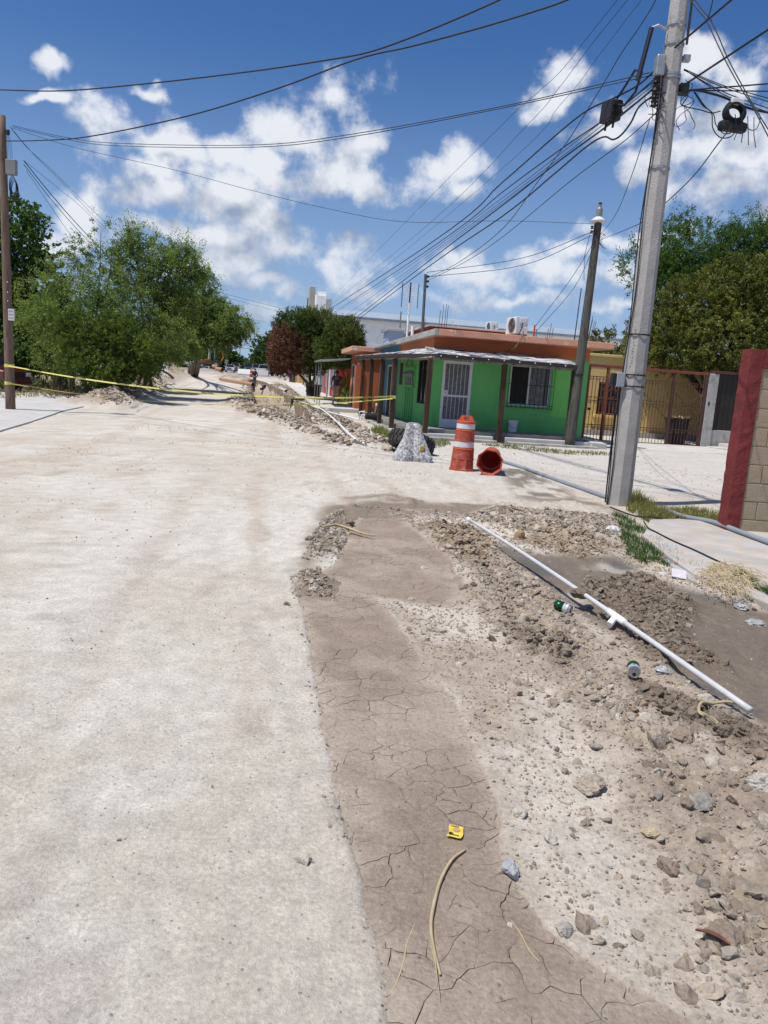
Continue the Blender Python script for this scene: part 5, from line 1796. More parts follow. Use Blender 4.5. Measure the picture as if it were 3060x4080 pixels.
# ================================================================== trees
def leaf_mat(name, rough=.6, trans=.35, tint=(1.15, 1.25, .5)):
    mt = bpy.data.materials.new(name)
    mt.use_nodes = True
    t = mt.node_tree
    b = t.nodes['Principled BSDF']
    a = t.nodes.new('ShaderNodeAttribute')
    a.attribute_name = 'Col'
    t.links.new(a.outputs['Color'], b.inputs['Base Color'])
    b.inputs['Roughness'].default_value = rough
    b.inputs['Specular IOR Level'].default_value = .25
    tr = t.nodes.new('ShaderNodeBsdfTranslucent')
    mx = t.nodes.new('ShaderNodeMix')
    mx.data_type = 'RGBA'
    mx.blend_type = 'MULTIPLY'
    mx.inputs[0].default_value = 1
    t.links.new(a.outputs['Color'], mx.inputs[6])
    mx.inputs[7].default_value = (*tint, 1)
    t.links.new(mx.outputs[2], tr.inputs[0])
    ms = t.nodes.new('ShaderNodeMixShader')
    ms.inputs[0].default_value = trans
    t.links.new(b.outputs[0], ms.inputs[1])
    t.links.new(tr.outputs[0], ms.inputs[2])
    t.links.new(ms.outputs[0], t.nodes['Material Output'].inputs[0])
    return mt


M_LEAF = leaf_mat('leaves', .55, .42)
M_NEEDLE = leaf_mat('scale_leaves', .7, .15, (1, 1, .6))
M_BARK = M('dark_bark', (.075, .058, .045), .95, .35, 6, .8, 25, col2=(.14, .115, .09), streak=True)
M_BARKG = M('grey_bark', (.16, .14, .12), .95, .3, 6, .7, 25, col2=(.09, .08, .07), streak=True)


def sprays(rg, lobes, n_spray, leaves, length, droop, lsize, aspect, cols, dirs_up=.2, jitter=.25, shell=.55, spread=.5, gap=.35, seed=0, zmin=None, tone=None):
    """leafy twigs filling the outer part of a set of ellipsoid lobes; returns leaf quads"""
    vol = np.array([l[3] * l[4] * l[5] for l in lobes]) ** .67
    li = rg.choice(len(lobes), n_spray, p=vol / vol.sum())
    L_ = np.array(lobes)[li]
    d = rg.normal(size=(n_spray, 3))
    d /= np.linalg.norm(d, axis=1)[:, None]
    r = (shell + (1 - shell) * rg.random(n_spray) ** .6)
    nz_ = fbm(d[:, 0] * 2.2 + li * 3.1 + seed, d[:, 1] * 2.2 + d[:, 2] * 1.9, 3, 7 + seed)
    r = r * (.78 + .5 * nz_)
    base = L_[:, :3] + d * r[:, None] * L_[:, 3:6]
    keep = fbm(base[:, 0] * 1.1 + seed, base[:, 1] * .7 + base[:, 2] * 1.3, 3, 17 + seed) > gap
    if zmin is not None:
        keep &= base[:, 2] > zmin + .5 * rg.random(n_spray)
    base, d = base[keep], d[keep]
    n = len(base)
    dr = d * .8 + rg.normal(size=(n, 3)) * spread + np.array([0, 0, dirs_up])
    dr /= np.linalg.norm(dr, axis=1)[:, None]
    ln = length * rg.uniform(.5, 1.25, n)
    t = rg.random((n, leaves))
    pos = base[:, None] + dr[:, None] * (t * ln[:, None])[..., None]
    pos[..., 2] -= droop * (t ** 2) * ln[:, None]
    pos += rg.normal(size=pos.shape) * jitter * length * .35
    tone_s = rg.random(n)
    tn = fbm(base[:, 0] * 1.4, base[:, 1] + base[:, 2] * 1.6, 3, 23 + seed)
    if tone is not None:
        cs = tone(base, tone_s, tn)
    else:
        k = np.clip(.5 * tone_s + 1.2 * (tn - .3), 0, 1)[:, None]
        cs = np.array(cols[0]) * (1 - k) + np.array(cols[1]) * k
    P = pos.reshape(-1, 3)
    C = np.repeat(cs, leaves, 0) * rg.uniform(.75, 1.25, len(P))[:, None]
    D = np.repeat(dr, leaves, 0) + rg.normal(size=P.shape) * .55
    D[:, 2] -= droop * .9
    D /= np.linalg.norm(D, axis=1)[:, None]
    s = lsize * rg.uniform(.6, 1.3, len(P))
    return P, D, s, C, aspect


def leaf_mesh(name, groups, mat, parent, rg):
    Vs, Cs = [], []
    for P, D, s, C, asp in groups:
        w_ = np.cross(D, rg.normal(size=D.shape))
        w_ /= np.linalg.norm(w_, axis=1)[:, None] + 1e-9
        a = P - D * (s * .5)[:, None]
        b = P + w_ * (s * asp * .5)[:, None]
        c = P + D * (s * .5)[:, None]
        e = P - w_ * (s * asp * .5)[:, None]
        Vs.append(np.stack([a, b, c, e], 1).reshape(-1, 3))
        Cs.append(np.repeat(C, 4, 0))
    V_, C_ = np.concatenate(Vs), np.concatenate(Cs)
    n = len(V_) // 4
    return np_mesh(name, V_, np.arange(n * 4).reshape(n, 4), mat, parent, colors=C_)


def limbs(base, lobes, r0, mat, parent, rg, stems=1, spread=.3, name='trunk'):
    mb = MB()
    base = Vector(base)
    per = max(1, len(lobes) // stems)
    for s in range(stems):
        b0 = base + Vector((rg.uniform(-spread, spread), rg.uniform(-spread, spread), -.15)) if stems > 1 else base + Vector((0, 0, -.15))
        mine = lobes[s::stems]
        c = Vector(np.mean([l[:3] for l in mine], 0))
        fork = b0.lerp(c, .42) + Vector((rg.uniform(-.2, .2), rg.uniform(-.2, .2), 0))
        k = r0 / math.sqrt(stems)
        mid = b0.lerp(fork, .5) + Vector((rg.uniform(-.12, .12), rg.uniform(-.12, .12), 0))
        mb.tube(catmull([b0, mid, fork], 4), [k * (1.25 - .5 * i / 8) for i in range(9)], 8)
        for l in mine:
            tip = Vector(l[:3]) + Vector((rg.uniform(-.3, .3), rg.uniform(-.3, .3), l[5] * .3))
            m1 = fork.lerp(tip, .5) + Vector((rg.uniform(-.3, .3), rg.uniform(-.3, .3), rg.uniform(0, .3)))
            pts = catmull([fork, m1, tip], 4)
            mb.tube(pts, [k * (.62 - .5 * i / 8) for i in range(9)], 6)
            for q in range(4):
                st = pts[3 + q]
                dv = Vector((rg.normal(), rg.normal(), rg.normal() * .7 + .2)).normalized() * float(l[3]) * .75
                mb.tube([st, st + dv * .5 + Vector((0, 0, .1)), st + dv], [k * .25, k * .15, k * .05], 5)
    return part(mb, name, mat, parent, smooth=True)


def tree(name, label, base, lobes, r0, leafargs, bark=None, stems=1, spread=.3, mat=None, group=None, seed=0):
    rg = np.random.default_rng(500 + seed)
    t = thing(name, label, 'tree', base, 0, group)
    B = Vector(base)
    loc = [(l[0] - B.x, l[1] - B.y, l[2] - B.z, l[3], l[4], l[5]) for l in lobes]
    limbs((0, 0, 0), loc, r0, bark or M_BARK, t, rg, stems, spread)
    leaf_mesh('crown', [sprays(rg, loc, seed=seed + i * 5, **a) for i, a in enumerate(leafargs)], mat or M_LEAF, t, rg)
    return t


def lob(px, py, Y, rx, ry, rz):
    p = at(px, py, Y)
    return (p.x, p.y, p.z, rx, ry, rz)


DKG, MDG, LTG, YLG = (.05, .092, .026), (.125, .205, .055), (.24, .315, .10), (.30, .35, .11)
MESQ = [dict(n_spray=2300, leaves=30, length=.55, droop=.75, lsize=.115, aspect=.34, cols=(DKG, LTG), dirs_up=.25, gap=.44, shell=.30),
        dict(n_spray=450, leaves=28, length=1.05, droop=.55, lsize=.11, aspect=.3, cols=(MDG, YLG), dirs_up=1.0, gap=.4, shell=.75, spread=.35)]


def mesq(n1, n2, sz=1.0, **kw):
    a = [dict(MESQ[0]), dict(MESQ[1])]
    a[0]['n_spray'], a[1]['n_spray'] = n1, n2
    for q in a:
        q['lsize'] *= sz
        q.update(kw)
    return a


g1 = on(40, 1600)
tree('broadleaf_tree', 'dense dark green broadleaf tree at the far left behind pole', at(-40, 1560, 37) * 1 + Vector((0, 0, .2)),
     [lob(20, 980, 37, 2.2, 2.2, 2.0), lob(100, 1120, 37, 1.7, 1.8, 1.6), lob(30, 1260, 37, 2.1, 2.0, 1.6), lob(-120, 1080, 37, 2.6, 2.3, 2.6), lob(60, 1390, 37.5, 2.0, 1.8, 1.0), lob(40, 860, 37, 1.4, 1.4, 1.0)],
     .28, [dict(n_spray=2600, leaves=20, length=.5, droop=.3, lsize=.17, aspect=.5, cols=(DKG, (.10, .18, .035)), gap=.22, shell=.40)], seed=1)
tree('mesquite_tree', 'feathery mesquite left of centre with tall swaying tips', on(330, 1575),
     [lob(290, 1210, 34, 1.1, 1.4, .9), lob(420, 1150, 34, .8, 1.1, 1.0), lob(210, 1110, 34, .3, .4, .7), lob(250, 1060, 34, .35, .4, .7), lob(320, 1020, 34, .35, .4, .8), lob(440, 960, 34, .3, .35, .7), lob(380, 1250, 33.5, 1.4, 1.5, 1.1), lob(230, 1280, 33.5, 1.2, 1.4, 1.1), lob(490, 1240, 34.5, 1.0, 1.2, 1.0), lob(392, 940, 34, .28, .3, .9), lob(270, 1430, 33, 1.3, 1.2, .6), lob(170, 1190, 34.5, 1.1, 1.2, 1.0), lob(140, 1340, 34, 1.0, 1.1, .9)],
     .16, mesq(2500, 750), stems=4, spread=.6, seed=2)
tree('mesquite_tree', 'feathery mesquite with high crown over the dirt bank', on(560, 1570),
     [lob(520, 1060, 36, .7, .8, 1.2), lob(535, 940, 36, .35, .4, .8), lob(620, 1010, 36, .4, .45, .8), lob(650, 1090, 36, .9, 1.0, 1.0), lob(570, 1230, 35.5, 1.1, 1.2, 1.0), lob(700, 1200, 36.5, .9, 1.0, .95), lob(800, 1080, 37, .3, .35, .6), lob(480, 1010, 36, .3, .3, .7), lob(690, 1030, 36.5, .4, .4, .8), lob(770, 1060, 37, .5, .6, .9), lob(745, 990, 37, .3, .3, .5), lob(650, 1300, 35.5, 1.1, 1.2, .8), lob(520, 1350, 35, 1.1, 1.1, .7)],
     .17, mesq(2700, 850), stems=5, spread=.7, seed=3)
tree('acacia_shrub_tree', 'yellow-green low thorn tree in front of the mesquites', on(470, 1585),
     [lob(330, 1370, 31.5, 1.2, 1.0, .8), lob(450, 1340, 31.5, 1.2, 1.1, .9), lob(560, 1400, 31.5, 1.0, 1.0, .7), lob(400, 1450, 31, 1.5, 1.0, .55), lob(290, 1300, 32, .8, .8, .6), lob(560, 1470, 31.5, .8, .8, .4), lob(420, 1510, 31, 1.0, .8, .3)],
     .11, [dict(n_spray=2600, leaves=26, length=.36, droop=.25, lsize=.085, aspect=.55, cols=((.05, .085, .017), (.17, .23, .05)), dirs_up=.3, gap=.36, shell=.3)], stems=5, spread=.7, seed=4)
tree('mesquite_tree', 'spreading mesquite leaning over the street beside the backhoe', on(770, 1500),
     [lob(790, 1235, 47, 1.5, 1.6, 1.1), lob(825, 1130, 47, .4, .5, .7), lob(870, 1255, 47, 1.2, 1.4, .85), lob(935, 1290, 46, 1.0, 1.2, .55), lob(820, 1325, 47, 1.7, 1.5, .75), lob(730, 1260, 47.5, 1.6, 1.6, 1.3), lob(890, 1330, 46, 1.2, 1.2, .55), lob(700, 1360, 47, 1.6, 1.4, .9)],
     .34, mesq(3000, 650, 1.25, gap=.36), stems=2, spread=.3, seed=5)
tree('mesquite_tree', 'shaded mesquite thicket between trunks behind the bank', on(640, 1525),
     [lob(640, 1370, 42, 1.3, 1.4, .7), lob(560, 1400, 41, 1.2, 1.2, .6), lob(720, 1370, 44, 1.0, 1.1, .6), lob(180, 1420, 40, 1.8, 1.5, .8)],
     .15, mesq(2600, 150, 1.25), stems=4, spread=1.2, seed=6)

# junipers in front of the red shop
JG, JL, JB, JR = np.array((.045, .078, .018)), np.array((.17, .205, .04)), np.array((.17, .085, .05)), np.array((.34, .18, .11))


def jun_tone(cx_, cz_):
    def f(base, ts, tn):
        k = np.clip(.35 * ts + 1.3 * (tn - .35) + .12 * base[:, 2] / 2 - .2, 0, 1)[:, None]
        g = JG * (1 - k) + JL * k
        b = JB * (1 - k) + JR * k
        q = sstep(-(base[:, 0] - cx_) * .6 - np.maximum(base[:, 2] - cz_, 0) * 1.1 + .15 + 1.5 * (fbm(base[:, 0] * .9, base[:, 2] * .9 + base[:, 1], 3, 71) - .5), -.1, .35)[:, None]
        return g * (1 - q) + b * q
    return f


jb = G(1247, 1590)
jargs = dict(n_spray=4200, leaves=24, length=.34, droop=-.15, lsize=.10, aspect=.42, cols=(JG, JL), dirs_up=.7, gap=.22, shell=.55, spread=.35, jitter=.35)
tree('juniper_tree', 'rounded juniper half turned rusty brown growing from black tub', (jb.x, jb.y, jb.z + .75),
     [lob(1190, 1310, 43.5, 1.45, 1.3, .95), lob(1150, 1370, 43.5, 1.15, 1.2, .95), lob(1240, 1380, 43.5, 1.5, 1.4, 1.1), lob(1270, 1300, 43.5, 1.1, 1.2, .8), lob(1130, 1440, 43.5, .85, 1.0, .8), lob(1230, 1450, 43.5, 1.2, 1.1, .6)],
     .16, [dict(jargs, tone=jun_tone(-.35, 2.5))], stems=3, spread=.15, mat=M_NEEDLE, seed=7)
tree('juniper_tree', 'smaller all-green juniper right of the brown one', on(1345, 1585),
     [lob(1370, 1345, 42, 1.0, 1.1, .95), lob(1340, 1400, 42, 1.1, 1.1, .9), lob(1410, 1390, 42, .45, .8, .7), lob(1380, 1425, 42, .8, 1.0, .5)],
     .15, [dict(jargs, n_spray=3000)], stems=2, spread=.25, mat=M_NEEDLE, seed=8)

# right hand side
tree('leucaena_tree', 'tall feathery dark tree rising behind the yellow house', (16.6, 42.0, .5),
     [lob(2600, 1060, 41, 1.6, 1.6, 1.3), lob(2690, 980, 41, 1.6, 1.6, 1.4), lob(2800, 1000, 41, 1.7, 1.7, 1.5), lob(2960, 980, 41, 1.6, 1.6, 1.4), lob(3050, 960, 41, 1.6, 1.6, 1.3), lob(2850, 1110, 41, 2.2, 1.8, 1.3), lob(2690, 1110, 41, 1.6, 1.6, 1.0), lob(3100, 1100, 41, 2.0, 1.8, 1.6)],
     .25, mesq(3800, 800, 1.2, cols=(DKG, (.10, .18, .045)), droop=.35), seed=9, stems=2)
tree('citrus_tree', 'olive green small-leaved tree overhanging the iron fence', (13.6, 30.5, .2),
     [lob(2640, 1300, 31, 1.3, 1.4, 1.0), lob(2780, 1240, 31, 1.6, 1.6, 1.3), lob(2950, 1180, 31, 1.7, 1.7, 1.4), lob(2880, 1350, 30, 1.7, 1.6, .95), lob(2720, 1390, 30, 1.3, 1.3, .75), lob(3080, 1300, 30.5, 1.7, 1.6, 1.5), lob(2980, 1440, 29.5, 1.2, 1.3, .5), lob(3080, 1150, 31, 1.3, 1.4, 1.2), lob(2560, 1360, 31, .6, .9, .7)],
     .22, [dict(n_spray=5200, leaves=24, length=.42, droop=.25, lsize=.105, aspect=.5, cols=((.045, .06, .012), (.225, .23, .06)), gap=.25, shell=.4)], seed=10, stems=2)
tree('bush_tree', 'pale green bush behind the hall end beyond orange roof', (12.8, 40.0, .3),
     [lob(2450, 1390, 38, 1.6, 1.3, .9), lob(2520, 1420, 38, 1.3, 1.2, .8), lob(2400, 1430, 38, 1.2, 1.2, .5)],
     .15, [dict(n_spray=900, leaves=18, length=.4, droop=.2, lsize=.12, aspect=.5, cols=((.05, .07, .02), (.16, .19, .06)), gap=.3)], seed=11)

# far end of the street
FAR = [((905, 1440), 165, 4.2, 3.2, 'distant dark tree left of the parked cars'), ((960, 1462), 190, 3.6, 2.0, 'low distant oleander bush behind the silver sedan'), ((1085, 1400), 150, 4.2, 4.0, 'tall distant tree right of the street gap'),
       ((1060, 1450), 165, 3.5, 2.6, 'distant bushy tree behind the pickup'), ((1110, 1452), 130, 2.2, 1.6, 'distant flowering oleander beside the pickup'), ((985, 1474), 260, 8.0, 3.2, 'farthest dark trees closing the street'), ((1030, 1470), 240, 6.0, 3.6, 'far round tree near the street end'),
       ((860, 1420), 175, 4.5, 3.4, 'distant tree under the yellow sign'), ((800, 1440), 170, 4.5, 3.0, 'distant shrub mass left of the backhoe'), ((120, 1330), 75, 6.0, 3.6, 'background tree behind the parked red car'), ((420, 1390), 85, 7.0, 3.4, 'background thicket seen through the mesquite stems'),
       ((-60, 1300), 60, 5.0, 4.2, 'background tree at the left frame edge')]
for i, (q, Y, rx, rz, lb) in enumerate(FAR):
    p = at(q[0], q[1], Y)
    g = float(gz(Y))
    lo = [(p.x + dx * rx, p.y + dy * rx, p.z + dz * rz, rx * .6, rx * .6, rz * .55) for dx, dy, dz in ((-.45, 0, -.1), (.4, .1, -.15), (0, -.2, .35), (.1, .2, -.35), (-.2, -.2, -.45))]
    tree('shade_tree', lb, (p.x, p.y, g), lo, .25 * rx / 4, [dict(n_spray=700, leaves=12, length=.26 * rx, droop=.2, lsize=.13 * rx, aspect=.5, cols=(DKG, (.075, .12, .035)) if 'oleander' not in lb else ((.05, .08, .03), (.22, .26, .17)), gap=.25, shell=.3)], group='trees far down the street and behind lots', seed=20 + i)
# ================================================================== pavements and kerbs near the corner
def slab_px(name, pts, th, mat, dz=0.0):
    P = [G(*q) for q in pts]
    z = [float(gz(p.y)) for p in P]
    mb = MB().prism([(p.x, p.y) for p in P], [a - .15 for a in z], [a + th + dz for a in z])
    o = mb.build(name, mat, None, bevel=.012)
    o['kind'] = 'structure'
    return o


M_WALK = M('dusty_sidewalk', (.43, .385, .34), .92, .2, 2.5, .4, 40, col2=(.38, .39, .40), split=(.5, .62))
slab_px('sidewalk', [(2560, 2151), (2662, 2238), (2758, 2306), (2930, 2370), (3060, 2432), (3500, 2600), (3800, 2400), (2990, 2110), (2700, 2082), (2590, 2085)][::1], .055, M_WALK)
kb = slab_px('kerb', [(2640, 2235), (2745, 2318), (2775, 2330), (2765, 2308), (2662, 2240)], .03, M_CONC)
slab_px('corner_pavement', [(-260, 1800), (130, 1682), (250, 1640), (345, 1620), (345, 1588), (120, 1560), (-400, 1540)], .035, M('white_concrete', (.47, .455, .435), .9, .12, 1.2, .25, 30, col2=(.43, .425, .415)))
swk = house_thing('sidewalk', '', '', 0, 0, 0)
del swk['label'], swk['category']
swk['kind'] = 'structure'
for k in range(12):
    u0_, u1_ = 12.2 + k * 4.0, 16.17 + k * 4.0
    za, zb = float(gz((HO + Uv * u0_).y)), float(gz((HO + Uv * u1_).y))
    part(MB().prism([(-3.75, u0_), (-1.62, u0_), (-1.62, u1_), (-3.75, u1_)], [za - .3, za - .3, zb - .3, zb - .3], [za + .17, za + .17, zb + .17, zb + .17]), 'slab', M_CONC_L, swk, bevel=.012)

# ================================================================== street furniture
M_ORP = M('orange_plastic', (.62, .125, .05), .6, .18, 5, .15, 30, col2=(.50, .15, .10), split=(.52, .7))
M_ORD = M('faded_red_plastic', (.49, .10, .06), .7, .25, 7, .2, 30, col2=(.48, .21, .17), split=(.52, .62))
M_REFL = M('worn_white_reflector', (.55, .58, .60), .4, .15, 6, .1, 30, col2=(.40, .42, .43), split=(.56, .7))


def glow_through(mt, amt, col):
    t = mt.node_tree
    tr = t.nodes.new('ShaderNodeBsdfTranslucent')
    tr.inputs[0].default_value = (*col, 1)
    ms = t.nodes.new('ShaderNodeMixShader')
    ms.inputs[0].default_value = amt
    t.links.new(t.nodes['Principled BSDF'].outputs[0], ms.inputs[1])
    t.links.new(tr.outputs[0], ms.inputs[2])
    t.links.new(ms.outputs[0], t.nodes['Material Output'].inputs[0])


glow_through(M_ORP, .3, (.75, .10, .03))                 # thin plastic lets sunlight through
glow_through(M_ORD, .3, (.75, .09, .03))


def barrel(label):
    t = thing('traffic_barrel', label, 'traffic barrel', group='traffic barrels')
    n = 28
    ph = R(22.5)
    b8 = MB()
    b8.lathe([(.268, 0), (.268, .03), (.250, .04), (.238, .225), (.225, .232), (.220, .225), (.236, .035), (.255, .0)], 8, phase=ph, closed=True)
    part(b8, 'base', M_ORD, t)
    part(MB().lathe([(.226, .228), (.232, .235), (.232, .245), (.222, .25), (.214, .42), (.208, .42), (.216, .228)], n, closed=True), 'lower_section', M_ORD, t, smooth=False)
    part(MB().lathe([(.214, .421), (.219, .428), (.219, .438), (.210, .445), (.206, .47), (.200, .47), (.206, .421)], n, closed=True), 'ring', M_ORP, t)
    part(MB().lathe([(.207, .471), (.200, .58), (.194, .58), (.200, .471)], n, closed=True), 'reflective_band', M_REFL, t)
    part(MB().lathe([(.203, .581), (.207, .59), (.207, .60), (.200, .605), (.192, .79), (.186, .79), (.195, .581)], n, closed=True), 'middle_section', M_ORD, t)
    part(MB().lathe([(.192, .791), (.197, .798), (.197, .808), (.188, .815), (.186, .84), (.180, .84), (.186, .791)], n, closed=True), 'ring', M_ORP, t)
    part(MB().lathe([(.188, .841), (.184, .94), (.178, .94), (.182, .841)], n, closed=True), 'reflective_band', M_REFL, t)
    part(MB().lathe([(.187, .941), (.192, .95), (.192, .985), (.185, .992), (0, .995), (0, .985), (.178, .98), (.180, .941)], n), 'top', M_ORP, t)
    h = MB()
    y0, y1 = -.05, .05
    prof = [((-.155, .996), (-.115, 1.03)), ]
    for (xa, xb, za, zb) in ((-.155, -.045, .996, 1.10), (.045, .155, .996, 1.10)):
        s_ = -1 if xa < 0 else 1
        h.hexa([(xa, y0, za), (xb, y0, za), (xb, y1, za), (xa, y1, za)], [(xa if s_ > 0 else -.105, y0 * .6, zb), (xb if s_ < 0 else .105, y0 * .6, zb), (xb if s_ < 0 else .105, y1 * .6, zb), (xa if s_ > 0 else -.105, y1 * .6, zb)])
    h.box(-.045, .045, y0 * .9, y1 * .9, .996, 1.03)
    h.box(-.045, .045, y0 * .62, y1 * .62, 1.072, 1.0995)
    part(h, 'handle', M_ORP, t)
    return t


b1 = barrel('upright orange traffic barrel with two white reflective bands')
p = on(1838, 1873)
b1.location = p
b1.rotation_euler = (0, R(1.0), R(-8))
b2 = copy_tree(b1)
p = on(1945, 1893)
b2.location = (p.x, p.y - .05, p.z + .25)
b2.rotation_euler = (R(-87), R(6), R(-9))
b2['label'] = 'fallen orange traffic barrel showing its open octagonal base'
b3 = copy_tree(b1)
b3.location = on(1000, 1503)
b3['label'] = 'distant orange traffic barrel beside the striped barricade'

# broken concrete barrier end
M_BARR = M('white_over_grey_concrete', (.23, .225, .22), .95, .35, 13, .9, 30, col2=(.56, .56, .57), split=(.44, .56))
bp_ = G(1642, 1838)
blk = thing('concrete_barrier', 'broken whitewashed concrete barrier end standing by the tyre', 'barrier', (bp_.x, bp_.y + .15, -.03), R(4))
lv = [(-.02, -.44, .44, .30), (.12, -.42, .44, .29), (.22, -.37, .38, .25), (.34, -.31, .32, .21), (.48, -.25, .25, .18), (.62, -.21, .19, .16), (.74, -.195, .165, .15), (.82, -.175, .14, .13), (.86, -.11, .08, .08)]
vs, fs = [], []
nr = 36
for (z, xa, xb, dp) in lv:
    for k in range(nr):
        a = 2 * math.pi * k / nr
        ca, sa = math.cos(a), math.sin(a)
        e = .45
        x = (xa + xb) / 2 + (xb - xa) / 2 * math.copysign(abs(ca) ** e, ca)
        y = dp * math.copysign(abs(sa) ** e, sa)
        if sa < 0:                                       # hollow worn into the near face, notch at the foot
            y += .075 * math.exp(-((x + .02) / .085) ** 2) * (1 if z > .2 else .4)
            if z < .2:
                y += .12 * math.exp(-((x + .03) / .05) ** 2)
        n_ = .03 * (float(fbm(np.array([x * 5 + y * 3]), np.array([z * 6]), 3, 301)[0]) - .5)
        vs.append((x + n_, y + n_, z + .02 * (random.random() - .5) * (z > 0)))
m_ = len(lv)
for i in range(m_ - 1):
    for k in range(nr):
        k2 = (k + 1) % nr
        fs.append((i * nr + k, i * nr + k2, (i + 1) * nr + k2, (i + 1) * nr + k))
fs.append(tuple((m_ - 1) * nr + k for k in range(nr)))
part(MB().add(vs, fs), 'body', M_BARR, blk, smooth=False)
part(MB().box(.13, .23, -.238, -.2, .26, .38), 'yellow_mark', M('yellow_road_paint', (.36, .26, .06), .9, .3, 20), blk, bevel=.015)
part(MB().add([(v[0] * .72 + .16, v[1] * .8 - .10, v[2] * 1) for v in rock_shape(I2, 77, .12)[0] * np.array([.36, .24, .19]) + np.array([0, 0, .1])], [tuple(f) for f in I2[1]]), 'spilled_concrete', M_CONC, blk)

M_RUB = M('dusty_black_rubber', (.045, .043, .042), .85, .3, 6, .3, 40, col2=(.10, .095, .088), split=(.55, .7))
ty = thing('tyre', 'big worn tractor tyre lying behind the concrete barrier', 'tyre', (bp_.x + .02, 18.1, .27), R(20))
ty.rotation_euler = (R(-14), R(16), R(10))
part(MB().lathe([(.30, -.13), (.36, -.17), (.50, -.17), (.545, -.12), (.55, 0), (.545, .12), (.50, .17), (.36, .17), (.30, .13), (.33, .10), (.48, .12), (.50, 0), (.48, -.12), (.33, -.10)], 36, closed=True), 'carcass', M_RUB, ty, smooth=True)
lug = None
for k in range(26):
    a = 2 * math.pi * k / 26
    for s_ in (-1, 1):
        o = bpy.data.objects.new('tread_lug', lug) if lug else part(MB().hexa([(.535, -.03, .01), (.535, .03, .03), (.525, .07, .15), (.525, .0, .15)], [(.58, -.025, .01), (.58, .025, .03), (.565, .06, .155), (.565, .0, .155)]), 'tread_lug', M_RUB, ty)
        if lug:
            link(o, ty)
        lug = o.data
        o.rotation_euler = (0 if s_ > 0 else math.pi, 0, a + (.12 if s_ < 0 else 0))

# caution tapes
M_TAPE = M('yellow_tape', (.60, .56, .13), .45, .08, 4, 0, trans=0)
M_INK = M('black_ink', (.015, .015, .012), .6, .05, 4, 0)
txt = bpy.data.curves.new('PRECAUCION', 'FONT')
txt.body = 'PRECAUCION'
txt.size = .06
txt.align_x, txt.align_y = 'CENTER', 'CENTER'
txt.offset = .0015
txt.materials.append(M_INK)


def text_mesh(curve):
    e_ = bpy.data.objects.new('tmp', curve)
    COL.objects.link(e_)
    bpy.context.view_layer.update()
    me_ = bpy.data.meshes.new_from_object(e_.evaluated_get(bpy.context.evaluated_depsgraph_get()))
    bpy.data.objects.remove(e_)
    return me_


txt = text_mesh(txt)


def tape(label, pts, h, seed, twist=.5):
    P = catmull(pts, 20)
    rg = random.Random(seed)
    t = thing('caution_tape', label, 'caution tape', (0, 0, 0), 0, 'caution tapes across the street')
    vs, fs = [], []
    ln = [0.0]
    for a, b in zip(P, P[1:]):
        ln.append(ln[-1] + (b - a).length)
    tw = [twist * math.sin(s * .22 + seed) + .25 * math.sin(s * .61 + seed * 2) for s in ln]
    side = []
    for i, p in enumerate(P):
        d = (P[min(i + 1, len(P) - 1)] - P[max(i - 1, 0)]).normalized()
        up = Vector((0, 0, 1)) - d * d.z
        up.normalize()
        nrm = up.cross(d)
        u_ = up * math.cos(tw[i]) + nrm * math.sin(tw[i])
        side.append((u_, d))
        vs += [p + u_ * h / 2, p - u_ * h / 2]
    for i in range(len(P) - 1):
        fs.append((i * 2, i * 2 + 1, i * 2 + 3, i * 2 + 2))
    o = part(MB().add(vs, fs), 'ribbon', M_TAPE, t)
    sd = o.modifiers.new('thickness', 'SOLIDIFY')
    sd.thickness = .002
    s = .8
    while s < ln[-1] - .6:
        i = max(k for k in range(len(ln)) if ln[k] <= s)
        i = min(i, len(P) - 2)
        f_ = (s - ln[i]) / (ln[i + 1] - ln[i])
        p = P[i].lerp(P[i + 1], f_)
        u_, d = side[i]
        nrm = d.cross(u_)
        if nrm.y > 0:
            nrm = -nrm
            d = -d
        if d.x < 0:
            d, u2 = -d, -u_
        else:
            u2 = u_
        nrm = d.cross(u2)
        e = bpy.data.objects.new('lettering', txt)
        link(e, t)
        mm = Matrix((( d.x, u2.x, nrm.x, 0), (d.y, u2.y, nrm.y, 0), (d.z, u2.z, nrm.z, 0), (0, 0, 0, 1)))
        off = nrm * .006 if nrm.y < 0 else nrm * -.006
        mm.translation = p + off
        e.matrix_world = mm
        s += 1.30
    return t


pe = HO + Vv * -1.92 + Uv * 2.33
A1, A2 = at(30, 1457, 22.95), at(30, 1527, 22.95)
E1, E2 = Vector((pe.x - .02, pe.y - .09, 1.27)), Vector((pe.x - .02, pe.y - .09, 1.20))


def sagline(A, B, s, n=9):
    return [A.lerp(B, t) - Vector((0, 0, s * 4 * t * (1 - t))) for t in np.linspace(0, 1, n)]


tape('upper yellow caution tape from left pole to porch post', sagline(A1, E1, .36), .052, 1, .8)
tape('lower yellow caution tape from left pole to porch post', sagline(A2, E2, .42), .04, 4, 1.2)
for z in (A1.z, A2.z):
    part(MB().lathe([(.137, -.05), (.142, -.05), (.142, .05), (.137, .05)], 14, closed=True, c=(-.02, 0, z)), 'tape_wrap', M_TAPE, lpole)
part(MB().lathe([(.10, -.05), (.115, -.05), (.115, .05), (.10, .05)], 4, closed=True, c=(-1.93, 2.33, 1.25), phase=R(45)), 'tape_wrap', M_TAPE, house)

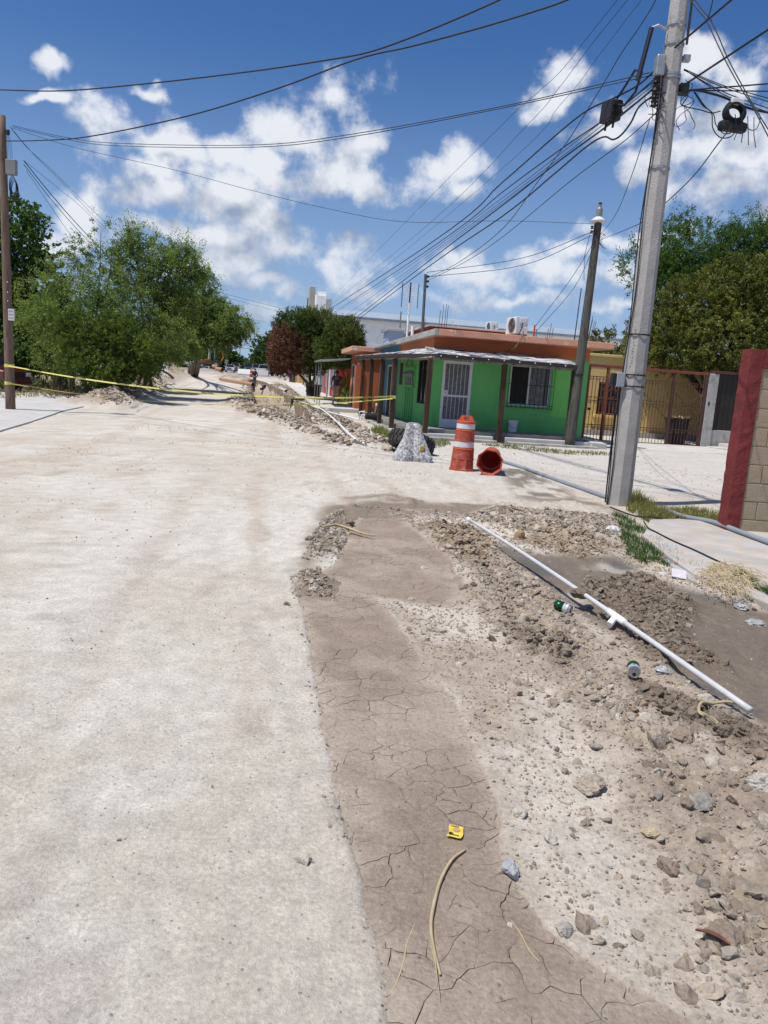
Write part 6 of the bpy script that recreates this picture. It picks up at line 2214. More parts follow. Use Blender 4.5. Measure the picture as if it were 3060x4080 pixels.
# white hose on stakes along the trench
hz = [(1195, 1603), (1228, 1617), (1258, 1644), (1277, 1652), (1310, 1676), (1364, 1722), (1407, 1760), (1450, 1778)]
hp = [on(x_, y_ + 6) for x_, y_ in hz]
hp = [Vector((q.x, q.y, max(q.z, float(gz(q.y)) + .05) + dz)) for q, dz in zip(hp, (.05, .10, .22, .25, .22, .15, .10, .04))]
hs_ = thing('water_hose', 'white water pipe snaking on stakes beside the trench', 'hose')
part(MB().tube(catmull(hp, 6), .028, 8), 'hose', M_PVCW, hs_, smooth=True)
for q in hp[1:5]:
    part(MB().tube([q + Vector((0, .02, -.5)), q + Vector((0, .02, .02))], .022, 6), 'stake', M_OLDW, hs_)
pq = [on(1303, 1672), on(1430, 1684)]
part(MB().tube([pq[0] + Vector((0, 0, .2)), pq[1] + Vector((0, 0, .12)), pq[1] + Vector((.0, .02, .42)), pq[1] + Vector((.2, .02, .44))], .028, 8), 'branch_pipe', M_PVCW, hs_)
pm = house_thing('water_pump', 'small black water pump with white fittings at porch edge', 'pump', -2.02, 6.2, .24)
part(MB().lathe([(0, -.26), (.10, -.26), (.13, -.22), (.13, .05), (.16, .07), (.16, .2), (.10, .22), (0, .22)], 16, c=(.0, 0, .17), axis='x'), 'motor', M_BLACKM, pm, smooth=False)
part(MB().tube([(.12, 0, .3), (.16, -.02, .62)], .035, 8), 'riser', M_STEEL, pm)
part(MB().tube([(-.27, 0, .2), (-.4, 0, .2), (-.4, 0, .0)], .035, 8), 'elbow', M_PVCW, pm)
part(MB().lathe([(0, 0), (.045, 0), (.045, .09), (0, .09)], 10, c=(.16, -.02, .6)), 'cap', M_PVCW, pm)

# sewer pipes
M_BPIPE = M('brown_sewer_pipe', (.40, .22, .12), .5, .12, 2, .05, 20)
pa, pb2 = on(878, 1519), on(1008, 1539)
pa.z, pb2.z = float(gz(pa.y)) + .22, float(gz(pb2.y)) + .16


def hollow(label, A, B, r_, mat, name='sewer_pipe'):
    t = thing(name, label, 'pipe', A)
    d = Vector(B) - Vector(A)
    t.rotation_euler = d.to_track_quat('Z', 'Y').to_euler()
    ln = d.length
    part(MB().lathe([(r_, 0), (r_, ln), (r_ * .9, ln), (r_ * .9, ln * .55), (0.001, ln * .55), (.001, ln * .45), (r_ * .9, ln * .45), (r_ * .9, 0)], 18, closed=True), 'barrel', mat, t, smooth=False)
    part(MB().lathe([(r_ + .001, .02), (r_ * 1.12, .02), (r_ * 1.12, .3), (r_ + .001, .34)], 18, closed=True), 'socket', mat, t)
    return t


hollow('long brown sewer pipe lying beside the trench', pa, pb2, .15, M_BPIPE)
q1, q2 = on(1124, 1556), on(1140, 1565)
hollow('short pale pipe piece at the trench edge', q1 + Vector((-.3, .9, .12)), q2 + Vector((0, 0, .12)), .11, M_CONC_L)
q1 = on(868, 1482)
hollow('black-mouthed pipe end on the far dirt bank, left', q1 + Vector((-1.2, 1.5, .9)), q1 + Vector((0, 0, .85)), .30, M_BPIPE)
q1 = on(886, 1492)
hollow('black-mouthed pipe end on the far dirt bank, right', q1 + Vector((-1.2, 1.5, .6)), q1 + Vector((0, 0, .55)), .30, M_BPIPE)
q1 = on(1300, 1655)
hollow('short grey hose piece beside the white water pipe', q1 + Vector((-.2, .2, .08)), on(1350, 1660) + Vector((0, 0, .1)), .05, M_METER)

# barricades at the works
M_YEL = M('barricade_yellow', (.55, .40, .07), .7, .15, 3)


def barricade(label, px, py, ln, stripes, rz):
    p = on(px, py)
    t = thing('barricade', label, 'barricade', p, rz, 'barricades at the road works')
    part(MB().prism([(-ln / 2, -.30), (ln / 2, -.30), (ln / 2, .30), (-ln / 2, .30)], 0, .22), 'foot', M_CONC_L, t, bevel=.03)
    b = MB()
    b.hexa([(-ln / 2, -.28, .22), (ln / 2, -.28, .22), (ln / 2, .28, .22), (-ln / 2, .28, .22)], [(-ln / 2, -.12, .95), (ln / 2, -.12, .95), (ln / 2, .12, .95), (-ln / 2, .12, .95)])
    part(b, 'body', M_WHITEW if stripes else M_CONC_L, t, bevel=.02)
    if stripes:
        for k in range(3):
            x0 = -ln / 2 + .25 + k * ln / 3
            st = MB().add([(x0, -.235, .40), (x0 + .35, -.235, .40), (x0 + .75, -.145, .82), (x0 + .40, -.145, .82), (x0, -.215, .40), (x0 + .35, -.215, .40), (x0 + .75, -.125, .82), (x0 + .40, -.125, .82)], [(0, 1, 2, 3), (4, 7, 6, 5), (0, 4, 5, 1), (1, 5, 6, 2), (2, 6, 7, 3), (3, 7, 4, 0)])
            part(st, 'stripe', M_BLACKM if k % 2 else M_YEL, t)


barricade('concrete barricade with yellow and black stripes', 981, 1496, 2.6, True, R(5))
barricade('plain white concrete barricade right of the orange barrel', 1028, 1498, 3.4, False, R(-6))

# things by the red shop
tb = thing('planter_tub', 'black tub holding the brown juniper trunk', 'planter', (jb.x, jb.y, jb.z + .0))
part(MB().lathe([(0, 0), (.42, 0), (.46, .45), (.50, .45), (.50, .52), (.46, .52), (.49, .85), (.53, .85), (.53, .92), (.46, .92), (.44, .80), (0, .80)], 14), 'tub', M_BLACKM, tb)
part(MB().lathe([(0, .80), (.44, .80), (.2, .86), (0, .87)], 12), 'soil', M_BARK, tb)
for (px, py, s_, lb) in ((1280, 1568, .42, 'left black rubbish bin beside the red shop'), (1303, 1570, .5, 'right black rubbish bin with bags heaped on top')):
    p = on(px, py)
    t = thing('rubbish_bin', lb, 'bin', p, R(8), 'bins beside the red shop')
    part(MB().lathe([(0, 0), (s_ * .85, 0), (s_, .8), (s_ * 1.06, .8), (s_ * 1.06, .86), (s_ * .9, .86), (s_ * .8, .6), (0, .6)], 12), 'bin_body', M_BLACKM, t)
    if 'right' in lb:
        for k in range(5):
            v_, f_ = rock_shape(I1, 900 + k, .3)
            part(MB().add([(x_ * .26 + .25 * math.cos(k * 1.3), y_ * .26 + .2 * math.sin(k * 1.3), z_ * .24 + .95) for x_, y_, z_ in v_], [tuple(q) for q in f_]), 'bag', M_BLACKM if k < 2 else M_WHITEM, t)
cl = thing('drinks_cooler', 'red drinks cooler standing against the red shop', 'cooler', on(1318, 1560) + Vector((.4, 1.5, .15)), ST_A)
part(MB().box(-.5, .5, -.35, .35, 0, 1.15), 'cabinet', M_RED, cl, bevel=.03)
part(MB().box(-.52, .52, -.37, .37, 1.151, 1.22), 'lid', M_WHITEM, cl, bevel=.02)
part(MB().box(-.35, .35, -.356, -.351, .55, .95), 'panel', M_WHITEM, cl)

# notice board on the left bank
nb = thing('notice_board', 'white notice board on two legs among the mesquites', 'sign', on(629, 1527) + Vector((0, 0, 0)), R(-4))
for x_ in (-.16, .20):
    part(MB().box(x_ - .03, x_ + .03, -.03, .03, -.5, 1.0), 'leg', M_WHITEM, nb)
part(MB().box(-.2, .26, -.02, .02, .95, 1.45), 'lower_panel', M_WHITEM, nb, bevel=.01)
part(MB().box(-.2, .26, -.02, .02, 1.47, 2.1), 'upper_panel', M_WHITEM, nb, bevel=.01)
part(MB().box(-.16, .22, -.026, -.0205, 1.05, 1.3), 'print_block', MATS['print_grey'], nb)
fn = thing('metal_fence', 'pale corrugated metal fence seen behind the mesquite stems', 'fence', at(150, 1480, 62) * 1)
fn.location.z = float(gz(62))
for k in range(24):
    part(MB().box(k * .45, k * .45 + .44, .02 * (k % 2), .03 + .02 * (k % 2), 0, 1.7), 'sheet', M_WHITEW, fn)
sg = thing('billboard', 'yellow sign board over the trees behind the backhoe', 'sign', at(800, 1400, 160))
sg.location.z = float(gz(160))
part(MB().box(-1.2, 3.8, -.15, .15, 4.7, 7.0), 'board', M('sign_yellow', (.50, .34, .07), .7, .1), sg)
t2 = bpy.data.curves.new('sign_text', 'FONT')
t2.body = 'O'
t2.size = 1.6
t2.materials.append(M('sign_brown', (.12, .07, .03), .7))
e = bpy.data.objects.new('lettering', text_mesh(t2))
link(e, sg)
e.location = (-.6, -.16, 5.3)
e.rotation_euler = (R(90), 0, 0)
for x_ in (-.4, 3.0):
    part(MB().tube([(x_, 0, 0), (x_, 0, 4.7)], .12, 8), 'leg', M_METER, sg)
cpo = thing('utility_pole', 'pale distant concrete pole behind the backhoe', 'utility pole', (at(834, 1440, 140).x, 140, float(gz(140))))
part(MB().tube([(0, 0, 0), (0, 0, 7.6)], [.22, .15], 8), 'shaft', M_CONC_L, cpo)
part(MB().box(-.5, .5, -.05, .05, 7.0, 7.12), 'crossarm', M_OLDW, cpo)
tw = thing('radio_mast', 'thin lattice radio mast in the far street gap', 'mast', (at(955, 1440, 260).x, 260, float(gz(260))))
for x_ in (-.2, .2):
    part(MB().tube([(x_, 0, 0), (0, 0, 12)], .06, 4), 'leg', M_METER, tw)
for k in range(8):
    part(MB().tube([(-.2 * (1 - k / 9), 0, 1.2 * k + 1), (.2 * (1 - k / 9), 0, 1.2 * k + 1.6)], .03, 4), 'brace', M_METER, tw)
# ================================================================== vehicles
def car(name, label, loc, rz, col, kind='sedan', rough=.3, cat='car'):
    t = thing(name, label, cat, loc, rz, 'vehicles parked along the street')
    pm_ = M('car_paint_%d' % int(col[0] * 997 + col[2] * 91), col, rough, .05, 2, 0, coat=.6, spec=.5)
    if kind == 'sedan':
        Ln, W, prof = 4.4, 1.72, [(-2.2, .45), (-2.18, .70), (-1.35, .90), (-.75, .96), (1.15, .98), (1.9, .96), (2.18, .82), (2.2, .45)]
        cab, zr = (-.95, -.35, .85, 1.6), 1.43
    elif kind == 'suv':
        Ln, W, prof = 4.6, 1.82, [(-2.3, .5), (-2.28, .88), (-1.3, 1.08), (-1.0, 1.10), (2.2, 1.10), (2.3, .95), (2.3, .5)]
        cab, zr = (-1.15, -.6, 1.9, 2.22), 1.78
    else:
        Ln, W, prof = 5.4, 1.92, [(-2.7, .55), (-2.68, .95), (-1.6, 1.12), (-1.3, 1.14), (2.68, 1.14), (2.7, .55)]
        cab, zr = (-1.4, -.8, .55, .75), 1.82
    b = MB()
    vs = []
    n = len(prof)
    for (k, y) in enumerate((-W / 2, -W / 2 + .08, W / 2 - .08, W / 2)):
        ins = .05 if k in (0, 3) else 0
        for (x, z) in prof:
            vs.append((x * (1 - ins * .4), y, z - ins if z > .6 else z))
    fs = [tuple(range(n - 1, -1, -1)), tuple(3 * n + i for i in range(n))]
    for k in range(3):
        for i in range(n):
            j = (i + 1) % n
            fs.append((k * n + i, k * n + j, (k + 1) * n + j, (k + 1) * n + i))
    b.add(vs, [f[::-1] for f in fs])
    part(b, 'body', pm_, t, bevel=.03)
    zb = max(z for _, z in prof) - .03
    a0, a1, a2, a3 = cab
    w1, w2 = W / 2 - .06, W / 2 - .20
    g = MB().hexa([(a0, -w1, zb), (a3, -w1, zb), (a3, w1, zb), (a0, w1, zb)], [(a1, -w2, zr - .05), (a2, -w2, zr - .05), (a2, w2, zr - .05), (a1, w2, zr - .05)])
    cabn = part(g, 'glasshouse', M_GLASS, t, bevel=.03)
    part(MB().box(a1 - .02, a2 + .02, -w2 - .02, w2 + .02, zr - .05, zr), 'roof', pm_, cabn, bevel=.02)
    for s_ in (-1, 1):
        for (xa, xb) in ((a0, a1), ((a1 + a2) / 2, (a1 + a2) / 2), (a3, a2)):
            part(MB().tube([(xa, s_ * (w1 + .005), zb), (xb, s_ * (w2 + .005), zr - .05)], .04, 5), 'pillar', pm_, cabn)
        for x in (-Ln * .30, Ln * .30):
            wh = part(MB().lathe([(.20, -.10), (.31, -.11), (.34, -.07), (.34, .07), (.31, .11), (.20, .10)], 18, c=(x, s_ * (W / 2 - .10), .34), axis='y', closed=True), 'wheel', M_RUB, t)
            part(MB().lathe([(0, -.09), (.20, -.09), (.20, .09), (0, .09)], 14, c=(x, s_ * (W / 2 - .10), .34), axis='y'), 'rim', M_STEEL, wh)
        zl = prof[1][1] - .06
        part(MB().box(-Ln / 2 - .01, -Ln / 2 + .12, s_ * W / 2 - .36 * (s_ > 0) - .06 * s_, s_ * W / 2 + .36 * (s_ < 0) - .06 * s_, zl - .16, zl), 'headlight', M_WHITEM, t, bevel=.02)
        part(MB().box(Ln / 2 - .1, Ln / 2 + .012, s_ * W / 2 - .2 * (s_ > 0) - .05 * s_, s_ * W / 2 + .2 * (s_ < 0) - .05 * s_, .72, .92), 'tail_light', M_RED, t, bevel=.02)
        part(MB().box(a0 + .25, a0 + .42, s_ * (W / 2 + .02), s_ * (W / 2 + .18), zb, zb + .14) if s_ > 0 else MB().box(a0 + .25, a0 + .42, -W / 2 - .18, -W / 2 - .02, zb, zb + .14), 'mirror', pm_, t, bevel=.02)
    part(MB().box(-Ln / 2 - .05, -Ln / 2 + .1, -W / 2 + .05, W / 2 - .05, .28, .52), 'bumper', pm_ if kind != 'pickup' else M_STEEL, t, bevel=.03)
    part(MB().box(Ln / 2 - .1, Ln / 2 + .06, -W / 2 + .05, W / 2 - .05, .30, .52), 'bumper', pm_ if kind != 'pickup' else M_STEEL, t, bevel=.03)
    part(MB().box(-Ln / 2 - .02, -Ln / 2 + .05, -.45, .45, prof[1][1] - .26, prof[1][1] - .10), 'grille', M_BLACKM, t)
    if kind == 'pickup':
        part(MB().box(.85, 2.60, -W / 2 + .1, W / 2 - .1, 1.115, 1.15), 'bed_floor', M_BLACKM, t)
    return t


def street_at(px, py, Y):
    p = at(px, py, Y)
    return Vector((p.x, Y, float(gh(p.x, Y)[0])))


AF = ST_A + R(90)        # nose toward the camera: local -x looks down the street to us
car('car', 'silver sedan driving toward us at the street end', street_at(917, 1478, 141), AF, (.42, .47, .46), 'sedan')
car('van', 'brown-grey van just behind the silver sedan', street_at(938, 1476, 155), AF, (.16, .12, .11), 'suv')
car('car', 'dark car half hidden behind the distant van', street_at(962, 1475, 172), AF, (.03, .035, .045), 'sedan')
car('car', 'dark blue car in the middle of the far street', street_at(990, 1476, 158), AF, (.035, .05, .07), 'suv')
car('pickup_truck', 'white pickup truck seen from behind on the right', street_at(1054, 1492, 128), AF + R(165), (.55, .57, .58), 'pickup', cat='pickup')
car('car', 'grey sport utility vehicle ahead of the white pickup', street_at(1024, 1482, 142), AF + R(180), (.20, .20, .19), 'suv')
car('van', 'white van standing behind the backhoe bucket', street_at(783, 1440, 150) + Vector((0, 0, .3)), AF + R(70), (.68, .69, .70), 'suv', cat='van')
lc = at(45, 1470, 33)
car('parked_car', 'dark red vehicle parked behind the left wooden pole', (lc.x - 1.75, 33, float(gz(33)) + .05), R(170), (.085, .008, .012), 'suv')
lc = at(112, 1425, 58)
car('parked_car', 'shiny red car parked farther back on the left', (lc.x - 1.0, 58, float(gz(58)) + .35), R(178), (.22, .02, .03), 'sedan')

bh = thing('backhoe', 'orange backhoe loader parked at the far dirt bank', 'backhoe', street_at(838, 1478, 138) + Vector((0, 0, .15)), R(14))
M_BHO = M('backhoe_orange', (.36, .115, .03), .6, .25, 2, .1, 20)
for (x, r_, w_) in ((-1.5, .52, .36), (.95, .80, .48)):
    for s_ in (-1, 1):
        wh = part(MB().lathe([(r_ * .5, -w_ / 2), (r_ * .93, -w_ / 2), (r_, -w_ / 3), (r_, w_ / 3), (r_ * .93, w_ / 2), (r_ * .5, w_ / 2)], 20, c=(x, s_ * .85, r_), axis='y', closed=True), 'wheel', M_RUB, bh)
        part(MB().lathe([(0, -w_ * .35), (r_ * .5, -w_ * .35), (r_ * .5, w_ * .35), (0, w_ * .35)], 14, c=(x, s_ * .85, r_), axis='y'), 'rim', M_CONC_L, wh)
part(MB().hexa([(-2.1, -.45, .8), (-.2, -.5, .8), (-.2, .5, .8), (-2.1, .45, .8)], [(-2.05, -.42, 1.45), (-.2, -.5, 1.75), (-.2, .5, 1.75), (-2.05, .42, 1.45)]), 'hood', M_BHO, bh, bevel=.05)
part(MB().box(-2.0, 1.6, -.4, .4, .5, .8), 'chassis', M_BLACKM, bh)
cab_ = part(MB().box(-.25, 1.35, -.75, .75, 2.72, 2.84), 'canopy', M_BLACKM, bh, bevel=.03)
for x in (-.2, 1.3):
    for y in (-.7, .7):
        part(MB().tube([(x, y, .9), (x, y, 2.72)], .05, 6), 'canopy_post', M_BLACKM, cab_)
part(MB().box(.2, .7, -.3, .3, 1.1, 1.35), 'seat', M_BLACKM, bh)
part(MB().box(.65, .8, -.3, .3, 1.3, 1.9), 'seat_back', M_BLACKM, bh)
for s_ in (-1, 1):
    part(MB().tube([(-.4, s_ * .6, 1.7), (-1.9, s_ * .62, 1.35), (-3.0, s_ * .62, .55)], .10, 6), 'loader_arm', M_BHO, bh)
    part(MB().tube([(-.9, s_ * .6, .9), (-2.3, s_ * .6, 1.25), (-2.9, s_ * .6, 1.0)], .05, 6), 'hydraulic_ram', M_STEEL, bh)
bk_ = MB().add([(-2.95, y, z) if i == 0 else (x, y, z) for y in (-1.05, 1.05) for i, (x, z) in enumerate(((0, .95), (-3.15, .35), (-3.35, .2), (-4.0, .15), (-3.9, .22), (-3.3, .45)))],
               [(0, 1, 7, 6), (1, 2, 8, 7), (2, 3, 9, 8), (3, 4, 10, 9), (4, 5, 11, 10), (5, 0, 6, 11), (0, 5, 4, 3, 2, 1), (6, 7, 8, 9, 10, 11)])
part(bk_, 'front_bucket', M_STEEL, bh)
part(MB().tube([(1.7, 0, 1.0), (2.3, .1, 2.3), (1.9, .1, 3.6)], [.16, .15, .11], 6), 'boom', M_BHO, bh)
part(MB().tube([(1.9, .1, 3.6), (2.7, .1, 2.6), (2.9, .1, 1.8)], [.11, .10, .08], 6), 'dipper', M_BHO, bh)
part(MB().hexa([(2.5, -.25, 1.2), (3.0, -.25, 1.1), (3.0, .35, 1.1), (2.5, .35, 1.2)], [(2.6, -.25, 1.9), (3.15, -.25, 1.75), (3.15, .35, 1.75), (2.6, .35, 1.9)]), 'rear_bucket', M_STEEL, bh)
for s_ in (-1, 1):
    part(MB().tube([(1.6, s_ * .5, .8), (1.8, s_ * 1.1, .1)], .08, 6), 'stabiliser', M_BLACKM, bh)

# ================================================================== people
M_SKIN = M('brown_skin', (.20, .105, .065), .55, .06, 4, 0)
M_HAIR = M('black_hair', (.012, .010, .009), .7, .1, 20, .3, 80)


def skin_mesh(name, V_, E_, rad, mat, parent, root, sub=2):
    me = bpy.data.meshes.new(name)
    me.from_pydata(V_, E_, [])
    me.materials.append(mat)
    o = bpy.data.objects.new(name, me)
    link(o, parent)
    md = o.modifiers.new('skin', 'SKIN')
    md.use_smooth_shade = True
    if not me.skin_vertices:
        bpy.context.view_layer.objects.active = o
    sk = me.skin_vertices[0].data
    for i, r_ in enumerate(rad):
        sk[i].radius = r_ if hasattr(r_, '__len__') else (r_, r_)
        sk[i].use_root = i == root
    s = o.modifiers.new('subdivision', 'SUBSURF')
    s.levels = s.render_levels = sub
    return o


def chain(V_, E_, Rr, pts, rads, start=None):
    prev = start
    for p, r_ in zip(pts, rads):
        V_.append(tuple(p))
        Rr.append(r_)
        i = len(V_) - 1
        if prev is not None:
            E_.append((prev, i))
        prev = i
    return prev


def person(label, loc, rz, J, shirt, trousers, hat=None, sleeve=.55, scale=1.0):
    """J: joints in metres, facing -y; keys pelvis chest neck head, shoulder/elbow/wrist and hip/knee/ankle/toe with L and R"""
    t = thing('person', label, 'person', loc, rz, 'people at the road works')
    t.scale = (scale,) * 3
    J = {k: Vector(v) for k, v in J.items()}
    V_, E_, Rr = [], [], []
    pel = chain(V_, E_, Rr, [J['pelvis']], [(.15, .11)])
    ch = chain(V_, E_, Rr, [J['pelvis'].lerp(J['chest'], .5), J['chest'], J['neck']], [(.135, .10), (.16, .115), (.055, .055)], pel)
    chest = ch - 1
    hd = J['head'] - J['neck']
    up = hd.normalized()
    chain(V_, E_, Rr, [J['neck'] + hd * .35, J['head'], J['head'] + up * .085], [(.06, .065), (.078, .092), (.055, .068)], ch)
    for s in 'LR':
        sg_ = 1 if s == 'L' else -1
        w_ = chain(V_, E_, Rr, [J['shoulder' + s], J['elbow' + s], J['wrist' + s]], [.062, .043, .030], chest)
        d = (J['wrist' + s] - J['elbow' + s]).normalized()
        side = Vector((0, -1, 0)) - d * d.dot(Vector((0, -1, 0)))
        side = side.normalized() if side.length > .1 else Vector((1, 0, 0))
        palm = chain(V_, E_, Rr, [J['wrist' + s] + d * .06], [(.036, .018)], w_)
        for k in range(4):
            o_ = side * (.028 - .019 * k)
            ln = (.068, .078, .072, .055)[k]
            curl = Vector((-sg_ * .012, 0, 0))
            chain(V_, E_, Rr, [J['wrist' + s] + d * .095 + o_, J['wrist' + s] + d * (.095 + ln * .55) + o_ + curl * .6, J['wrist' + s] + d * (.095 + ln) + o_ + curl * 2], [.0095, .009, .0075], palm)
        chain(V_, E_, Rr, [J['wrist' + s] + d * .045 + side * .045, J['wrist' + s] + d * .085 + side * .062], [.011, .009], w_)
        chain(V_, E_, Rr, [J['hip' + s], J['knee' + s], J['ankle' + s], J['toe' + s]], [.085, .058, .042, .035], pel)
    skin_mesh('body', V_, E_, Rr, M_SKIN, t, 0)
    # face
    fwd = Vector((0, -1, 0))
    H_ = J['head']
    nz_ = part(MB().hexa([H_ + Vector((-.014, -.085, -.025)), H_ + Vector((.014, -.085, -.025)), H_ + Vector((.012, -.06, -.02)), H_ + Vector((-.012, -.06, -.02))],
                         [H_ + Vector((-.006, -.088, .02)), H_ + Vector((.006, -.088, .02)), H_ + Vector((.006, -.06, .02)), H_ + Vector((-.006, -.06, .02))]), 'nose', M_SKIN, t)
    for s_ in (-1, 1):
        part(MB().lathe([(0, -.012), (.012, 0), (0, .012)], 8, c=tuple(H_ + Vector((s_ * .03, -.084, .012)))), 'eye', M_BLACKM, t)
        part(MB().lathe([(0, -.03), (.014, -.02), (.016, .02), (0, .03)], 8, c=tuple(H_ + Vector((s_ * .082, .0, -.005)))), 'ear', M_SKIN, t)
    part(MB().box(H_.x - .022, H_.x + .022, H_.y - .088, H_.y - .07, H_.z - .052, H_.z - .044), 'mouth', M_HAIR, t)
    # clothes
    V_, E_, Rr = [], [], []
    a = chain(V_, E_, Rr, [J['pelvis'] + (J['chest'] - J['pelvis']) * -.05], [(.165, .125)])
    c = chain(V_, E_, Rr, [J['pelvis'].lerp(J['chest'], .5), J['chest'], J['chest'].lerp(J['neck'], .62)], [(.155, .12), (.18, .13), (.085, .085)], a)
    for s in 'LR':
        e_ = chain(V_, E_, Rr, [J['shoulder' + s], J['shoulder' + s].lerp(J['elbow' + s], sleeve)], [.078, .068], c - 1)
        if sleeve > .9:
            chain(V_, E_, Rr, [J['wrist' + s].lerp(J['elbow' + s], .1)], [.042], e_)
    skin_mesh('shirt', V_, E_, Rr, shirt, t, 0)
    V_, E_, Rr = [], [], []
    a = chain(V_, E_, Rr, [J['pelvis']], [(.165, .125)])
    for s in 'LR':
        chain(V_, E_, Rr, [J['hip' + s], J['knee' + s], J['ankle' + s]], [.10, .075, .062], a)
    skin_mesh('trousers', V_, E_, Rr, trousers, t, 0)
    for s in 'LR':
        a_, b_ = J['ankle' + s], J['toe' + s]
        part(MB().tube([a_ + (a_ - b_) * .3 + Vector((0, 0, -.04)), a_ + Vector((0, 0, -.03)), b_ + Vector((0, 0, .0)), b_ + (b_ - a_) * .3], [.035, .055, .05, .03], 8), 'shoe', M_BLACKM, t, smooth=True)
    hm = hat or M_HAIR
    hv = [v for v in I2[0]]
    part(MB().add([tuple(H_ + up * .035 + Vector((v[0] * .092, v[1] * .105 + .012, v[2] * .088))) for v in hv], [tuple(f) for f in I2[1] if np.mean([I2[0][i][2] for i in f]) > (-.05 if hat is None else .1) or (np.mean([I2[0][i][1] for i in f]) > .25 and np.mean([I2[0][i][2] for i in f]) > -.55)]), 'cap' if hat else 'hair', hm, t, smooth=True)
    if hat:
        part(MB().prism([(H_.x + .085 * math.cos(q), H_.y - .07 + .10 * -abs(math.sin(q))) for q in np.linspace(0, math.pi, 9)], H_.z + .055, H_.z + .065), 'cap_brim', hm, t)
    return t


STAND = dict(pelvis=(0, 0, .93), chest=(0, .01, 1.30), neck=(0, .01, 1.46), head=(0, -.015, 1.60),
             shoulderL=(.18, .01, 1.39), elbowL=(.25, .02, 1.10), wristL=(.25, -.06, .86), shoulderR=(-.18, .01, 1.39), elbowR=(-.26, .03, 1.10), wristR=(-.24, -.05, .86),
             hipL=(.09, 0, .88), kneeL=(.11, -.02, .48), ankleL=(.12, .02, .08), toeL=(.14, -.13, .04), hipR=(-.09, 0, .88), kneeR=(-.11, -.02, .48), ankleR=(-.13, .02, .08), toeR=(-.15, -.13, .04))
M_SHIRT = M('grey_blue_shirt', (.055, .06, .075), .9, .15, 6, .2, 60)
M_KHAKI = M('khaki_trousers', (.40, .31, .21), .9, .12, 6, .2, 60)
M_BLKC = M('black_clothes', (.012, .012, .014), .9, .15, 6, .2, 60)
M_DENIM = M('washed_denim', (.10, .12, .16), .9, .2, 6, .2, 60)
pman = at(1337, 1600, 38.2)
person('man in grey-blue shirt and khaki trousers standing near the plant', (pman.x, 38.2, float(gz(38.2)) + .172), R(14), STAND, M_SHIRT, M_KHAKI)
WK = dict(STAND)
WK.update(elbowL=(.30, -.05, 1.15), wristL=(.20, -.24, 1.05), elbowR=(-.30, -.03, 1.13), wristR=(-.16, -.24, 1.0), head=(.01, -.05, 1.58))
pw_ = street_at(1013, 1540, 72)
pw_.z = float(gz(72)) - .55
person('worker in black shirt and cap standing at the trench', (pw_.x, 72, pw_.z + .35), R(150), WK, M_BLKC, M_DENIM, hat=M_BLKC, sleeve=1.0, scale=.80 * 1.25)
BEND = dict(pelvis=(0, .15, .62), chest=(0, -.16, .92), neck=(0, -.28, 1.02), head=(0, -.40, 1.06),
            shoulderL=(.18, -.20, .95), elbowL=(.28, -.40, .78), wristL=(.22, -.60, .70), shoulderR=(-.18, -.20, .95), elbowR=(-.28, -.38, .76), wristR=(-.22, -.60, .70),
            hipL=(.10, .14, .58), kneeL=(.17, -.16, .45), ankleL=(.15, .08, .08), toeL=(.16, -.07, .04), hipR=(-.10, .14, .58), kneeR=(-.18, -.14, .45), ankleR=(-.16, .1, .08), toeR=(-.17, -.05, .04))
pb_ = street_at(1050, 1514, 80)
person('worker in black bending over the trench edge', (pb_.x, 80, pb_.z), R(75), BEND, M_BLKC, M_BLKC, hat=M('grey_cap', (.10, .10, .10), .9), sleeve=1.0)
# ================================================================== plants near the ground
def blades(name, label, cat, pts, hts, cols, rg, lean=.5, wid=.006, parent=None, kind='stuff', mat=None, seg=3, curl=.6):
    """grass blades as narrow bent strips"""
    n = len(pts)
    az = rg.random(n) * 6.283
    ln = lean * rg.random(n)
    d = np.stack([np.cos(az), np.sin(az), np.zeros(n)], 1)
    w_ = np.stack([-np.sin(az + .7), np.cos(az + .7), np.zeros(n)], 1) * wid
    rows = []
    for k in range(seg + 1):
        t = k / seg
        c = pts + d * (hts * ln * t ** (1 + curl))[:, None] + np.array([0, 0, 1]) * (hts * (t - .35 * ln * t * t))[:, None]
        ww = w_ * (1 - t * .9)
        rows.append((c - ww, c + ww))
    V_ = np.stack([x for r_ in rows for x in r_], 1).reshape(-1, 3)
    k2 = 2 * (seg + 1)
    q = np.array([[2 * k, 2 * k + 1, 2 * k + 3, 2 * k + 2] for k in range(seg)])
    Fc = (q[None] + (np.arange(n) * k2)[:, None, None]).reshape(-1, 4)
    o = np_mesh(name, V_, Fc, mat or M_LEAF, parent, colors=np.repeat(cols, k2, 0))
    if parent is None:
        tag(o, label, cat, kind=kind)
    return o


def grass_zone(name, label, poly, n, h, c0, c1, rg, lean=.8, wid=.006, dz=0.0):
    P = np.array(plan(poly))
    lo, hi = P.min(0), P.max(0)
    xs = rg.uniform(lo[0], hi[0], n * 4)
    ys = rg.uniform(lo[1], hi[1], n * 4)
    s = sdist(xs, ys, [tuple(p) for p in P])
    k = (s + .10 * (fbm(xs * 4, ys * 4, 3, 5) - .5) > 0) & (fbm(xs * 6, ys * 6, 2, 6) > .35)
    xs, ys = xs[k][:n], ys[k][:n]
    z = gh(xs, ys) + dz
    t = rg.random(len(xs))[:, None]
    cols = np.array(c0) * (1 - t) + np.array(c1) * t
    return blades(name, label, 'grass', np.stack([xs, ys, z], 1), h * rg.uniform(.4, 1.2, len(xs)), cols, rg, lean, wid)


